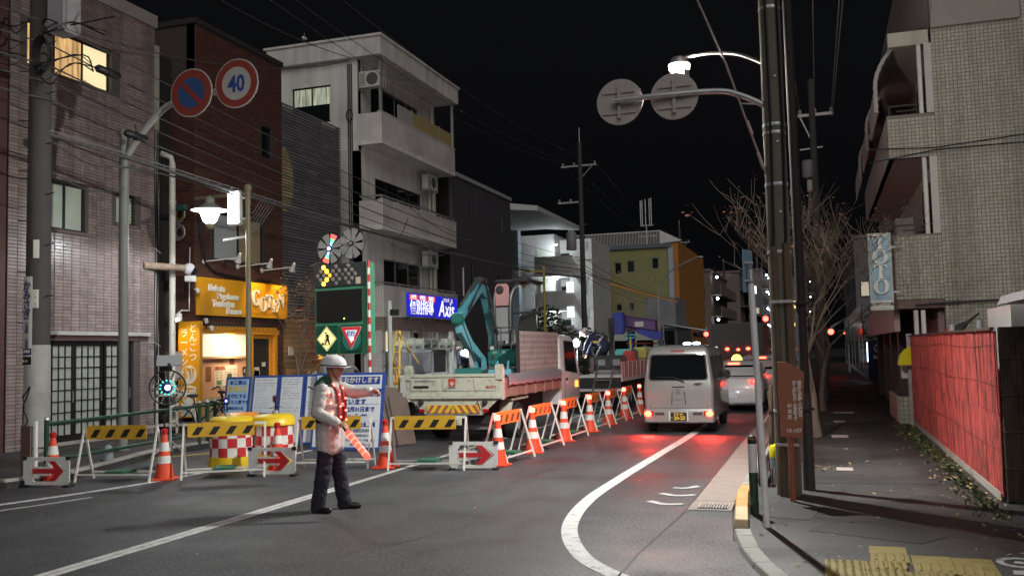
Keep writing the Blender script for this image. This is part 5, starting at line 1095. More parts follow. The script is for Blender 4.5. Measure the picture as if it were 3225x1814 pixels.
bdp=MB().prism([(0,.77),(.235,.74),(.285,1.49),(.09,1.61),(-.01,1.615)],(-.485,11.10,0),ea,Z3,.02).build('board','evac_brown',ev,bevel=.004,seg=1,fix=True)
bo_=Vector((-.485,11.10,0))
for s_,u,z,sz in(('震災時の避難・救援所は',.225,1.19,.046),('近くの区立小・中学校です',.168,1.17,.046)):vtext(s_,sz,'paper',bdp,bo_+ea*u+Z3*z,ea,Z3,ls=.80,bold=.0016)
vtext('杉並区',.05,'paper',bdp,bo_+ea*.108+Z3*1.05,ea,Z3,ls=1.25,bold=.0016);text('10-107',.060,'paper',bdp,bo_+ea*.145+Z3*.835,ea,Z3,bold=.001)
pr_=thing('pipe_guard','brown pipe guard rail along the right kerb behind the white pole','guard rail',(-.8,15,.03))
for z in(.42,.74):MB().tube([(-.80,12.4,z),(-.82,24,z)],.025,8).build('rail',M('rail_brown',(.13,.09,.07),.4,.3),pr_,smooth=40)
for y in(12.4,15.2,18,20.8,23.9):MB().cyl((-.81,y,.03),(-.81,y,.80),.032,n=10).build('post','rail_brown',pr_,smooth=40)
for i,(x,y,a)in enumerate(((-.74,13.6,.05),(-.66,13.9,-.08),(-.72,14.4,.02))):
 k=thing('tree_stake',['dark wooden tree stake leaning by the kerb guard rail','second thin wooden stake just right of the leaning one','farthest wooden stake behind the kerb guard rail'][i],'stake',(x,y,.03));MB().cyl((x,y,.03),(x+a,y,1.25-.1*i),.035,n=8).build('stake',M('stake_wood',(.10,.065,.045),.85,var=.3),k);MB().lathe([(.04,0),(.04,.05)],(x+a*.7,y,.85),8).build('tie','black',k)
yc=thing('striped_cover','yellow topped cover with blue white stripes at the pole foot','cover',(-.62,12.6,.03))
MB().lathe([(.075,0),(.078,.22)],(-.62,12.6,.03),16).build('striped_sleeve','bollard_white',yc,smooth=40)
for t in range(8):a=t*math.pi/4;MB().bar((-.62+.08*math.cos(a),12.6+.08*math.sin(a),.05),(-.62+.08*math.cos(a),12.6+.08*math.sin(a),.24),.02,.004,(math.cos(a),math.sin(a),0)).build('stripe',M('stripe_navy',(.03,.06,.14),.5),yc)
MB().lathe([(.08,0),(.082,.12)],(-.62,12.6,.25),16).build('band',M('band_blue',(.28,.42,.52),.5),yc,smooth=40);MB().lathe([(.085,0),(.088,.10),(.07,.15),(.0,.17)],(-.62,12.6,.37),16).build('cap','hood_yellow',yc,smooth=50)
def signal(x,y,z,label,w=1.25,arm=None):
 s=thing('traffic_signal',label,'traffic light',(x,y,z))
 MB().box(x-w*.75,x+w*.25,y,y+.18,z-.22,z+.22).build('case',M('signal_case',(.10,.10,.105),.5),s,bevel=.04)
 for k in range(3):
  cx=x+(k-2)*.40
  MB().lathe([(.185,0),(.185,.2)],(cx,y,z),14,(0,-1,0),cap=False).build('hood','signal_case',s)
  MB().lathe([(.17,.01),(.17,.02)],(cx,y,z),14,(0,-1,0)).build('lens',E('red_signal',(1,.03,.02),14)if k==2 else 'glass_dark',s)
 if arm:MB().tube([(x,y+.1,z+.25),arm,(arm[0],arm[1],.1)],.08,8).build('mast','galv',s)
 return s
signal(-3.24,60,3.46,'red traffic signal hanging above the queue of cars',1.25,(-.9,60,4.4));signal(-8.05,70,2.75,'red signal low on the left beyond the grey van',1.0,(-11.2,70,3.6));signal(.55,60,2.55,'red signal among the bare branches over the right footway',.9,(1.5,60,3.4));signal(2.15,95,2.9,'farthest red signal at the end of the right footway',.9,(3,95,4))
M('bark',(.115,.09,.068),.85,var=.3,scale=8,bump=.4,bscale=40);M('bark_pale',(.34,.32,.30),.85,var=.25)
def tree(name,label,base,h,spread,seed,mat='bark',levels=4,trunk=.09,leafm=None,nleaf=0,lean=(0,0),fork=1.6,cat='tree',lsize=.07,up=.55,kids=(3,4),lenf=(.52,.78)):
 rnd=random.Random(seed);root=thing(name,label,cat,base)
 tr=MB();crown=MB();tips=[]
 def grow(p,d,L,r,lev):
  n=3 if lev else 4;pts=[p];q=p
  for i in range(n):
   d=(d+Vector((rnd.uniform(-.16,.16),rnd.uniform(-.16,.16),rnd.uniform(-.04,.12)))).normalized();q=q+d*(L/n);pts.append(q)
  rs=[r*(1-.45*i/n)for i in range(n+1)]
  (tr if lev==0 else crown).tube(pts,rs,8 if lev==0 else(5 if lev<3 else 3),lev<2)
  if lev>=levels:tips.append((q,d));return
  for k in range(rnd.randint(*kids)+(1 if lev==0 else 0)):
   t=rnd.uniform(.45,1)if k else 1.0;s=pts[min(n,max(1,int(t*n+.5)))]
   a=rnd.uniform(0,6.283);out=Vector((math.cos(a),math.sin(a),0))*spread
   nd=(d*.9+out*rnd.uniform(.6,1.1)+Vector((0,0,up*rnd.uniform(.4,1)))).normalized()
   grow(s,nd,L*rnd.uniform(*lenf),max(.0052,rs[min(n,max(1,int(t*n+.5)))]*rnd.uniform(.5,.72)),lev+1)
 grow(Vector(base),Vector((lean[0],lean[1],1)).normalized(),h*.36,trunk,0)
 tr.build('trunk',mat,root,smooth=60);c=crown.build('crown',mat,root);
 if leafm:
  lf2=MB()
  for i in range(nleaf):
   q,d=rnd.choice(tips);q=q+Vector([rnd.gauss(0,.07)for _ in range(3)]);s=lsize*rnd.uniform(.5,1.2)
   m=Matrix.Translation(q)@Matrix.Rotation(rnd.uniform(0,6.3),4,'Z')@Matrix.Rotation(rnd.uniform(-1.2,1.2),4,'X')
   lf2.add([m@Vector(v)for v in((-.5*s,0,0),(0,-.3*s,.06*s),(.5*s,0,0),(0,.3*s,.06*s))],[(0,1,2),(0,2,3)])
  o=lf2.build('leaves',leafm,root);o['kind']='stuff'
 return root
M('leaf_brown',(.17,.085,.05),.7,var=.3,island=.4);M('leaf_red',(.32,.03,.03),.7,var=.3,island=.4);M('leaf_tan',(.35,.24,.15),.7,var=.3,island=.4);M('leaf_green',(.04,.07,.025),.7,var=.3,island=.4)
tree('bare_tree','large bare street tree with few brown leaves behind the lamp pole',(-.15,19.0,.03),4.3,1.1,5,levels=5,trunk=.10,leafm='leaf_brown',nleaf=260,lean=(-.20,0),up=.36,kids=(2,4),lsize=.085,lenf=(.70,.95))
tree('bare_tree','bare young tree on the right footway beyond the large one',(-.05,26.5,.03),5.0,.9,9,levels=5,lenf=(.62,.88),trunk=.09,leafm='leaf_brown',nleaf=60,up=.6)
tree('bare_tree','far bare tree on the right footway before the metal fence',(-.05,36,.03),6.8,.6,12,levels=4,trunk=.10,up=.6)
tree('bare_tree','slender bare tree in front of the blue lit sign',(-12.6,29.3,.1),4.6,.6,21,levels=4,trunk=.055,up=.8)
tree('maple','small maple with tan and red leaves by the plank wall',(-13.5,22.9,.1),4.6,.6,31,levels=4,trunk=.06,leafm='leaf_tan',nleaf=420,up=.7,lsize=.10)
tree('maple','low shrub with deep red leaves under the tan maple',(-13.6,23.5,.1),3.3,.5,33,levels=3,trunk=.04,leafm='leaf_red',nleaf=260,up=.6,lsize=.11)
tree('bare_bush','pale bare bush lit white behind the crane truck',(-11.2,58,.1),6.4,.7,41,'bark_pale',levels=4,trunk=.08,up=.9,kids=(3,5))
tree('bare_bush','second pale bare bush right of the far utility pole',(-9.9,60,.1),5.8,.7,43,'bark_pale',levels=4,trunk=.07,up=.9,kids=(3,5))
tree('bare_tree','bare street tree far down the left pavement',(-11.6,78,.1),6.5,.6,51,levels=4,trunk=.09,up=.6)
def bush(name,label,c,sx,sy,sz,n,mat,seed,cat='hedge',s=.12):
 rnd=random.Random(seed);r=thing(name,label,cat,(c[0],c[1],.1));mb=MB()
 for i in range(n):
  while True:
   p=Vector([rnd.uniform(-1,1)for _ in range(3)])
   if p.length<1 and p.length>.35:break
  q=Vector((c[0]+p.x*sx,c[1]+p.y*sy,c[2]+p.z*sz));k=s*rnd.uniform(.5,1.3)
  m=Matrix.Translation(q)@Matrix.Rotation(rnd.uniform(0,6.3),4,'Z')@Matrix.Rotation(rnd.uniform(-1.5,1.5),4,'X')
  mb.add([m@Vector(v)for v in((-k,0,0),(0,-k*.45,k*.1),(k,0,0),(0,k*.45,k*.1))],[(0,1,2),(0,2,3)])
 o=mb.build('foliage',mat,r);o['kind']='stuff'
 MB().tube([(c[0],c[1],.1),(c[0],c[1],c[2])],.05,6).build('stem','bark',r)
bush('hedge','dark clipped hedge beside the white flats',(-13.2,52,1.7),2.2,3,1.4,2600,'leaf_green',3)
bush('shrub','round evergreen shrub behind the excavator',(-12.8,44,2.6),1.1,1.1,1.5,1500,'leaf_green',4,'shrub')
bush('tall_hedge','dark evergreen clump behind the vending machine',(3.0,56,2.2),1.0,5,1.6,1500,'leaf_green',6)
M('tube_white',(.68,.68,.64),.45,dirt=.35,dscale=8,dcol=(.2,.19,.17));M('board_yellow',(.66,.38,.03),.45,var=.08,dirt=.25,dscale=6);M('board_black_',(.015,.015,.015),.5);M('weight_green',(.03,.14,.08),.6)
M('cone_red',(.72,.07,.025),.5,var=.08,dirt=.2,dscale=8);M('cone_band',(.66,.66,.64),.35,dirt=.15);M('board_orange',(.60,.19,.03),.45,var=.1)
def barrier_parts(root,W=1.2,H=.8,board='board_yellow'):
 """A-frame barricade: two legs frames, top rail, striped board; local origin at the centre of its foot, width along x"""
 for s in(-1,1):
  for d in(-1,1):MB().bar((s*W/2,0,H),(s*W/2,d*.24,.0),.026,.026,(1,0,0)).build('leg','tube_white',root)
 MB().bar((-W/2,0,H),(W/2,0,H),.035,.035).build('top_rail','tube_white',root)
 for d in(-1,1):MB().bar((-W/2,d*.20,.11),(W/2,d*.20,.11),.025,.025).build('low_rail','tube_white',root)
 w=W*.82;x0=-W/2+.06
 b=MB().prism([(x0,H-.18),(x0+w,H-.18),(x0+w,H+.03),(x0,H+.03)],(0,-.045,0),X3,Z3,.012).build('board',board,root,fix=True)
 for i in range(4):
  u=x0+.06+i*w/4;MB().add([(u,-.0465,H-.15),(u+.10,-.0465,H-.15),(u+.18,-.0465,H-.03),(u+.08,-.0465,H-.03)],[(0,1,2,3)]).build('stripe','board_black_',b)
 wt=MB().box(-.17,.17,-.20,.20,.115,.16).build('weight','weight_green',root,bevel=.02);
proto=thing('road_barrier','x','barrier',fixed=False);barrier_parts(proto)
def place(src,loc,rz,label,group=None,first=[]):
 o=src if src.name not in first else dup(src)
 first.append(src.name);o.location=loc;o.rotation_euler=(0,0,rz);o['label']=label
 if group:o['group']=group
 return o
GB='yellow and black road barriers'
for(x,y,rz,l)in((-10.15,11.72,R(9),'yellow striped barrier at the left end behind the first arrow board'),(-8.75,12.35,R(29),'yellow striped barrier before the checkered drums'),(-7.55,13.6,R(12),'yellow striped barrier half hidden behind the guard'),(-5.92,13.65,R(10),'yellow striped barrier in front of the dump truck')):
 place(proto,(x,y,0),rz,l,GB)
pr2=thing('road_barrier','x','barrier',fixed=False);barrier_parts(pr2,1.2,.8,'board_orange')
ys=[14.85,16.75,18.7,20.8,22.7,24.6]
nm=['nearest','second','third','fourth','fifth','sixth and farthest']
for i,y in enumerate(ys):
 place(pr2,(-5.03+.015*i,y+.05,0),R(86+(i*37)%9),'%s orange board barrier of the row along the traffic lane'%nm[i],GB)
def cone_parts(root,lit=True,es=22):
 prof=[(.165,.0),(.165,.03),(.135,.035),(.034,.70)]
 MB().box(-.185,.185,-.185,.185,0,.028).build('base','cone_red',root,bevel=.01)
 MB().lathe([(.140,.028),(.036,.70)],(0,0,0),20).build('body','cone_red',root,smooth=40)
 for z0,z1 in((.25,.36),(.43,.56)):
  r=lambda z:.140-.104*(z-.028)/.672+.002
  MB().lathe([(r(z0),z0),(r(z1),z1)],(0,0,0),20,cap=False).build('reflective_band','cone_band',root,smooth=40)
 MB().lathe([(.045,.68),(.05,.70),(.05,.745),(.03,.765)],(0,0,0),14).build('lamp',E('cone_lamp_on',(1,.03,.02),es)if lit else M('cone_lamp_off',(.45,.02,.02),.3),root,smooth=40)
 if lit:MB().ball((0,0,.735),.030,8,6).build('lamp_core',E('cone_core',(1,.35,.28),18),root)
cl=thing('traffic_cone','x','cone',fixed=False);cone_parts(cl)
cd=thing('traffic_cone','x','cone',fixed=False);cone_parts(cd,False)
GC='red traffic cones with lamps'
place(cd,(-10.98,11.25,0),0,'red cone with unlit lamp behind the leftmost arrow board',GC);place(cd,(-9.50,11.9,0),.4,'red cone with two white bands between the left barriers',GC);place(cd,(-8.30,13.1,0),.2,'red cone behind the middle arrow board',GC);place(cd,(-6.70,13.7,0),.1,'red cone behind the glowing baton',GC)
for i,(y,l)in enumerate(((14.3,'red cone with lit lamp at the corner by the right arrow board'),(16.15,'second lit red cone along the traffic lane'),(18.25,'third lit red cone along the traffic lane'),(20.4,'fourth lit red cone along the traffic lane'),(22.25,'fifth lit red cone along the traffic lane'),(24.1,'sixth lit red cone near the grey van'),(26.2,'lit red cone half hidden by the van, farthest of the row'))):
 c=place(cl,(-4.96+.01*i,y-.12,0),.3*i,l,GC);c.scale=(1,1,1.05)
 if i<5:lamp('cone_light','POINT',(-4.98+.01*i,y-.09,.80),1.0,(1,.06,.04),None,.03);bpy.context.scene.collection.objects[-1].parent=None
for o in[o for o in COL.objects if o.type=='LIGHT' and o.name.startswith('cone_light')]:
 c=min([k for k in COL.objects if k.name.startswith('traffic_cone')],key=lambda k:(k.location-o.location).length)
 o.parent=c;o.location=(0,-.07,.82)
M('arrow_white',(.66,.66,.63),.4,dirt=.2,dscale=5);M('arrow_red',(.50,.025,.03),.4)
def arrow_board(loc,rz,label):
 """white pressed frame with open octagon and a red arrow; corners cut, feet black"""
 a=thing('arrow_board',label,'arrow board',loc,rz,'white boards with red arrows',fixed=False)
 W,H,z0=.76,.40,.03
 out=[(-.34,0),(.34,0),(.38,.05),(.38,.35),(.34,.40),(-.34,.40),(-.38,.35),(-.38,.05)]
 pl=MB()
 def q(*p):pl.prism(list(p),(0,0,z0),X3,Z3,.015)
 q((-.34,0),(.34,0),(.38,.05),(-.38,.05));q((-.38,.35),(.38,.35),(.34,.40),(-.34,.40));q((-.38,.05),(-.20,.05),(-.26,.155),(-.26,.245),(-.20,.35),(-.38,.35));q((.14,.05),(.38,.05),(.38,.35),(.14,.35),(.33,.20));q((-.26,.135),(.06,.135),(.06,.265),(-.26,.265));q((.06,.05),(.14,.05),(.30,.20),(.14,.35),(.06,.35),(.15,.20))
 pl.build('plate','arrow_white',a,fix=True)
 MB().prism([(-.24,.165),(-.215,.20),(-.24,.235),(.14,.235),(.035,.345),(.14,.345),(.285,.20),(.14,.055),(.035,.055),(.14,.165)],(0,-.004,z0),X3,Z3,.006).build('arrow','arrow_red',a,fix=True)
 for s in(-1,1):
  MB().box(s*.34-.05,s*.34+.05,-.05,.12,0,.035).build('foot','rubber',a,bevel=.01);MB().box(s*.355-.035,s*.355+.035,-.008,.02,z0+.36,z0+.41).build('corner_cap','rubber',a)
 MB().bar((0,.015,z0+.3),(0,.30,.01),.03,.02).build('prop','galv',a)
 return a
arrow_board((-10.78,10.92,0),R(7),'white board with red arrow, leftmost of three on the asphalt')
arrow_board((-8.02,12.5,0),R(9),'white board with red arrow left of the guard')
arrow_board((-5.17,13.62,0),R(11),'white board with red arrow in front of the dump truck wheel')
M('drum_yellow',(.74,.52,.02),.4,dirt=.15,dscale=4);M('check_red',(.50,.03,.035),.4);M('check_white',(.70,.69,.66),.4);M('drum_orange',(.75,.25,.02),.4)
def drum(x,y,label,lid='drum_yellow'):
 d=thing('crash_drum',label,'drum',(x,y,0),.2,'checkered crash drums',fixed=False)
 MB().lathe([(.36,0),(.37,.04),(.355,.20)],(0,0,0),28).build('base','drum_yellow',d,smooth=40)
 MB().lathe([(.345,.19),(.335,.66)],(0,0,0),28,cap=False).build('shell','check_white',d,smooth=40)
 n=14
 for j in range(3):
  for i in range(n):
   if(i+j)%2:continue
   z0=.20+j*.152;z1=z0+.152;f=lambda t,z:((.3455-.010*(z-.19)/.47+.002)*math.cos(t),(.3455-.010*(z-.19)/.47+.002)*math.sin(t),z)
   ts=[2*math.pi*(i+k/3)/n for k in range(4)]
   MB().add([f(t,z0)for t in ts]+[f(t,z1)for t in ts],[(k,k+1,5+k,4+k)for k in range(3)]).build('check','check_red',d)
 MB().lathe([(.345,.66),(.37,.67),(.37,.72),(.355,.74),(.35,.80),(.30,.84),(.06,.86)],(0,0,0),28).build('lid',lid,d,smooth=40)
 return d
d1=drum(-9.33,13.35,'checkered drum with an orange side to its lid, front left of three');d2=drum(-8.85,13.85,'checkered drum with yellow lid, right of the front one');d3=drum(-9.75,14.2,'checkered drum with yellow lid half hidden at the back','drum_orange')
MB().box(-.345,-.10,-.37,-.30,.66,.78).build('side_reflector','drum_orange',d1,bevel=.02)
for k,(x,y)in enumerate(((-9.38,13.3),(-8.78,13.8))):
 s=thing('solar_beacon',['small solar beacon with blue light on the front drum','small solar beacon with tilted panel on the right drum'][k],'beacon',(x,y,.86))
 MB().lathe([(.05,0),(.05,.05),(.02,.06)],(x,y,.86),12).build('base','galv',s);MB().cyl((x,y,.90),(x,y,1.06),.012,n=6).build('stalk','black',s)
 MB().box(x-.05,x+.05,y-.02,y+.02,1.04,1.16).build('head',M('beacon_head',(.10,.06,.10),.4),s,bevel=.015);MB().lathe([(.018,0),(.018,.006)],(x,y-.02,1.10),10,(0,-1,0)).build('led',E('led_blue',(.1,.15,1),12)if k==0 else 'black',s)
 MB().bar((x-.09,y,.95),(x+.09,y,.97),.10,.012).build('solar_panel','glass_dark',s)
lw_=thing('warning_wheel','black LED warning wheel with blue centre and solar panel','warning light',(-11.27,14.2,.12))
c_=Vector((-11.27,14.2,1.30));nrm=Vector((.62,-.78,0)).normalized();tx=Vector((.78,.62,0)).normalized()
MB().cyl((-11.24,14.24,.12),(-11.24,14.24,1.02),.022,n=8).build('stand','galv',lw_);
for a in(0,2.1,4.2):MB().bar((-11.24,14.24,.35),(-11.24+.3*math.cos(a),14.24+.3*math.sin(a),.12),.02,.02).build('foot','galv',lw_)
ringp=[c_+tx*(.31*math.cos(t*math.pi/12))+Z3*(.31*math.sin(t*math.pi/12))for t in range(25)]
MB().tube(ringp,.016,6).build('rim','black',lw_)
for k in range(12):
 a=k*math.pi/6+.15;u=tx*math.cos(a)+Z3*math.sin(a)
 MB().bar(c_+u*.10,c_+u*.31,.035,.02,nrm).build('spoke','black',lw_)
 for j in range(4):MB().ball(c_+u*(.15+j*.045)+nrm*.014,.011,6,4).build('led',M('led_clear',(.5,.5,.5),.1),lw_)
 MB().ball(c_+u*.125+nrm*.018,.017,6,4).build('led',E('led_teal',(.05,.8,.65),1.4),lw_)
MB().lathe([(.09,0),(.09,.03),(.06,.045)],c_,18,nrm).build('hub',M('hub_blue',(.03,.04,.22),.3),lw_);MB().lathe([(.05,.045),(.05,.05)],c_,14,nrm).build('hub_light',E('hub_white',(.45,.55,1),5),lw_)
MB().prism([(-.22,-.10),(.22,-.10),(.22,.16),(-.22,.16)],c_+Z3*.47+tx*.03,tx,(Vector((-.3,.45,.55))).normalized(),.02).build('solar_panel',M('solar_pale',(.30,.31,.33),.25,var=.05),lw_,fix=True)
MB().box(c_.x-.08,c_.x+.08,c_.y-.05,c_.y+.05,1.60,1.74).build('controller','black',lw_,bevel=.02)
M('board_frame_blue',(.03,.08,.32),.5,var=.1);M('board_paper',(.66,.70,.75),.5,var=.05,scale=1);M('board_print',(.20,.22,.28),.7);M('board_skyblue',(.32,.52,.74),.5);M('board_ink',(.02,.05,.30),.5);M('ink_gold',(.72,.50,.05),.5)
bn=thing('notice_boards','row of four leaning blue framed construction notice boards','notice board',(-10.2,16.3,.0))
tilt=Vector((0,.17,.985)).normalized()
def noticeboard(x0,x1,y,z0,z1,y2=None):
 ax=Vector((x1-x0,(y2 or y)-y,0)).normalized();w=math.hypot(x1-x0,(y2 or y)-y);o=Vector((x0,y,z0));h=(z1-z0)/tilt.z
 f=MB().prism([(0,0),(w,0),(w,h),(0,h)],o,ax,tilt,.03).build('frame','board_frame_blue',bn,fix=True)
 n=ax.cross(tilt);s=MB().prism([(.045,.045),(w-.045,.045),(w-.045,h-.045),(.045,h-.045)],o+n*.004,ax,tilt,.004).build('sheet','board_paper',f,fix=True)
 return f,o+n*.0045,ax,w,h
def prints(f,o,ax,w,h,seed,blocks=9):
 r=random.Random(seed);y=h-.10
 while y>.12:
  if r.random()<.3:
   bw=r.uniform(.2,.8)*(w-.16);bh=r.uniform(.04,.09)
   for t in range(3):MB().prism([(.09,y-bh*t/2),(.09+bw,y-bh*t/2),(.09+bw,y-bh*t/2+.004),(.09,y-bh*t/2+.004)],o,ax,tilt,.001).build('print','board_print',f,fix=True)
   y-=bh+.03
  else:
   u=.08
   while u<w-.12:
    l=r.uniform(.03,.16);l=min(l,w-.08-u)
    MB().prism([(u,y),(u+l,y),(u+l,y+.010),(u,y+.010)],o,ax,tilt,.001).build('print','board_print',f,fix=True);u+=l+r.uniform(.015,.06)
   y-=r.uniform(.035,.07)
f,o,ax,w,h=noticeboard(-11.5,-10.92,16.12,.38,1.42);MB().prism([(.045,.045),(w-.045,.045),(w-.045,h-.045),(.045,h-.045)],o+ax.cross(tilt)*.002,ax,tilt,.001).build('tint','board_skyblue',f,fix=True)
n_=ax.cross(tilt)
for s_,v,sz,m in(('本工事は',.93,.10,'board_ink'),('週休2日',.80,.145,'ink_gold'),('を確保する',.66,.09,'board_ink'),('モデル工事です',.54,.085,'board_ink'),('週休2日とは',.42,.065,'board_ink'),('月単位で、計画的に',.31,.056,'board_ink'),('月に8日休日を',.22,.062,'ink_gold'),('確保する休暇制度です。',.13,.05,'board_ink')):
 text(s_,sz,m,f,o+n_*.004+ax*(w/2)+tilt*(v*h/1.05),ax,tilt,bold=.002,lift=.002)
for k,(a,b)in enumerate(((-10.90,-10.30),(-10.28,-9.72),(-9.70,-9.12))):
 g_=noticeboard(a,b,16.12,.1,1.44+.005*k);prints(*g_,60+k)
pf,o,ax,w,h=noticeboard(-10.6,-10.2,15.9,.1,.72);
for u,v,m in((.08,.5,(.6,.06,.05)),(.08,.4,(.05,.35,.12)),(.19,.42,(.10,.16,.26)),(.19,.28,(.6,.5,.05)),(.20,.10,(.05,.2,.5))):MB().prism([(u,v),(u+.12,v),(u+.12,v+.07),(u,v+.07)],o,ax,tilt,.002).build('picture',M('pic%d%d'%(u*100,v*100),m,.5),pf,fix=True)
bb=thing('works_board','large white works notice board with blue frame behind the guard','notice board',(-8.7,16.2,.0));bn2=bn
ax=X3.copy();o=Vector((-9.44,16.02,.02));w=1.50;h=1.47
f=MB().prism([(0,0),(w,0),(w+.02,h),(.02,h)],o,ax,tilt,.03).build('frame','board_frame_blue',bb,fix=True);n_=ax.cross(tilt);o=o+n_*.005
def panel(u0,u1,v0,v1,m,d=0.,nm='panel'):return MB().prism([(u0,v0),(u1,v0),(u1,v1),(u0,v1)],o+n_*d,ax,tilt,.002).build(nm,m,f,fix=True)
panel(.05,w-.05,.05,h-.05,'board_paper',.001,'sheet');panel(.09,w-.09,h-.23,h-.08,'board_ink',.003,'headline_bar')
bl=lambda s_,u,v,sz,m,b=.003,sx=1:text(s_,sz,m,f,o+ax*u+tilt*v,ax,tilt,bold=b,lift=.008,sx=sx)
bl('ご迷惑をおかけします',.76,h-.155,.125,'paper');bl('水道管の耐震化工事',.76,h-.40,.165,'board_ink',.005,.95);bl('を行っています',.70,h-.57,.13,'board_ink');bl('令和6年12月31日まで',.84,.76,.105,'board_ink');bl('20:00〜 5 :00',.84,.63,.125,'board_ink');
for v0,v1 in((.86,.866),(.545,.551)):panel(.08,w-.08,v0,v1,'board_ink',.003,'rule')
panel(.75,1.36,.43,.52,'board_ink',.003,'bar');bl('水 道 工 事',1.05,.475,.08,'paper');bl('水道局 西部建設事務所',1.02,.36,.062,'board_print',.002);bl('03-5300-8118',1.08,.27,.07,'board_print',.002);bl('インテルエンジニアリング株式会社',1.0,.18,.048,'board_print',.001);bl('03-5848-2511',1.05,.10,.065,'board_print',.002)
for x in(-9.3,-8.1):MB().bar((x,16.25,1.3),(x,16.75,0),.03,.03).build('prop','galv',bb)
for x in(-11.3,-10.5,-9.9,-9.3):MB().bar((x,16.35,1.3),(x,16.8,.02),.03,.03).build('prop','galv',bn)
led=thing('led_sign','green framed LED arrow panel with dark screen and warning signs','LED sign',(-9.3,17.2,.0))
M('frame_green',(.09,.34,.21),.45,dirt=.2,dscale=3);M('panel_board',(.05,.055,.06),.5,var=.1);M('screen_dark',(.018,.019,.019),.35,var=.2);M('sign_green',(.012,.10,.06),.4)
lx=Vector((.985,-.17,0)).normalized();lo=Vector((-9.95,17.12,0));ln_=lx.cross(Z3)
def lp_(u0,u1,z0,z1,m,d=0.,t=.02,nm='panel',par=None):return MB().prism([(u0,z0),(u1,z0),(u1,z1),(u0,z1)],lo+ln_*d,lx,Z3,t).build(nm,m,par or led,fix=True)
lp_(0,1.30,1.83,3.68,'frame_green',-.03,.30,'cabinet');lp_(0,1.30,3.22,3.68,'panel_board',.004,.03,'lamp_board')
lp_(.06,1.22,2.50,3.14,'screen_dark',.003,.02,'screen');lp_(.05,.60,1.88,2.42,'sign_green',.003,.02,'sign_field');lp_(.68,1.23,1.88,2.42,'sign_green',.003,.02,'sign_field')
MB().ball(lo+lx*.78+Z3*2.55+ln_*.012,.012,6,4).build('led',E('led_green',(.35,1,.05),8),led)
cols=[]
for i in range(3):
 bx=.14+i*.32
 for du,dv in((.12,.17),(.20,.085),(.28,0),(.20,-.085),(.12,-.17),(0+.04,.085),(-.04+.0,0),(.04,-.085),(.12,0)):cols.append((bx+du,3.45+dv,i==0 and(du,dv)in((.12,.17),(.20,.085),(.28,0),(.20,-.085),(.12,-.17))))
for u,v,on in cols:
 MB().lathe([(.044,0),(.044,.008),(.028,.016)],lo+lx*u+Z3*v+ln_*.004,14,ln_).build('lamp_on' if on else 'lamp_off',E('amber_on',(1,.52,.03),6)if on else M('amber_off',(.30,.27,.24),.3),led,smooth=40)
def dia(cu,cv,r,m,d,nm):return MB().prism([(cu-r,cv),(cu,cv-r),(cu+r,cv),(cu,cv+r)],lo+ln_*d,lx,Z3,.004).build(nm,m,led,fix=True)
dia(.325,2.15,.255,E('sign_yel_edge',(.9,.85,.35),.45,(.6,.55,.2)),.010,'works_sign');dia(.325,2.15,.235,'board_black_',.0115,'works_sign_line');dia(.325,2.15,.222,E('sign_yel',(1,.9,.35),.65,(.6,.55,.2)),.013,'works_sign_face')
fig=[[(-.05,.12),(-.02,.145),(.01,.12),(-.02,.095)],[(-.03,.09),(.05,.10),(.07,.02),(.02,-.01),(-.01,.04)],[(.0,.0),(.06,.01),(.09,-.11),(.06,-.12)],[(-.01,.02),(.03,-.01),(-.02,-.12),(-.05,-.12)],[(-.03,.06),(-.02,.05),(-.06,-.10),(-.07,-.10)],[(-.14,-.12),(-.10,-.06),(-.05,-.12)],[(-.14,-.125),(.12,-.125),(.12,-.115),(-.14,-.115)]]
for p in fig:MB().prism([(.325+a,2.15+b)for a,b in p],lo+ln_*.0155,lx,Z3,.002).build('digger_figure','board_black_',led,fix=True)
tri=lambda r,d,m,nm:MB().prism([(.955-r,2.22+r*.52),(.955-r*.93,2.22+r*.62),(.955+r*.93,2.22+r*.62),(.955+r,2.22+r*.52),(.955+.03*r,2.22-r*1.12),(.955-.03*r,2.22-r*1.12)][::-1],lo+ln_*d,lx,Z3,.003).build(nm,m,led,fix=True)
MB().lathe([(.235,0),(.235,.003)],lo+lx*.955+Z3*2.14+ln_*.004,32,ln_).build('sign_glow_disc',M('glow_disc',(.04,.26,.22),.4),led)
tri(.262,.013,'paper','yield_edge');tri(.248,.016,E('yield_red',(.55,.03,.03),.35,(.5,.03,.03)),'yield_red_band');tri(.150,.019,E('yield_white',(.62,.72,1),.35,(.7,.7,.75)),'yield_field')
text('徐行',.105,'sign_navy',led,lo+lx*.955+Z3*2.235+ln_*.02,lx,Z3,bold=.002)
MB().lathe([(.03,0),(.03,.002)],lo+lx*.99+Z3*2.13+ln_*.022,12,ln_).build('spot_lamp',E('spot_white',(.85,.9,1),3),led)
lp_(1.08,1.20,3.24,3.38,'poster_cream',.006,.002,'sticker')
for u in(.15,1.15):lp_(u-.03,u+.03,0.02,1.83,'galv',-.1,.06,'leg')
lp_(-.1,1.4,.0,.08,'galv',.1,.5,'base')
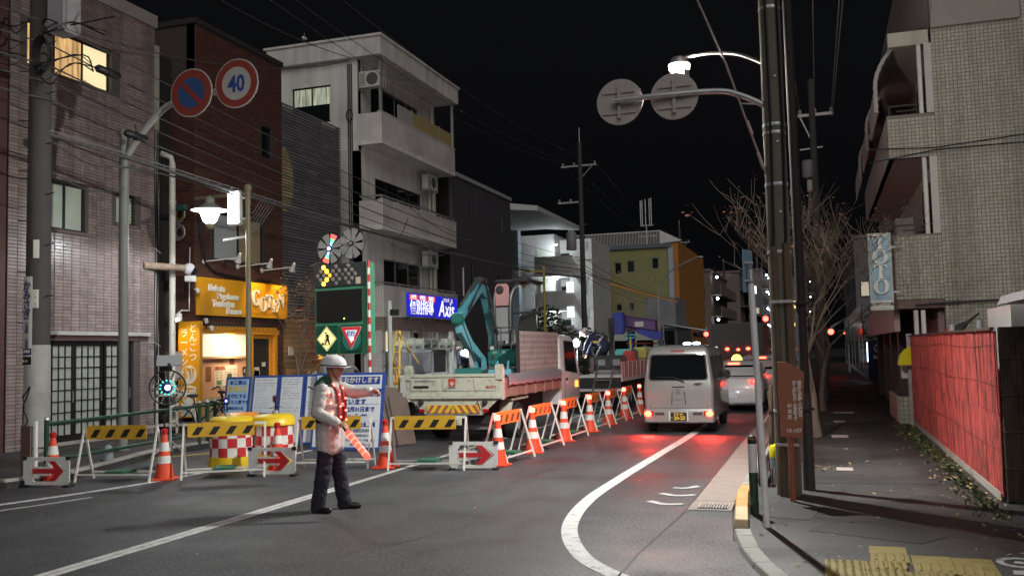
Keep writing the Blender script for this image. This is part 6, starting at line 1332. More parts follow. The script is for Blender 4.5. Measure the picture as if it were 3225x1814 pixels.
def star(label,c,lit):
 s=thing('star_lamp',label,'warning light',c);c=Vector(c)+Z3*0;n=ln_;t=lx
 MB().lathe([(.055,0),(.055,.03)],c,14,n).build('hub',M('hub_dark',(.03,.03,.04),.4)if not lit else 'hub_blue',s)
 MB().lathe([(.03,.03),(.03,.036)],c,12,n).build('hub_light',E('hub_white2',(.7,.8,1),14)if lit else M('hub_off',(.35,.35,.36),.4),s)
 for k in range(8):
  a=k*math.pi/4+.39+(.0 if lit else .1);u=t*math.cos(a)+Z3*math.sin(a);v=t*-math.sin(a)+Z3*math.cos(a);on=lit and k in(1,5)
  pet=MB().prism([(.06,-.02),(.30,-.085),(.315,0),(.30,.085),(.06,.02)],c,u,v,.015).build('petal',M('petal_foil',(.42,.43,.42),.35,.25,var=.4,scale=40,bump=.8,bscale=50),s,fix=True)
  if on:
   for r0,r1,w0,m in((.07,.14,.018,E('petal_blue',(.15,.3,1),5)),(.15,.20,.035,E('petal_green',(.05,1,.3),3)),(.21,.29,.06,E('petal_red',(1,.04,.03),4))):
    MB().prism([(r0,-w0),(r1,-w0*1.3),(r1,w0*1.3),(r0,w0)],c+n*.003,u,v,.002).build('lit_segment',m,pet,fix=True)
 MB().tube([c+(t*math.cos(k*.2618)+Z3*math.sin(k*.2618))*.315-n*.012 for k in range(25)],.010,5).build('rim','black',s)
 MB().bar(c-n*.02-Z3*.31,c-n*.02-Z3*.36,.05,.03).build('bracket','black',s)
 return s
star('round star lamp with red green blue lit petals on the arrow panel',lo+lx*.42+Z3*4.0,True);star('unlit silver petal star lamp right on the arrow panel',lo+lx*.98+Z3*4.07,False)
rw=thing('striped_post','red and white striped post beside the arrow panel','post',(-8.5,17.2,0))
for i in range(26):
 z=.0+i*.142;a=lo+lx*1.40
 MB().cyl((a.x,a.y,z),(a.x,a.y,z+.142),.032,n=10).build('stripe','check_red' if i%2 else 'check_white',rw,smooth=40)
gp_=thing('galvanised_post','thin green grey post right of the striped post','post',(-8.35,17.6,0));MB().cyl((-8.42,17.5,0),(-8.42,17.5,2.9),.05,n=8).build('shaft',M('post_grey',(.30,.34,.30),.5),gp_);MB().box(-8.42,-8.22,17.46,17.54,2.6,2.72).build('arm','black',gp_)
bar_o=thing('crossing_boom','orange folding boom leaning beside the arrow panel','boom',(-11.2,18,.8));MB().bar((-11.3,18.2,.95),(-9.9,18.4,2.15),.10,.03).build('boom',M('boom_orange',(.50,.22,.03),.5),bar_o);MB().box(-11.45,-11.2,18.1,18.3,.75,1.05).build('clamp','galv',bar_o);MB().bar((-11.35,18.2,.8),(-11.35,18.2,.02),.05,.05).build('post','galv',bar_o)
hp_=thing('hoop_rail','pale grey hoop rail behind the guard','rail',(-9.7,18.2,.1));MB().tube(spline([(-9.95,18.2,.1),(-9.95,18.2,1.25),(-9.85,18.2,1.5),(-9.7,18.2,1.56),(-9.55,18.2,1.5),(-9.47,18.2,1.25),(-9.47,18.2,.1)],4),.025,8).build('hoop','galv',hp_,smooth=40);MB().bar((-9.95,18.2,.7),(-9.47,18.2,.7),.03,.03).build('crossbar','galv',hp_)
yl=thing('yellow_ladder','yellow folding step ladder standing right of the striped post','ladder',(-8.4,17.9,0))
for a,b in(((-8.75,17.7,0),(-8.40,17.8,2.3)),((-8.55,18.1,0),(-8.38,17.9,2.3))):MB().bar(a,b,.045,.025).build('stile',M('ladder_yellow',(.62,.40,.06),.5),yl)
MB().bar((-8.40,17.85,2.28),(-8.05,18.1,1.6),.035,.02).build('stay',M('strap_gold',(.42,.27,.04),.6),yl)
for i in range(6):t=.1+i*.14;MB().bar(Vector((-8.75,17.7,0)).lerp(Vector((-8.40,17.8,2.3)),t),Vector((-8.55,18.1,0)).lerp(Vector((-8.38,17.9,2.3)),t),.04,.02).build('rung','ladder_yellow',yl)
M('rail_green',(.018,.06,.035),.4,.2)
gr_=thing('pipe_railing','dark green pipe railing along the left pavement edge','guard rail',(-11.9,14,.1))
ra,rb_=Vector((-11.35,11.5,0)),Vector((-12.0,16.6,0))
for z in(.86,.30):MB().tube([ra+Z3*z,ra.lerp(rb_,.5)+Z3*z,rb_+Z3*z],.030,8).build('rail','rail_green',gr_,smooth=40)
for t in(0,.88,.94,1.0):p=ra.lerp(rb_,t);MB().cyl((p.x,p.y,.1),(p.x,p.y,.92),.038,n=10).build('post','rail_green',gr_,smooth=40);MB().ball((p.x,p.y,.93),.04,8,6).build('knob','galv',gr_)
MB().tube([rb_+Z3*.86,Vector((-12.05,19.6,.86))],.030,8).build('rail','rail_green',gr_,smooth=40);MB().tube([rb_+Z3*.30,Vector((-12.05,19.6,.30))],.030,8).build('rail','rail_green',gr_,smooth=40)
gpst=thing('railing_end','brown and white end post of the railing beside the left cone','post',(-11.45,11.3,.1));MB().box(-11.60,-11.42,11.25,11.30,.1,.85).build('board',M('end_brown',(.12,.07,.06),.6),gpst);MB().cyl((-11.38,11.32,.1),(-11.38,11.32,.92),.03,n=8).build('post','white_paint_metal',gpst)
def bicycle(loc,rz,label,colm):
 b=thing('bicycle',label,'bicycle',loc,rz,fixed=False)
 for x in(-.52,.52):
  w=MB().tube([(x+.31*math.cos(t*.2618),0,.33+.31*math.sin(t*.2618))for t in range(25)],.020,6).build('wheel','rubber',b)
  for k in range(8):a=k*math.pi/4;MB().tube([(x,0,.33),(x+.30*math.cos(a),0,.33+.30*math.sin(a))],.004,3).build('spoke','steel',w)
 fr=MB();
 for p,q in(((-.52,0,.33),(-.12,0,.30)),((-.12,0,.30),(-.22,0,.85)),((-.52,0,.33),(-.20,0,.74)),((-.12,0,.30),(.36,0,.78)),((-.20,0,.70),(.36,0,.80))):fr.tube([p,q],.018,6)
 fr.build('frame',colm,b);MB().tube([(.52,0,.33),(.40,0,.72),(.33,0,1.0)],.017,6).build('fork',colm,b)
 MB().tube(spline([(.15,-.28,1.02),(.30,-.22,1.08),(.34,0,1.03),(.30,.22,1.08),(.15,.28,1.02)],4),.013,6).build('handlebar','black',b);MB().ball((-.24,0,.90),.11,10,6,(1.2,.7,.4)).build('saddle','rubber',b)
 MB().tube([(.52+.34*math.cos(t*.22+.3),0,.33+.34*math.sin(t*.22+.3))for t in range(9)],.022,5).build('mudguard','black',b);MB().tube([(-.52+.34*math.cos(t*.22+1.0),0,.33+.34*math.sin(t*.22+1.0))for t in range(9)],.022,5).build('mudguard','black',b)
 MB().lathe([(.09,0),(.09,.01)],(-.12,.03,.30),14,(0,1,0)).build('chainring','steel',b)
 return b
bicycle((-13.0,17.6,.1),R(35),'dark bicycle parked behind the railing by the ramen shop',M('frame_dark',(.02,.02,.025),.3));bicycle((-13.5,19.2,.1),R(-15),'bicycle in front of the ramen shop counter',M('frame_black',(.015,.015,.017),.3))
gs=thing('green_flag','small green board with yellow writing leaning at the shop','board',(-13.3,19.6,.1));MB().prism([(0,0),(.5,0),(.5,.62),(0,.62)],(-13.6,19.4,.15),(.9,.2,0),(.05,.1,.98),.02).build('board',M('flag_green',(.05,.20,.04),.6),gs,fix=True);text('営業中',.16,'ink_gold',gs,(-13.37,19.43,.5),(.9,.2,0),Z3)
bt=thing('marker_post','stubby grey marker on the pavement behind the left barrier','marker',(-11.7,13.2,.1));MB().lathe([(.09,0),(.085,.18),(.06,.25),(.0,.28)],(-11.7,13.2,.1),14).build('body',M('marker_grey',(.22,.26,.28),.6),bt,smooth=50);MB().lathe([(.11,0),(.11,.02)],(-11.7,13.2,.1),14).build('base','rubber',bt)
M('van_silver',(.36,.36,.355),.30,.45,var=.05,dirt=.12,dscale=1.5,coat=.5);M('car_white',(.60,.60,.60),.25,var=.03,coat=.6);M('plastic_black',(.02,.02,.021),.55);M('car_glass',(.006,.007,.008),.04,var=.2,spec=.35);M('truck_cream',(.47,.485,.40),.5,var=.12,scale=5,dirt=.6,dscale=7,dcol=(.13,.11,.08));M('truck_white',(.62,.63,.60),.4,dirt=.2,dscale=2);M('cab_white',(.80,.80,.80),.3,coat=.4);M('chassis',(.025,.023,.022),.7,var=.3);M('rim_steel',(.48,.48,.47),.4,.5,dirt=.3,dscale=6)
E('tail_on',(1,.05,.025),11);E('tail_core',(1,.45,.25),16);E('tail_dim',(1,.03,.02),3.5);E('amber_dim',(1,.35,.05),2)
def rring(hw,y0,y1,z,rad=.10,n=4):
 """rounded rectangle ring at height z (x half width hw, y from y0 to y1)"""
 out=[]
 for cx,cy,a0 in((hw-rad,y1-rad,0),(-hw+rad,y1-rad,90),(-hw+rad,y0+rad,180),(hw-rad,y0+rad,270)):
  for i in range(n+1):a=R(a0+90*i/n);out.append((cx+rad*math.cos(a),cy+rad*math.sin(a),z))
 return out
def wheel(parent,x,y,r,w,side,rim='rim_steel',dual=False):
 t=MB().lathe([(r*.62,0),(r*.93,0),(r,w*.18),(r,w*.82),(r*.93,w),(r*.62,w)],(x,y,r),24,(side,0,0),cap=False).build('wheel','rubber',parent,smooth=40)
 MB().lathe([(r*.64,w*.5),(r*.60,w*.8),(r*.34,w*.55 if dual else w*.78),(r*.16,w*.62 if dual else w*.9),(.01,w*.64 if dual else w*.92)],(x,y,r),20,(side,0,0)).build('rim',rim,t,smooth=30)
 return t
def ploft(parent,levels,name,mat,rad=.10,**k):
 return MB().loft([rring(hw,a,b,z,min(rad,hw*.9))for z,hw,a,b in levels]).build(name,mat,parent,smooth=35,fix=True)
def prof(levels,z,i):
 for a,b in zip(levels,levels[1:]):
  if a[0]<=z<=b[0]:t=(z-a[0])/(b[0]-a[0]);return a[i]+(b[i]-a[i])*t
 return levels[-1][i]
def rpanel(parent,lv,pts,name,mat,d=.004,t=.008):
 """panel laid on the rear face: pts are (x, z)"""
 f=[(x,prof(lv,z,2)-d,z)for x,z in pts];b=[(x,y+t,z)for x,y,z in f];n=len(f)
 return MB().add(f+b,[tuple(range(n)),tuple(range(n,2*n))[::-1]]+[(i,n+i,n+(i+1)%n,(i+1)%n)for i in range(n)]).build(name,mat,parent,fix=True)
def spanel(parent,lv,pts,name,mat,side,d=.004):
 f=[(side*(prof(lv,z,1)+d),y,z)for y,z in pts];n=len(f);b=[(x-side*.01,y,z)for x,y,z in f]
 return MB().add(f+b,[tuple(range(n)),tuple(range(n,2*n))[::-1]]+[(i,n+i,n+(i+1)%n,(i+1)%n)for i in range(n)]).build(name,mat,parent,fix=True)
def rrect(x0,x1,z0,z1,r,top=0.):
 o=[]
 for cx,cz,a0,w in((x1-r,z1-r,0,1),(x0+r,z1-r,90,1),(x0+r,z0+r,180,0),(x1-r,z0+r,270,0)):
  for i in range(4):a=R(a0+30*i);x=cx+r*math.cos(a);o.append((x-(top*(1 if x>(x0+x1)/2 else-1)if w else 0),cz+r*math.sin(a)))
 return o
van=thing('van','silver kei van with red tail lamps lit in the traffic lane','van',(-2.93,20.0,0),fixed=False)
LV=[(.24,.62,.10,3.30),(.30,.70,.02,3.37),(.40,.732,.0,3.39),(.95,.737,.012,3.33),(1.08,.732,.03,3.22),(1.66,.655,.10,2.78),(1.76,.625,.135,2.66),(1.82,.575,.19,2.52),(1.855,.48,.30,2.38),(1.865,.3,.5,2.2)]
ploft(van,LV,'body','van_silver',.09)
rg=rpanel(van,LV,rrect(-.60,.60,1.13,1.645,.06,.035),'rear_window','car_glass');
rpanel(van,LV,rrect(-.63,.63,1.105,1.67,.07,.035),'window_seal','plastic_black',.002)
MB().tube([(.13,.01,1.07),(.02,-.005,1.13),(-.10,.01,1.17),(-.5,.03,1.19)],[.016,.014,.009,.006],6).build('wiper','plastic_black',van)
rpanel(van,LV,rrect(-.15,.15,1.715,1.75,.012),'high_stop_lamp',M('stop_off',(.30,.02,.02),.3),.02,.03)
rpanel(van,LV,[(-.155,.60),(.155,.60),(.13,.985),(-.13,.985)],'handle_recess','plastic_black',.003);rpanel(van,LV,[(-.135,.60),(.135,.60),(.115,.955),(-.115,.955)],'handle_garnish','van_silver',.008,.012);rpanel(van,LV,rrect(-.075,.075,.69,.74,.015),'handle','steel',.02,.015)
MB().lathe([(.055,0),(.055,.006),(.045,.006)],(0,-.015,.875),20,(0,-1,0),cap=False).build('emblem','steel',van);MB().tube([(-.03,-.02,.865),(.0,-.02,.885),(.03,-.02,.865)],.006,5).build('emblem_mark','steel',van)
text('HIJET',.062,'plastic_black',van,(.42,-.010,1.035),X3,Z3,bold=.002,sx=1.3,shear=.25)
bm=MB().loft([rring(hw,a,b,z,.05)for z,hw,a,b in((.215,.70,-.02,.5),(.24,.735,-.05,.5),(.44,.742,-.055,.5),(.50,.735,-.04,.5),(.52,.725,-.01,.5))]).build('bumper','van_silver',van,smooth=35,fix=True)
for s in(-1,1):
 MB().box(s*.62-.105,s*.62+.105,-.068,-.03,.36,.47).build('tail_lamp',M('lens_red',(.35,.01,.01),.2),van,bevel=.015);MB().ball((s*.645,-.075,.415),.080,12,8,(1.0,.35,.8)).build('tail_lamp_glow','tail_on',van,smooth=60);MB().ball((s*.645,-.082,.415),.026,10,6,(1,.5,.8)).build('tail_lamp_filament','tail_core',van)
 MB().box(s*.40-.11,s*.40+.11,-.064,-.03,.375,.455).build('reverse_lamp',M('lens_grey',(.10,.06,.065),.15),van,bevel=.012)
 lamp('tail_light','SPOT',(0,0,0),95,(1,.04,.025),None,.05,140,(0,-1,-.03),.5)
 lo_=[o for o in COL.objects if o.name.startswith('tail_light')][-1];lo_.parent=van;lo_.location=(s*.645,-.13,.42)
 hl=lamp('head_light','SPOT',(0,0,0),9,(.92,.96,1),None,.05,60,(0,1,-.06),.6);hl.parent=van;hl.location=(s*.5,3.45,.65)
 MB().box(s*.5-.12,s*.5+.12,3.36,3.41,.58,.74).build('head_lamp',E('head_on',(.95,.97,1),20),van,bevel=.02)
 for y in(.52,2.75):wheel(van,s*.56,y,.275,.15,s,'rim_steel')
 for y0,y1 in((.22,1.05),(1.15,2.0),(2.08,2.75)):spanel(van,LV,[(y0,1.12),(y1,1.12),(y1-(.25 if y1>2.7 else .03),1.62),(y0+.04,1.62)],'side_window','car_glass',s)
 for y in(1.1,2.04):spanel(van,LV,[(y-.006,.35),(y+.006,.35),(y+.006,1.68),(y-.006,1.68)],'door_seam','plastic_black',s,.002)
 spanel(van,LV,[(1.16,.80),(1.30,.80),(1.30,.84),(1.16,.84)],'door_handle','van_silver',s,.02)
 MB().box(s*.80-.07,s*.80+.07,2.42,2.50,1.06,1.26).build('mirror','plastic_black',van,bevel=.03)
npl=MB().box(-.17,.17,-.075,-.066,.275,.44).build('number_plate',M('plate_black',(.012,.012,.012),.5),van);text('20-23',.105,M('plate_yellow',(.75,.52,.06),.5,var=.02),npl,(.02,-.075,.325),X3,Z3,bold=.004);text('練馬 480',.052,'plate_yellow',npl,(0,-.075,.405),X3,Z3,bold=.001);text('り',.05,'plate_yellow',npl,(-.135,-.075,.325),X3,Z3)
MB().box(-.20,-.175,-.075,-.04,.26,.46).build('plate_frame','white_paint_metal',van);MB().box(.175,.20,-.075,-.04,.26,.46).build('plate_frame','white_paint_metal',van)
rpanel(van,LV,[(-.60,.525),(.60,.525),(.60,.531),(-.60,.531)],'tailgate_seam','plastic_black',.002);
for s in(-1,1):rpanel(van,LV,[(s*.598,.53),(s*.606,.53),(s*.606,1.10),(s*.598,1.10)],'tailgate_seam','plastic_black',.002)
def saloon(loc,rz,label,mat,h=1.48,w=1.70,L=4.4,taxi=False,lit=True,suv=False,lz=.74):
 c=thing('car',label,'car',loc,rz,'cars queuing at the signals',fixed=False)
 lo2=[(.20,w*.44,.12,L-.12),(.28,w*.49,.02,L-.02),(.55,w*.5,0,L),(.78,w*.495,.03,L-.05),(.92 if not suv else 1.0,w*.475,.10,L-.25)]
 zt=lo2[-1][0]
 up=[(zt-.01,w*.455,.42 if not suv else .10,L*.72),(zt+.25,w*.42,.75 if not suv else .22,L*.64),(h-.08,w*.38,1.05 if not suv else .36,L*.58),(h-.02,w*.35,1.15 if not suv else .45,L*.55),(h,w*.26,1.3 if not suv else .6,L*.5)]
 ploft(c,lo2,'body',mat,.14);ploft(c,up,'cabin',mat,.12)
 rpanel(c,up,rrect(-w*.37,w*.37,zt+.04,h-.13,.05,.05),'rear_window','car_glass')
 for s in(-1,1):
  spanel(c,up,[(1.0 if not suv else .4,zt+.03),(L*.66,zt+.03),(L*.60,h-.11),(1.25 if not suv else .6,h-.11)],'side_window','car_glass',s);spanel(c,up,[(L*.42,zt),(L*.42+.07,zt),(L*.42+.07,h-.08),(L*.42,h-.08)],'pillar',mat,s,.008)
  MB().box(s*w*.40-.17,s*w*.40+.10*(1 if s<0 else 1),-.012,.14,lz-.07,lz+.07).build('tail_lamp','tail_dim' if lit else 'lens_red',c,bevel=.02)
  MB().ball((s*w*.40,-.02,lz),.062,10,6,(1.2,.4,.8)).build('tail_lamp_glow','tail_on' if lit else 'lens_red',c,smooth=60)
  for y in(.80,L-.85):wheel(c,s*(w*.5-.17),y,.31,.18,s)
  MB().box(s*w*.54-.08,s*w*.54+.06,L*.64,L*.64+.1,.95,1.1).build('mirror',mat,c,bevel=.03)
 rpanel(c,up,rrect(-.16,.16,h-.10,h-.06,.015),'high_stop_lamp','tail_on' if lit else 'lens_red',.03,.03)
 rpanel(c,lo2,rrect(-w*.47,w*.47,.26,.52,.05),'bumper',mat,.03,.06);n=rpanel(c,lo2,[(-.17,.40),(.17,.40),(.17,.56),(-.17,.56)],'number_plate','board_paper',.045)
 if taxi:MB().lathe([(.16,0),(.15,.08),(.09,.16),(.02,.18)],(0,1.9,h-.01),14).build('roof_lamp',E('taxi_lamp',(.9,.75,.15),1.6),c,smooth=50)
 if lit:
  l=lamp('tail_light','SPOT',(0,0,0),16,(1,.04,.025),None,.08,140,(0,-1,-.05),.5);l.parent=c;l.location=(0,-.12,lz)
 return c
saloon((-2.42,26.3,0),R(-1),'white taxi saloon with small yellow roof lamp ahead of the van','car_white',h=1.40,taxi=True,lz=.84)
saloon((-1.92,31.4,0),R(-2),'white hatchback ahead of the taxi by the right kerb','car_white',h=1.50,suv=True,lz=.95)
saloon((-1.95,46.2,0),0,'dark saloon farther up the queue of cars',M('car_dark',(.03,.03,.034),.25,coat=.5),h=1.55,suv=True)
saloon((-2.0,52.6,0),0,'pale hatchback beyond the dark saloon in the queue','car_white',h=1.65,suv=True)
saloon((-3.4,58,0),0,'farthest small car of the queue before the signals','car_dark',h=1.7,suv=True)
bt_=thing('box_truck','dark box truck with high red lamps far up the queue','truck',(-3.3,39.6,0),fixed=False)
MB().box(-1.05,1.05,0,4.2,.8,2.75).build('box',M('box_dark',(.10,.09,.09),.5),bt_,bevel=.03);MB().box(-.95,.95,4.35,5.9,.5,2.3).build('cab','cab_white',bt_,bevel=.08);MB().box(-.9,.9,0,5.8,.5,.75).build('chassis','chassis',bt_)
for s in(-1,1):
 MB().ball((s*.42,-.03,1.70),.085,10,6,(1,.4,.7)).build('tail_lamp','tail_on',bt_);wheel(bt_,s*.72,1.0,.38,.24,s);wheel(bt_,s*.75,5.0,.38,.22,s)
MB().ball((.02,-.03,1.67),.07,8,6,(1,.4,.7)).build('tail_lamp','tail_on',bt_)
dt=thing('dump_truck','cream dump truck with chevron tail board carrying a small excavator','truck',(-7.08,17.6,0))
X0,X1,YT=-8.10,-6.06,17.6
MB().box(X0+.06,X1-.06,YT+.05,22.0,.90,1.02).build('bed_floor',M('bed_rust',(.18,.10,.075),.8,dirt=.5),dt)
tg=MB().box(X0,X1,YT-.03,YT+.04,.88,1.36).build('tail_board','truck_cream',dt,bevel=.012)
for u0,u1 in((X0+.10,X0+.72),(X0+.80,X1-.64),(X1-.56,X1-.08)):MB().box(u0,u1,YT-.045,YT-.031,1.04,1.30).build('pressed_panel','truck_cream',tg,bevel=.006)
MB().box(X0-.02,X1+.02,YT-.06,YT+.03,.88,.97).build('lower_rail','truck_cream',tg,bevel=.01);MB().box(X0-.01,X1+.01,YT-.05,YT+.02,1.31,1.38).build('upper_rail','truck_cream',tg,bevel=.012)
lg=MB().box(-7.165,-7.015,YT-.05,YT-.046,1.14,1.29).build('logo',M('logo_red',(.45,.04,.03),.5),tg)
for k in range(7):a=R(15+25*k);MB().bar((-7.09+.028*math.cos(a),YT-.051,1.175+.028*math.sin(a)),(-7.09+.06*math.cos(a),YT-.051,1.175+.06*math.sin(a)),.008,.002,(0,1,0)).build('sun_ray','paper',lg)
MB().lathe([(.022,0),(.022,.002)],(-7.09,YT-.051,1.175),12,(0,-1,0)).build('sun_disc','paper',lg)
text('TAIYO',.05,'board_black_',tg,(-7.09,YT-.046,1.105),X3,Z3,bold=.001);text('ISUZU',.062,M('isuzu_red',(.40,.06,.05),.5),tg,(-6.26,YT-.046,1.11),X3,Z3,bold=.003,sx=1.2)
text('最大積載量 2900kg',.055,'board_print',tg,(-7.68,YT-.046,1.24),X3,Z3);MB().box(-7.93,-7.60,YT-.05,YT-.046,1.10,1.15).build('data_plate','board_black_',tg)
sk=MB().prism([(X0+.05,.88),(X0+.42,.56),(X1-.42,.56),(X1-.05,.88)][::-1],(0,YT-.005,0),X3,Z3,.03).build('rear_skirt','truck_cream',dt,fix=True)
ch=MB().box(X0+.45,X1-.45,YT-.03,YT-.008,.60,.76).build('chevron_board',M('chev_yellow',(.66,.50,.04),.45),dt)
cx=(X0+X1)/2
for s in(-1,1):
 for k in range(4):u=cx+s*(.04+k*.155);MB().add([(u,YT-.032,.60),(u+s*.075,YT-.032,.60),(u+s*-.035,YT-.032,.76),(u-s*.11 if k else u-s*.04,YT-.032,.76)],[(0,1,2,3)if s>0 else(3,2,1,0)]).build('chevron',M('chev_red',(.42,.09,.07),.45),ch)
for x in(X0+.33,X1-.33):
 MB().lathe([(.03,0),(.06,.01),(.06,.03),(.02,.04)],(x,YT-.03,.82),10,(0,-1,0)).build('latch','chassis',dt);MB().tube([(x,YT-.04,.80),(x-.10,YT-.04,.66),(x-.17,YT-.035,.84)],.010,5).build('chain','chassis',dt);MB().box(x-.06,x+.06,YT-.03,YT-.01,.62,.68).build('marker_lamp','lens_red',dt)
for x in(X0+.02,X1-.06):MB().box(x-.05,x+.09,YT-.06,YT+.10,1.25,1.56).build('corner_bracket','truck_cream',dt,bevel=.01)
for x in(X0,X1-.04):
 sp_=MB().box(x,x+.04,YT+.08,21.95,.90,1.28).build('side_board',M('side_redlit',(.42,.20,.17),.6,var=.2,dirt=.4,dscale=2),dt)  # reddish base colour has the red light on the truck side painted in
 for k in range(7):MB().box(x-.02,x+.06,YT+.2+k*.7,YT+.26+k*.7,.88,1.26).build('stake','side_redlit',sp_)
MB().box(X1+.005,X1+.035,YT+.0,YT+.12,.86,1.5).build('side_post',M('post_pink',(.60,.52,.50),.5,dirt=.3),dt)
tp=MB();
rr_=[]
for i in range(17):
 y=17.95+i*.25;rr_.append([(X1+.02+.03*math.sin(i*1.3)*.5,y,1.36),(X1+.06+.012*math.sin(i*2.1),y,1.28),(X1+.055,y,1.12+.03*(i%2)),(X1+.045,y,1.12+.03*(i%2)),(X1+.045,y,1.28),(X1+.0,y,1.35)])
tp.loft(rr_).build('side_tarpaulin',M('tarp_silver',(.40,.36,.42),.28,.3,var=.2,bump=.3,bscale=12),dt,smooth=40,fix=True)
MB().box(X0+.5,X1-.5,YT+.3,23.6,.46,.86).build('chassis_rail','chassis',dt);MB().box(X0+.3,X1-.3,YT+.25,YT+.31,.36,.52).build('under_run_bar','chassis',dt);MB().box(-7.5,-6.2,YT+.3,YT+.34,.25,.36).build('mud_flap',M('flap',(.12,.12,.12),.7),dt)
pt=MB().box(-7.32,-6.92,YT+.02,YT+.03,.36,.54).build('number_plate',M('plate_cream',(.60,.58,.46),.5),dt);text('100',.05,'board_print',pt,(-7.1,YT+.02,.50),X3,Z3);text('19-62',.10,'weight_green',pt,(-7.12,YT+.02,.42),X3,Z3,bold=.002)
for x,s in((-6.38,1),(-7.78,-1)):
 wheel(dt,x,18.95,.37,.26,s,dual=True);wheel(dt,x,23.05,.37,.22,s);MB().box(x-.02+(0 if s>0 else-.1),x+.28 if s>0 else x+.04,18.45,19.5,.80,.84).build('mudguard',M('guard_cream',(.50,.46,.36),.5),dt);MB().bar((x+.13,18.3,.52),(x+.13,18.55,.82),.26,.02).build('mudguard_flap','guard_cream',dt)
cabL=[(.50,.90,0,1.86),(.58,.95,0,1.92),(1.25,.955,0,1.92),(1.35,.95,0,1.86),(2.06,.90,.02,1.50),(2.16,.86,.06,1.42),(2.20,.74,.16,1.3)]
cb_=MB().loft([[(p[0]-7.03,p[1]+22.15,p[2])for p in rring(hw,a,b,z,.09)]for z,hw,a,b in cabL]).build('cab','cab_white',dt,smooth=35,fix=True)
wn=MB().add([(-7.03+.958,22.55,1.30),(-7.03+.958,23.75,1.20),(-7.03+.915,23.55,2.02),(-7.03+.915,22.60,2.05)],[(0,1,2,3)]).build('side_window','car_glass',cb_)
MB().add([(-7.8,22.145,1.45),(-6.3,22.145,1.45),(-6.3,22.155,2.0),(-7.8,22.155,2.0)],[(0,1,2,3)]).build('rear_window','car_glass',cb_)
MB().box(-6.085,-6.07,22.6,22.78,1.05,1.12).build('door_handle','plastic_black',cb_)
MB().box(-6.072,-6.066,22.48,22.49,.62,2.0).build('door_seam','plastic_black',cb_);MB().box(-6.08,-6.06,23.55,23.75,.86,1.02).build('turn_lamp','amber_dim',cb_)
MB().tube([(-6.1,23.9,1.5),(-5.8,23.95,1.55),(-5.72,23.95,1.42)],.018,6).build('mirror_arm','plastic_black',dt);MB().box(-5.82,-5.62,23.9,23.97,1.22,1.62).build('mirror',M('mirror_glass',(.35,.36,.38),.1,.9),dt,bevel=.05)
rp_=thing('checker_ramp','rusty pink checker plate ramp standing on the truck side','ramp',(-6.15,20.6,1.3))
MB().box(-6.19,-6.15,19.08,22.2,1.30,2.24).build('plate',M('checker',(.60,.53,.52),.55,.3,var=.15,dirt=.45,dscale=3,dcol=(.22,.12,.09)),rp_)
for i in range(24):
 for j in range(7):
  y=19.2+i*.128;z=1.38+j*.125
  MB().bar((-6.147,y-.012,z+.035),(-6.147,y+.018,z-.035),.026,.006,(1,0,0)).build('tread',M('tread_rust',(.20,.13,.12),.6),rp_)if(i+j)%1==0 else None
MB().box(-6.20,-6.13,19.02,19.08,1.28,2.26).build('edge_bar','chassis',rp_)
ex=thing('mini_excavator','turquoise mini excavator with folded boom and canopy on the dump truck','excavator',(-7.1,20.4,1.02))
M('ex_teal',(.16,.46,.56),.4,var=.08,dirt=.25,dscale=5);M('ex_green',(.02,.15,.13),.45,dirt=.3,dscale=5);M('ex_dark',(.055,.058,.06),.35)
for x in(-7.72,-6.62):
 MB().prism([(19.3,1.05),(19.15,1.18),(19.3,1.34),(21.5,1.34),(21.65,1.18),(21.5,1.05)],(x+.13,0,0),Y3,Z3,.26).build('track','rubber',ex,bevel=.03,fix=True)
MB().box(-7.5,-6.6,19.6,21.2,1.2,1.42).build('undercarriage','ex_dark',ex);
MB().box(-7.25,-6.36,20.1,21.6,1.46,1.86).build('house','ex_green',ex,bevel=.05);MB().box(-7.22,-6.55,20.09,20.11,1.52,1.82).build('house_panel','ex_green',ex,bevel=.01);MB().lathe([(.05,0),(.05,.01)],(-7.1,20.08,1.68),12,(0,-1,0)).build('cap','ex_dark',ex)
for k,s_ in enumerate(('030','SR')):text(s_,.07,'paper',ex,(-7.05+k*.22,20.08,1.79),X3,Z3)
MB().box(-6.85,-6.40,20.75,21.15,2.0,2.1).build('seat_base','plastic_black',ex,bevel=.03);MB().loft([[(-6.88+.02*k,21.1+.03*k,2.08+.15*k),(-6.34-.02*k,21.1+.03*k,2.08+.15*k),(-6.34-.02*k,21.2+.03*k,2.08+.15*k),(-6.88+.02*k,21.2+.03*k,2.08+.15*k)]for k in range(5)]).build('seat_back','plastic_black',ex,bevel=.03,fix=True)
for x in(-7.05,-6.75):MB().tube([(x,20.35,1.86),(x+.02,20.38,2.3),(x,20.32,2.38)],.018,6).build('lever','ex_dark',ex);MB().box(x-.09,x+.09,20.4,20.65,1.95,2.28).build('console',M('console_grey',(.30,.31,.33),.5),ex,bevel=.04)
for z in(1.95,2.35):MB().tube([(-7.2,20.1,z),(-6.35,20.1,z)],.016,6).build('guard_rail','ex_dark',ex)
for x in(-7.2,-6.9,-6.6):MB().tube([(x,20.1,1.86),(x,20.1,2.35)],.014,6).build('guard_bar','ex_dark',ex)
for x,y,nm2 in((-7.12,20.35,'canopy_post'),(-6.40,20.35,'canopy_post')):
 pts=spline([(x,y,1.86),(x,y-.02,2.6),(x,y+.0,3.05),(x+.02,y+.16,3.32),(x+.02,y+.5,3.40),(x+.02,y+1.25,3.42)],5)if x<-7 else spline([(x,y+.9,2.2),(x,y+.95,2.7),(x,y+1.15,3.1),(x,y+1.25,3.40)],5)
 MB().tube(pts,.038,8).build(nm2,'ex_dark',ex,smooth=40)
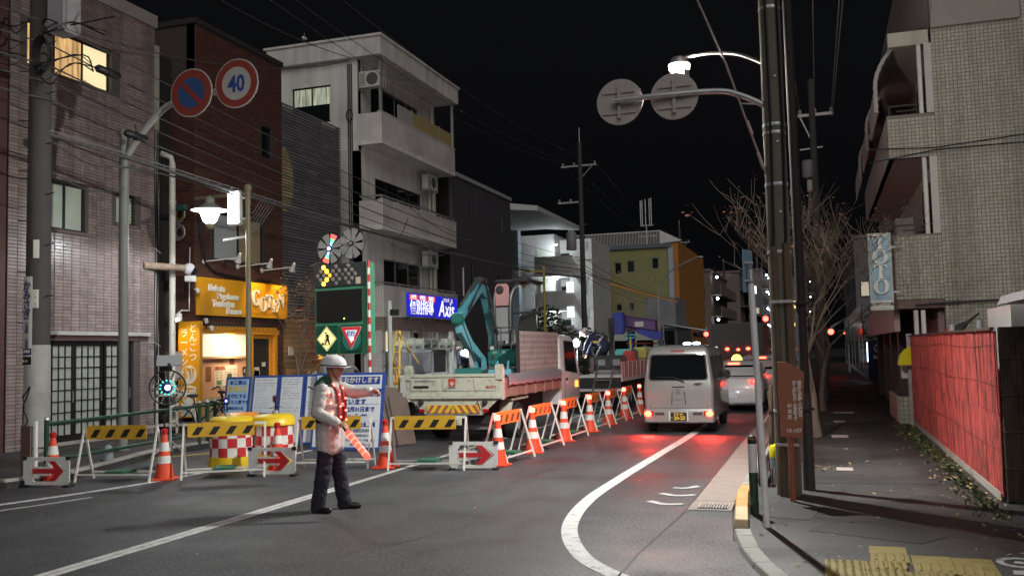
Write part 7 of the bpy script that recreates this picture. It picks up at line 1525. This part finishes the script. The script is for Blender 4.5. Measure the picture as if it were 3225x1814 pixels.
MB().tube(spline([(-6.75,20.35,2.05),(-6.75,20.35,2.75),(-6.72,20.38,3.1),(-6.62,20.5,3.33),(-6.5,20.8,3.40),(-6.4,21.6,3.42)],5),.045,8).build('canopy_post','ex_dark',ex,smooth=40);MB().tube([(-6.75,20.36,2.68),(-6.30,21.3,2.72)],.03,8).build('cross_brace','ex_dark',ex)
MB().box(-7.16,-6.32,20.45,21.7,3.40,3.47).build('canopy_roof','ex_dark',ex,bevel=.025);MB().prism([(0,0),(.34,0),(.34,.42),(.28,.5),(.06,.5),(0,.42)],(-7.10,20.33,2.86),X3,Z3,.01).build('decal_panel',M('decal_pink',(.55,.30,.30),.4,var=.3),ex,fix=True);MB().add([(-7.1,20.34,2.05),(-6.76,20.34,2.05),(-6.76,20.34,2.82),(-7.1,20.34,2.82)],[(0,1,2,3)]).build('clear_screen',M('screen_clear',(.30,.31,.32),.25,var=.1),ex)
MB().lathe([(.10,0),(.06,.05)],(-6.98,20.31,3.22),12,(0,-1,0)).build('work_lamp','ex_dark',ex)
def plate2(poly,x,t,nm2,m):return MB().prism(poly,(x+t/2,0,0),Y3,Z3,t).build(nm2,m,ex,bevel=.012,fix=True)
plate2([(20.75,1.95),(20.45,2.75),(20.05,3.30),(19.80,3.42),(19.45,3.28),(18.75,2.86),(18.30,2.52),(18.40,2.44),(18.95,2.74),(19.66,3.14),(19.98,3.0),(20.22,2.62),(20.52,1.95)],-7.25,.17,'boom',M('ex_boom',(.07,.27,.33),.4,var=.15,dirt=.4,dscale=6));plate2([(20.45,2.1),(20.32,2.6),(20.16,2.95),(20.2,2.55),(20.36,2.1)],-7.155,.012,'boom_decal','paper')
plate2([(18.25,2.62),(18.42,2.66),(18.62,2.4),(19.05,2.05),(19.86,1.68),(19.76,1.58),(18.9,1.88),(18.38,2.22)],-7.25,.14,'dipper','ex_teal');MB().box(-7.36,-7.14,19.62,19.95,3.32,3.48).build('boom_head','ex_dark',ex,bevel=.02);MB().box(-7.36,-7.14,18.2,18.45,2.4,2.62).build('elbow_bracket','ex_green',ex,bevel=.03)
for p,q,r,m,nm2 in(((-7.25,18.55,2.82),(-7.25,19.1,3.15),.03,'steel','ram_rod'),((-7.25,19.05,3.12),(-7.25,19.7,3.46),.05,'ex_dark','ram_barrel'),((-7.22,18.45,2.42),(-7.22,18.95,1.9),.05,'ex_dark','ram_barrel'),((-7.22,18.95,1.9),(-7.22,19.25,1.62),.028,'steel','ram_rod'),((-7.10,20.6,1.9),(-7.08,19.95,2.75),.05,'ex_dark','ram_barrel')):MB().cyl(p,q,r,n=10).build(nm2,m,ex,smooth=40)
for k in range(3):MB().tube(spline([(-7.13,20.3,2.3),(-7.12,20.1-.05*k,2.9),(-7.14,19.75,3.36+.03*k),(-7.13,19.2,3.1),(-7.13,18.7,2.75-.05*k)],5),.014,5).build('hose','rubber',ex)
for x in(-7.33,-7.17):plate2([(19.55,1.70),(19.80,1.66),(19.86,1.45),(19.70,1.28),(19.50,1.42)],x,.02,'link','ex_teal')
MB().loft([[(x,19.2+.34*math.cos(R(a)),1.34+.26*math.sin(R(a)))for a in range(150,361,30)]+[(x,19.2+.31*math.cos(R(a)),1.34+.235*math.sin(R(a)))for a in range(360,149,-30)]for x in(-7.55,-6.95)]).build('bucket','ex_green',ex,fix=True)
for x in(-6.75,-6.50):
 plate2([(19.3,1.30),(19.5,1.30),(19.46,1.55),(19.40,1.62),(19.32,1.55)],x,.03,'lifting_eye','ex_teal')
MB().box(-6.95,-6.35,19.3,19.42,1.28,1.42).build('blade','ex_teal',ex,bevel=.02)
t2=thing('works_truck','white works truck with tall panelled sides behind the dump truck','truck',(-9.8,18.4,0))
MB().box(-10.7,-8.95,18.5,22.0,.72,.86).build('bed','truck_white',t2);MB().box(-10.7,-8.95,18.42,18.48,.72,1.14).build('tail_board','truck_white',t2,bevel=.01);MB().box(-10.75,-8.9,18.38,18.42,.68,.78).build('tail_rail','truck_white',t2)
MB().box(-8.97,-8.93,18.5,21.9,.86,1.34).build('side_board','truck_white',t2);MB().box(-10.7,-10.66,18.5,21.9,.86,1.34).build('side_board','truck_white',t2)
M('panel_slate',(.20,.20,.22),.4,var=.15)
for y0,y1 in((18.3,19.55),(19.62,20.9)):MB().box(-8.96,-8.94,y0,y1,1.36,1.84).build('tall_panel','panel_slate',t2)
for y in(18.27,19.58,20.92):MB().box(-8.98,-8.92,y-.02,y+.02,.86,1.9).build('panel_post','galv',t2)
MB().bar((-8.95,18.25,1.86),(-8.95,20.95,1.86),.04,.04).build('panel_rail','galv',t2)
MB().tube(spline([(-8.85,18.75,1.92),(-8.85,18.95,2.02),(-8.85,20,2.04),(-8.85,22.1,2.05)],4),.10,10).build('rolled_sheet',M('roll_cream',(.50,.54,.44),.5,dirt=.2),t2,smooth=40)
for k in range(7):MB().box(-8.97,-8.73,18.95+k*.47,19.0+k*.47,1.90,2.16).build('rack_hoop','galv',t2)
MB().box(-8.95,-8.87,22.0,22.12,.9,2.35).build('rack_post','truck_white',t2)
MB().loft([[(p[0]-9.82,p[1]+22.15,p[2])for p in rring(hw,a,b,z,.08)]for z,hw,a,b in((.5,.84,0,1.8),(1.3,.88,0,1.85),(2.0,.82,.05,1.4),(2.1,.76,.1,1.3),(2.13,.6,.2,1.2))]).build('cab',M('cab_cream',(.56,.60,.52),.4,dirt=.2),t2,smooth=35,fix=True)
MB().add([(-8.94,22.55,1.32),(-8.94,23.5,1.28),(-8.985,23.4,1.95),(-8.985,22.6,1.97)],[(0,1,2,3)]).build('side_window','car_glass',t2)
MB().box(-10.5,-9.1,22.10,22.14,1.1,1.9).build('cab_rear','plastic_black',t2);MB().box(-10.5,-9.2,18.6,23.6,.4,.72).build('chassis','chassis',t2)
for x,s in((-9.15,1),(-10.5,-1)):wheel(t2,x,19.3,.35,.2,s,dual=True);wheel(t2,x,23.0,.35,.2,s)
plb=MB().box(-9.35,-8.98,18.40,18.415,1.0,1.16).build('info_strip','board_paper',t2)
sg=thing('strap_bundle','orange webbing strap hanging on the works truck panel','strap',(-8.85,18.5,1.2))
MB().tube(spline([(-8.86,18.35,1.88),(-8.80,18.3,1.5),(-8.78,18.32,1.22),(-8.72,18.4,1.18),(-8.76,18.48,1.4),(-8.85,18.4,1.88)],5),[.035]*26,6).build('strap',M('strap_orange',(.50,.24,.03),.6),sg);MB().tube([(-8.85,18.4,1.85),(-8.6,18.5,1.5),(-8.3,18.6,1.05)],.012,5).build('rope',M('rope',(.5,.32,.22),.7),sg);MB().box(-8.9,-8.82,18.33,18.42,1.62,1.72).build('buckle','steel',sg)
bp_=thing('steel_sheets','brown weathered steel road plates leaning behind the notice board','plates',(-8.3,17.2,0))
for k in range(3):MB().prism([(0,0),(.5,0),(.5,1.15-.1*k),(0,1.2-.1*k)],(-8.15+.06*k,16.9+.05*k,.01),(.35,.9,0),(-.25,.1,.96),.02).build('plate',M('plate_rust',(.12,.09,.075),.7,var=.3,dirt=.5),bp_,fix=True)
t3=thing('crane_truck','flatbed truck with blue crane jib and plant ahead of the dump truck','truck',(-6.4,27,0))
MB().box(-7.35,-5.56,27.0,33,.86,1.0).build('bed',M('bed_white',(.60,.60,.57),.5,dirt=.3),t3)
MB().box(-7.35,-5.56,26.95,27.0,.98,1.06).build('tail_rail','bed_white',t3);MB().box(-7.32,-5.6,26.96,27.0,.66,.98).build('tail_panel',M('tail_black',(.02,.02,.022),.5),t3);MB().box(-7.35,-5.56,26.94,27.0,.58,.66).build('lower_rail','bed_white',t3)
sb_=MB().box(-5.60,-5.55,27.0,33,.98,1.42).build('side_gate',M('gate_pink',(.50,.28,.26),.4,var=.2,bump=.3,bscale=6),t3)
for k in range(9):MB().box(-5.62,-5.53,27.2+k*.65,27.26+k*.65,.96,1.44).build('gate_post','gate_pink',sb_)
MB().box(-7.2,-5.7,27.1,34.6,.4,.84).build('chassis','chassis',t3)
for x,s in((-5.85,1),(-7.1,-1)):wheel(t3,x,28.6,.38,.24,s,dual=True);wheel(t3,x,34.2,.38,.24,s)
MB().loft([[(p[0]-6.45,p[1]+33.3,p[2])for p in rring(hw,a,b,z,.09)]for z,hw,a,b in((.5,.95,0,1.8),(1.4,.98,0,1.85),(2.25,.92,.05,1.4),(2.42,.8,.15,1.25))]).build('cab','cab_cream',t3,smooth=35,fix=True);
for x0,x1 in((-7.2,-6.6),(-6.3,-5.7)):MB().add([(x0,33.29,1.5),(x1,33.29,1.5),(x1,33.31,2.1),(x0,33.31,2.1)],[(0,1,2,3)]).build('rear_window','car_glass',t3)
MB().cyl((-6.35,32.6,1.0),(-6.35,32.6,2.4),.14,n=14).build('crane_column',M('crane_blue',(.03,.05,.34),.4),t3,smooth=40);MB().prism([(-6.72,2.30),(-6.38,2.30),(-6.32,2.55),(-6.34,2.98),(-6.45,3.06),(-6.66,3.04),(-6.74,2.9)],(0,31.7,0),X3,Z3,-.5).build('crane_jib','crane_blue',t3,bevel=.03,fix=True)
MB().loft([[(x,31.75+dy,z+dz-(x+6.4)*.16)for dy,dz in((0,.08),(.1,0),(.4,0),(.5,.08),(.5,.36),(.4,.44),(.1,.44),(0,.36))]for x,z in((-6.4,2.52),(-5.35,2.50))]).build('crane_boom',M('crane_purple',(.13,.07,.20),.45,dirt=.3),t3,fix=True)
MB().loft([[(x,31.8+dy,z+dz)for dy,dz in((0,0),(.38,0),(.38,.28),(0,.28))]for x,z in((-6.0,2.34),(-5.4,2.08),(-5.15,2.12))]).build('crane_ram','crane_blue',t3,bevel=.02,fix=True);MB().lathe([(.10,-.06),(.12,0),(.10,.06)],(-5.2,31.9,2.0),12,(0,1,0)).build('sheave','ex_dark',t3);MB().tube([(-5.2,31.9,2.0),(-5.2,31.9,1.75)],.02,6).build('hook_rope','ex_dark',t3)
MB().box(-6.05,-5.75,31.745,31.75,2.55,2.72).build('load_plate','paper',t3)
pm_=thing('trench_machine','black hydraulic attachment with a tall mast on the flatbed','machine',(-6.1,28.2,1))
MB().box(-6.5,-5.72,27.6,28.6,1.2,1.62).build('body','ex_dark',pm_,bevel=.04);MB().box(-6.55,-5.66,27.5,28.7,1.0,1.2).build('base',M('base_grey',(.16,.17,.18),.5),pm_);MB().box(-6.15,-6.0,28.0,28.14,1.6,2.75).build('mast','ex_dark',pm_);MB().tube(spline([(-6.1,28.0,2.6),(-6.0,27.9,2.2),(-6.15,27.9,1.8)],4),.03,6).build('hose','rubber',pm_)
for x in(-6.4,-5.95):MB().box(x,x+.22,27.55,27.6,1.32,1.5).build('pocket',M('pocket',(.28,.29,.30),.5),pm_)
tk=thing('roller','small teal and red roller with a steering wheel on the flatbed','roller',(-5.9,29.8,1));MB().box(-6.3,-5.7,29.4,30.4,1.25,1.8).build('body',M('roller_teal',(.06,.34,.30),.5),tk,bevel=.05);MB().box(-5.98,-5.62,29.2,29.7,1.15,1.75).build('hood',M('roller_red',(.50,.06,.05),.5),tk,bevel=.05)
MB().tube([(-5.85+.2*math.cos(t*.5236),29.9+.1*math.sin(t*.5236),2.2+.06*math.sin(t*.5236))for t in range(13)],.022,6).build('steering_wheel','roller_teal',tk);MB().cyl((-5.85,29.9,1.8),(-5.85,29.9,2.2),.03,n=8).build('column',M('roller_yellow',(.6,.45,.05),.5),tk);MB().cyl((-6.3,30.5,1.22),(-5.65,30.5,1.22),.22,n=18).build('drum','ex_dark',tk,smooth=40)
yt=thing('yellow_tank','pale yellow tool box with rack on the flatbed side','tool box',(-5.7,31,1.4));MB().box(-6.0,-5.55,30.9,32.4,1.45,1.85).build('box',M('tool_yellow',(.55,.50,.12),.5),yt,bevel=.05);MB().box(-5.56,-5.54,31.0,31.7,1.48,1.62).build('label_strip','board_print',yt);MB().bar((-6.1,30.6,1.98),(-5.5,32.8,1.98),.05,.05).build('rail',M('rail_rust',(.30,.09,.05),.6),yt)
ld=thing('ladder','aluminium ladder leaning on the tail of the flatbed truck','ladder',(-6.2,26.6,0))
for x in(-6.45,-5.98):MB().bar((x,26.35,.02),(x+.18,27.0,1.30),.05,.03).build('stile','steel',ld)
for k in range(5):t=.1+k*.2;a=Vector((-6.45,26.35,.02)).lerp(Vector((-6.27,27.0,1.30)),t);b=Vector((-5.98,26.35,.02)).lerp(Vector((-5.80,27.0,1.30)),t);MB().bar(a,b,.035,.025).build('rung','steel',ld)
wk_l=thing('work_light','bright round work lamp on a stand beside the bending worker','lamp',(-7.2,28.2,1));MB().cyl((-7.2,28.2,1.0),(-7.2,28.2,1.9),.025,n=8).build('stand','galv',wk_l);MB().lathe([(.11,0),(.14,.05),(.14,.12)],(-7.2,28.2,2.02),16,(.1,-1,0),cap=False).build('shell','ex_dark',wk_l,fix=True);MB().ball((-7.2,28.12,2.02),.09,12,8,(1,.5,1.5)).build('bulb',E('work_lamp',(.85,.92,1),9),wk_l)
lamp('work_lamp_light','POINT',(-7.18,27.95,2.05),70,(.88,.94,1),wk_l,.1)
rb2=thing('debris_heap','heap of sacks and branches on the truck ahead of the dump truck','heap',(-7.8,27.6,.9))
random.seed(17)
for k in range(14):MB().ball((-8.0+random.uniform(-.5,.5),27.9+random.uniform(-.5,.6),1.3+random.uniform(-.3,.55)),random.uniform(.14,.26),8,6,(1,1,.7)).build('sack',M('sack_%d'%(k%3),((.16,.14,.07),(.22,.20,.13),(.10,.09,.05))[k%3],.8,var=.3,bump=.4,bscale=15),rb2,smooth=50)
MB().box(-8.6,-7.42,27.1,28.9,.0,1.15).build('crate',M('crate_dark',(.05,.045,.04),.8),rb2)
rl2=thing('roof_lights','blue white flashing light bar on the van ahead of the flatbed','light bar',(-4.6,36,0))
MB().box(-5.6,-4.1,36,39.5,.35,1.86).build('body',M('patrol_dark',(.10,.11,.12),.4),rl2,bevel=.1,seg=3);
for x in(-4.9,-4.55):MB().ball((x,36.2,1.95),.12,10,6,(1.3,.6,.5)).build('lamp',E('bar_white',(.6,.75,1),10),rl2)
def blobmesh(segs,vox=.012,sm=4):
 """union of tapered chains (and balls) fused into one smooth skin"""
 mb=MB()
 for pts,rs in segs:
  for i in range(len(pts)-1):
   a,b=Vector(pts[i]),Vector(pts[i+1])
   if(b-a).length>1e-4:mb.tube([a,b],[rs[i],rs[i+1]],12)
  for p,r in zip(pts,rs):mb.ball(p,r,12,8)
 me=bpy.data.meshes.new('tmp');me.from_pydata(mb.v,[],mb.f);ob=bpy.data.objects.new('tmp',me);COL.objects.link(ob)
 r=ob.modifiers.new('r','REMESH');r.mode='VOXEL';r.voxel_size=vox
 s=ob.modifiers.new('s','SMOOTH');s.factor=.5;s.iterations=sm
 dg=bpy.context.evaluated_depsgraph_get();out=bpy.data.meshes.new_from_object(ob.evaluated_get(dg))
 bpy.data.objects.remove(ob);bpy.data.meshes.remove(me)
 out.polygons.foreach_set('use_smooth',[True]*len(out.polygons));return out
def skin(segs,name,mat,parent,vox=.012,sm=4,fold=0.):
 me=blobmesh(segs,vox,sm)
 if fold:
  co=[v.co+v.normal*(fold*(mnoise.noise(Vector((v.co.x*6,v.co.y*6,v.co.z*17)))+.7*mnoise.noise(Vector((v.co.x*30+v.co.z*22,v.co.y*16,v.co.z*30)))))for v in me.vertices]
  for v,c in zip(me.vertices,co):v.co=c
 me.materials.clear();me.name=name;me.materials.clear();me.materials.append(M_(mat));return inst(me,name,parent)
V=Vector
def fingers(wr,d,side,curl,s=1.):
 """palm plus four fingers and a thumb from the wrist wr along d, curling towards side; returns chains"""
 d=V(d).normalized();n=V(side).normalized();n=(n-d*n.dot(d)).normalized();w=d.cross(n);out=[([wr,wr+d*.05*s,wr+d*.085*s],[.027*s,.030*s,.026*s])]
 out+=[([wr+d*.04*s+w*.022*s,wr+d*.085*s+w*.024*s],[.017*s,.014*s]),([wr+d*.04*s-w*.022*s,wr+d*.085*s-w*.024*s],[.017*s,.014*s])]
 for k,(o,L)in enumerate(((-.030,.068),(-.010,.078),(.010,.074),(.030,.058))):
  p=wr+d*.088*s+w*o*s;a=d;pts=[p];rs=[.0095*s]
  for j in range(3):
   c=curl*(j+.6)*.62;a=d*math.cos(c)+n*math.sin(c);p=p+a*(L*(.45,.32,.25)[j]*s);pts.append(p);rs.append((.0090,.0084,.0074)[j]*s)
  out.append((pts,rs))
 p=wr+d*.03*s+w*.034*s;out.append(([p,p+(w*.6+d*.5+n*.5).normalized()*.035*s,p+(w*.1+d*.6+n*.9).normalized()*.062*s],[.013*s,.011*s,.009*s]))
 return out
def person(root,J,mats,vox=.012,fine=True):
 skinm,coat,pants=mats;s={}
 pel,bel,che,nek,hed=J['pel'],J['bel'],J['che'],J['nek'],J['hed'];fwd=V(J.get('fwd',(1,0,0)));lat=V(J.get('lat',(0,1,0)));upv=(hed-nek).normalized()
 face=hed+fwd*.0
 body=[([pel,bel,che,nek],[.13,.12,.13,.055]),([nek,hed-upv*.02],[.055,.058]),([hed,hed+upv*.05-fwd*.02],[.088,.092]),([hed-upv*.08+fwd*.025,hed-upv*.10+fwd*.045],[.062,.045]),([hed-upv*.005+fwd*.085,hed-upv*.035+fwd*.108],[.012,.016]),([hed-upv*.02+lat*.085,hed+upv*.02+lat*.088],[.016,.017]),([hed-upv*.02-lat*.085,hed+upv*.02-lat*.088],[.016,.017]),([hed-upv*.065+fwd*.082-lat*.02,hed-upv*.065+fwd*.082+lat*.02],[.014,.014]),([hed+upv*.028+fwd*.082-lat*.045,hed+upv*.028+fwd*.082+lat*.045],[.016,.016])]
 for k in 'rl':
  sh,el,wr=J['sh'+k],J['el'+k],J['wr'+k];hp,kn,an=J['hp'+k],J['kn'+k],J['an'+k]
  body+=[([sh,el,wr],[.052,.042,.030]),([hp,kn,an],[.082,.058,.042])]
  body+=fingers(wr,J['hd'+k],J['pa'+k],J['cu'+k],1.05)
  body.append(([an,an-Z3*.04+V(J['ft'+k])*.03],[.030,.026]))
 b=skin(body,'body',skinm,root,vox*.62 if fine else vox,2)
 cs=[([pel+lat*.075,bel+lat*.07,che+lat*.085],[.140,.135,.135]),([pel-lat*.075,bel-lat*.07,che-lat*.085],[.140,.135,.135]),([pel,bel,che],[.13,.125,.13]),([che+lat*.10,nek-upv*.01],[.115,.075]),([che-lat*.10,nek-upv*.01],[.115,.075]),([nek-upv*.03,nek+upv*.015],[.085,.078]),([pel-V((0,0,.0))-J.get('hem',Z3*.20)+lat*.07,pel+lat*.07],[.142,.142]),([pel-J.get('hem',Z3*.20)-lat*.07,pel-lat*.07],[.142,.142])]
 for k in 'rl':cs.append(([J['sh'+k],J['el'+k],J['wr'+k]-V(J['hd'+k]).normalized()*.012],[.086,.076,.058]))
 s['coat']=skin(cs,'jacket',coat,root,vox,3,.007)
 ps=[]
 for k in 'rl':ps.append(([J['hp'+k],J['kn'+k],J['an'+k]-Z3*.035],[.104,.092,.082]))
 ps.append(([J['hpr'],J['hpl']],[.106,.106]));s['pants']=skin(ps,'trousers',pants,root,vox,3,.009)
 for k in 'rl':
  an=J['an'+k];f=V(J['ft'+k]).normalized();w=f.cross(Z3)
  sh_=skin([([an-Z3*.055-f*.05,an-Z3*.062+f*.09,an-Z3*.066+f*.18],[.044,.042,.032]),([an+Z3*.02,an-Z3*.04],[.055,.048])],'shoe','shoe_black',root,.010,2)
 for q in(-1,1):MB().ball(hed+fwd*.088+lat*(.032*q)+upv*.008,.010,8,6).build('eye','black',b)
 return b,s
def helmet(root,hed,up_,fwd,mat='helmet_white',band=True):
 fwd=V(fwd);up_=V(up_);lat=up_.cross(fwd);q=Matrix((fwd,lat,up_)).transposed().to_4x4();q.translation=hed+up_*.045-fwd*.012
 h=MB().lathe([(.142,0),(.143,.02),(.138,.06),(.118,.10),(.08,.130),(.03,.145),(.002,.147)],(0,0,0),24);h.v=[(x*1.10,y*.95,z)for x,y,z in h.v];h.xf(q);o=h.build('helmet',mat,root,smooth=60)
 br=MB().prism([(.12,-.10),(.185,-.07),(.205,0),(.185,.07),(.12,.10)],(0,0,.008),X3,Y3,.008);br.xf(q);br.build('helmet_brim',mat,o,fix=True)
 if band:
  bd_=MB().lathe([(.1445,.012),(.1455,.024)],(0,0,0),24,cap=False);bd_.v=[(x*1.10,y*.95,z)for x,y,z in bd_.v];bd_.xf(q);bd_.build('helmet_band','black',o)
 st=MB().tube([q@V((.02,.125,0)),q@V((.055,.09,-.10)),q@V((.075,.0,-.155)),q@V((.055,-.09,-.10)),q@V((.02,-.125,0))],.006,5).build('chin_strap','black',o)
 return o
M('skin_tone',(.42,.25,.18),.55,var=.08);M('coat_silver',(.50,.49,.475),.5,var=.1,scale=3,bump=.45,bscale=9);M('coat_green',(.03,.09,.055),.6);M('trouser_navy',(.012,.014,.030),.8,var=.2,bump=.3,bscale=10);M('shoe_black',(.012,.012,.012),.35);M('helmet_white',(.72,.73,.74),.22,coat=.5);M('vest_red',(.32,.03,.035),.5);E('led_red',(1,.12,.07),7)
gd=thing('person','traffic guard in white helmet and silver jacket pointing right with red baton','person',(-5.53,9.85,0),R(6),fixed=False)
JG=dict(pel=V((0,0,.96)),bel=V((.01,0,1.14)),che=V((.0,0,1.34)),nek=V((.02,0,1.50)),hed=V((.06,0,1.625)),shr=V((-.02,-.19,1.42)),elr=V((-.04,-.27,1.15)),wrr=V((.20,-.26,1.03)),shl=V((.02,.19,1.42)),ell=V((.24,.20,1.36)),wrl=V((.45,.14,1.37)),hpr=V((0,-.09,.92)),knr=V((-.03,-.11,.50)),anr=V((-.10,-.15,.10)),hpl=V((0,.09,.92)),knl=V((.05,.12,.50)),anl=V((.10,.17,.10)),hdr=V((.9,.05,-.25)),par=V((.2,.3,-1)),cur=1.25,hdl=V((1,-.05,.02)),pal=V((0,-.3,-1)),cul=1.35,ftr=V((.95,-.3,0)),ftl=V((1,.05,0)))
gb,gp2=person(gd,JG,('skin_tone','coat_silver','trouser_navy'))
helmet(gd,JG['hed'],(.06,0,1),(1,0,-.06))
skin([([V((-.03,-.17,1.45)),V((-.02,-.06,1.49)),V((-.02,.08,1.49)),V((-.02,.17,1.45))],[.088,.090,.090,.088])],'yoke','coat_green',gd,.012,2)
be=MB().loft([[(.005+(.152+e)*math.cos(t*.2618),(.222+e)*math.sin(t*.2618),z)for t in range(24)]for z,e in((1.03,.0),(1.035,.006),(1.065,.006),(1.07,.0))]).build('belt','black',gd,smooth=40)
for y0,ys_ in((-.085,-1),(.085,1)):
 p=spline([(.02,y0*1.3,1.50),(.118,y0,1.42),(.150,y0*.95,1.30),(.155,y0*.9,1.16),(.158,y0*.9,1.05)],5)
 st=MB();st.loft([[q+V((.012,-.032,0)),q+V((.012,.032,0)),q+V((-.01,.032,0)),q+V((-.01,-.032,0))]for q in p]).build('vest_strap','vest_red',gd,fix=True)
 for k in range(4):q=p[3+k*5+(2 if ys_>0 else 0)];MB().ball(q+V((.020,-.012,0)),.011,8,6).build('led','led_red',gd)
sd_=MB().loft([[q+V((0,-.012,-.028)),q+V((0,-.012,.028)),q+V((0,.01,.028)),q+V((0,.01,-.028))]for q in spline([(.10,-.165,1.36),(.02,-.212,1.30),(-.08,-.20,1.24)],4)]).build('vest_side_strap','vest_red',gd,fix=True)
for k,q in enumerate(((.085,-.20,1.38),(.105,-.20,1.26),(.115,-.195,1.14))):MB().ball(V(q),.014,8,6).build('led','led_red',gd)
for k in range(4):
 a=JG['ell'].lerp(JG['wrl'],.1+.25*k);d=(JG['wrl']-JG['ell']).normalized();MB().lathe([(.070-.004*k,-.012),(.071-.004*k,.012)],a,14,d,cap=False).build('sleeve_band',M('reflect_band',(.55,.55,.53),.3,.3),gd)
MB().tube([(-.13,-.10,1.40),(-.22,-.12,1.45)],.008,5).build('radio_aerial','black',gd);MB().box(-.15,-.11,-.13,-.07,1.28,1.42).build('radio','black',gd,bevel=.01)
lamp('vest_glow','POINT',(0,0,0),.25,(1,.06,.04),None,.05);vg=COL.objects[-1];vg=[o for o in COL.objects if o.name.startswith('vest_glow')][0];vg.parent=gd;vg.location=(.30,-.10,1.28)
MB().loft([[(.005+(.158+e)*math.cos(t*.2618),(.226+e)*math.sin(t*.2618),z)for t in range(24)]for z,e in((1.205,0),(1.21,.006),(1.245,.006),(1.25,0))]).build('reflective_band','reflect_band',gd,smooth=40)
wb_=Matrix.Rotation(R(6),4,'Z')@(JG['wrr']+JG['hdr'].normalized()*.085);bt0=V((-5.53,9.85,0))+wb_+V((.0,0,-.03))
bat=thing('signal_baton','glowing red signal baton in the guard\'s lowered hand','baton',bt0)
bd0=V((.70,-.10,-.70)).normalized()
MB().cyl(bt0-bd0*.09,bt0+bd0*.07,.017,n=12).build('handle','plastic_black',bat,smooth=40);MB().lathe([(.030,.06),(.036,.08),(.036,.44),(.028,.47),(.003,.48)],bt0,14,bd0).build('tube',E('baton_red',(1,.04,.025),3.2),bat,smooth=40)
for k in range(5):MB().lathe([(.0372,.11+k*.07),(.0372,.122+k*.07)],bt0,14,bd0,cap=False).build('bright_ring',E('baton_ring',(1,.10,.05),5),bat)
lb=lamp('baton_glow','POINT',bt0+bd0*.3+V((.05,-.12,0)),.5,(1,.05,.03),bat,.06)
wk=thing('person','worker in navy jacket with reflective bands bending over on the flatbed','person',(-6.45,28.0,1.0),R(180),fixed=False)
JW=dict(pel=V((-.18,0,.92)),bel=V((-.05,0,1.06)),che=V((.16,0,1.18)),nek=V((.31,0,1.25)),hed=V((.43,0,1.29)),fwd=(.75,0,-.65),shr=V((.22,-.19,1.16)),elr=V((.34,-.22,.90)),wrr=V((.42,-.12,.68)),shl=V((.22,.19,1.16)),ell=V((.36,.22,.92)),wrl=V((.44,.14,.70)),hpr=V((-.16,-.09,.88)),knr=V((-.05,-.12,.47)),anr=V((-.18,-.13,.10)),hpl=V((-.16,.09,.88)),knl=V((.10,.12,.48)),anl=V((.08,.13,.10)),hem=V((-.03,0,.10)),hdr=V((.3,.1,-1)),par=V((.3,.6,0)),cur=.9,hdl=V((.3,-.1,-1)),pal=V((.3,-.6,0)),cul=.9,ftr=V((1,0,0)),ftl=V((1,0,0)))
M('coat_navy',(.02,.026,.06),.7,var=.2);M('band_grey',(.55,.56,.55),.35)
person(wk,JW,('skin_tone','coat_navy','trouser_navy'),.016,False);helmet(wk,JW['hed'],(.65,0,.75),(.75,0,-.65),'helmet_white',False)
ax_=(JW['nek']-JW['pel']).normalized()
for t in(.25,):MB().loft([[JW['bel']+ax_*e+(ax_.cross(V((0,1,0))))*(.150*math.cos(k*.2618))+V((0,1,0))*(.215*math.sin(k*.2618))for k in range(24)]for e in(-.03,.03)],False).build('reflective_band','band_grey',wk)
for s in(-1,1):MB().bar(JW['nek']+V((.0,s*.11,.07)),JW['bel']+V((-.05,s*.13,.16)),.055,.012).build('reflective_strap','band_grey',wk)
MB().box(.0,.14,.20,.225,1.0,1.07).build('arm_badge',M('badge_yellow',(.65,.55,.05),.5),wk)
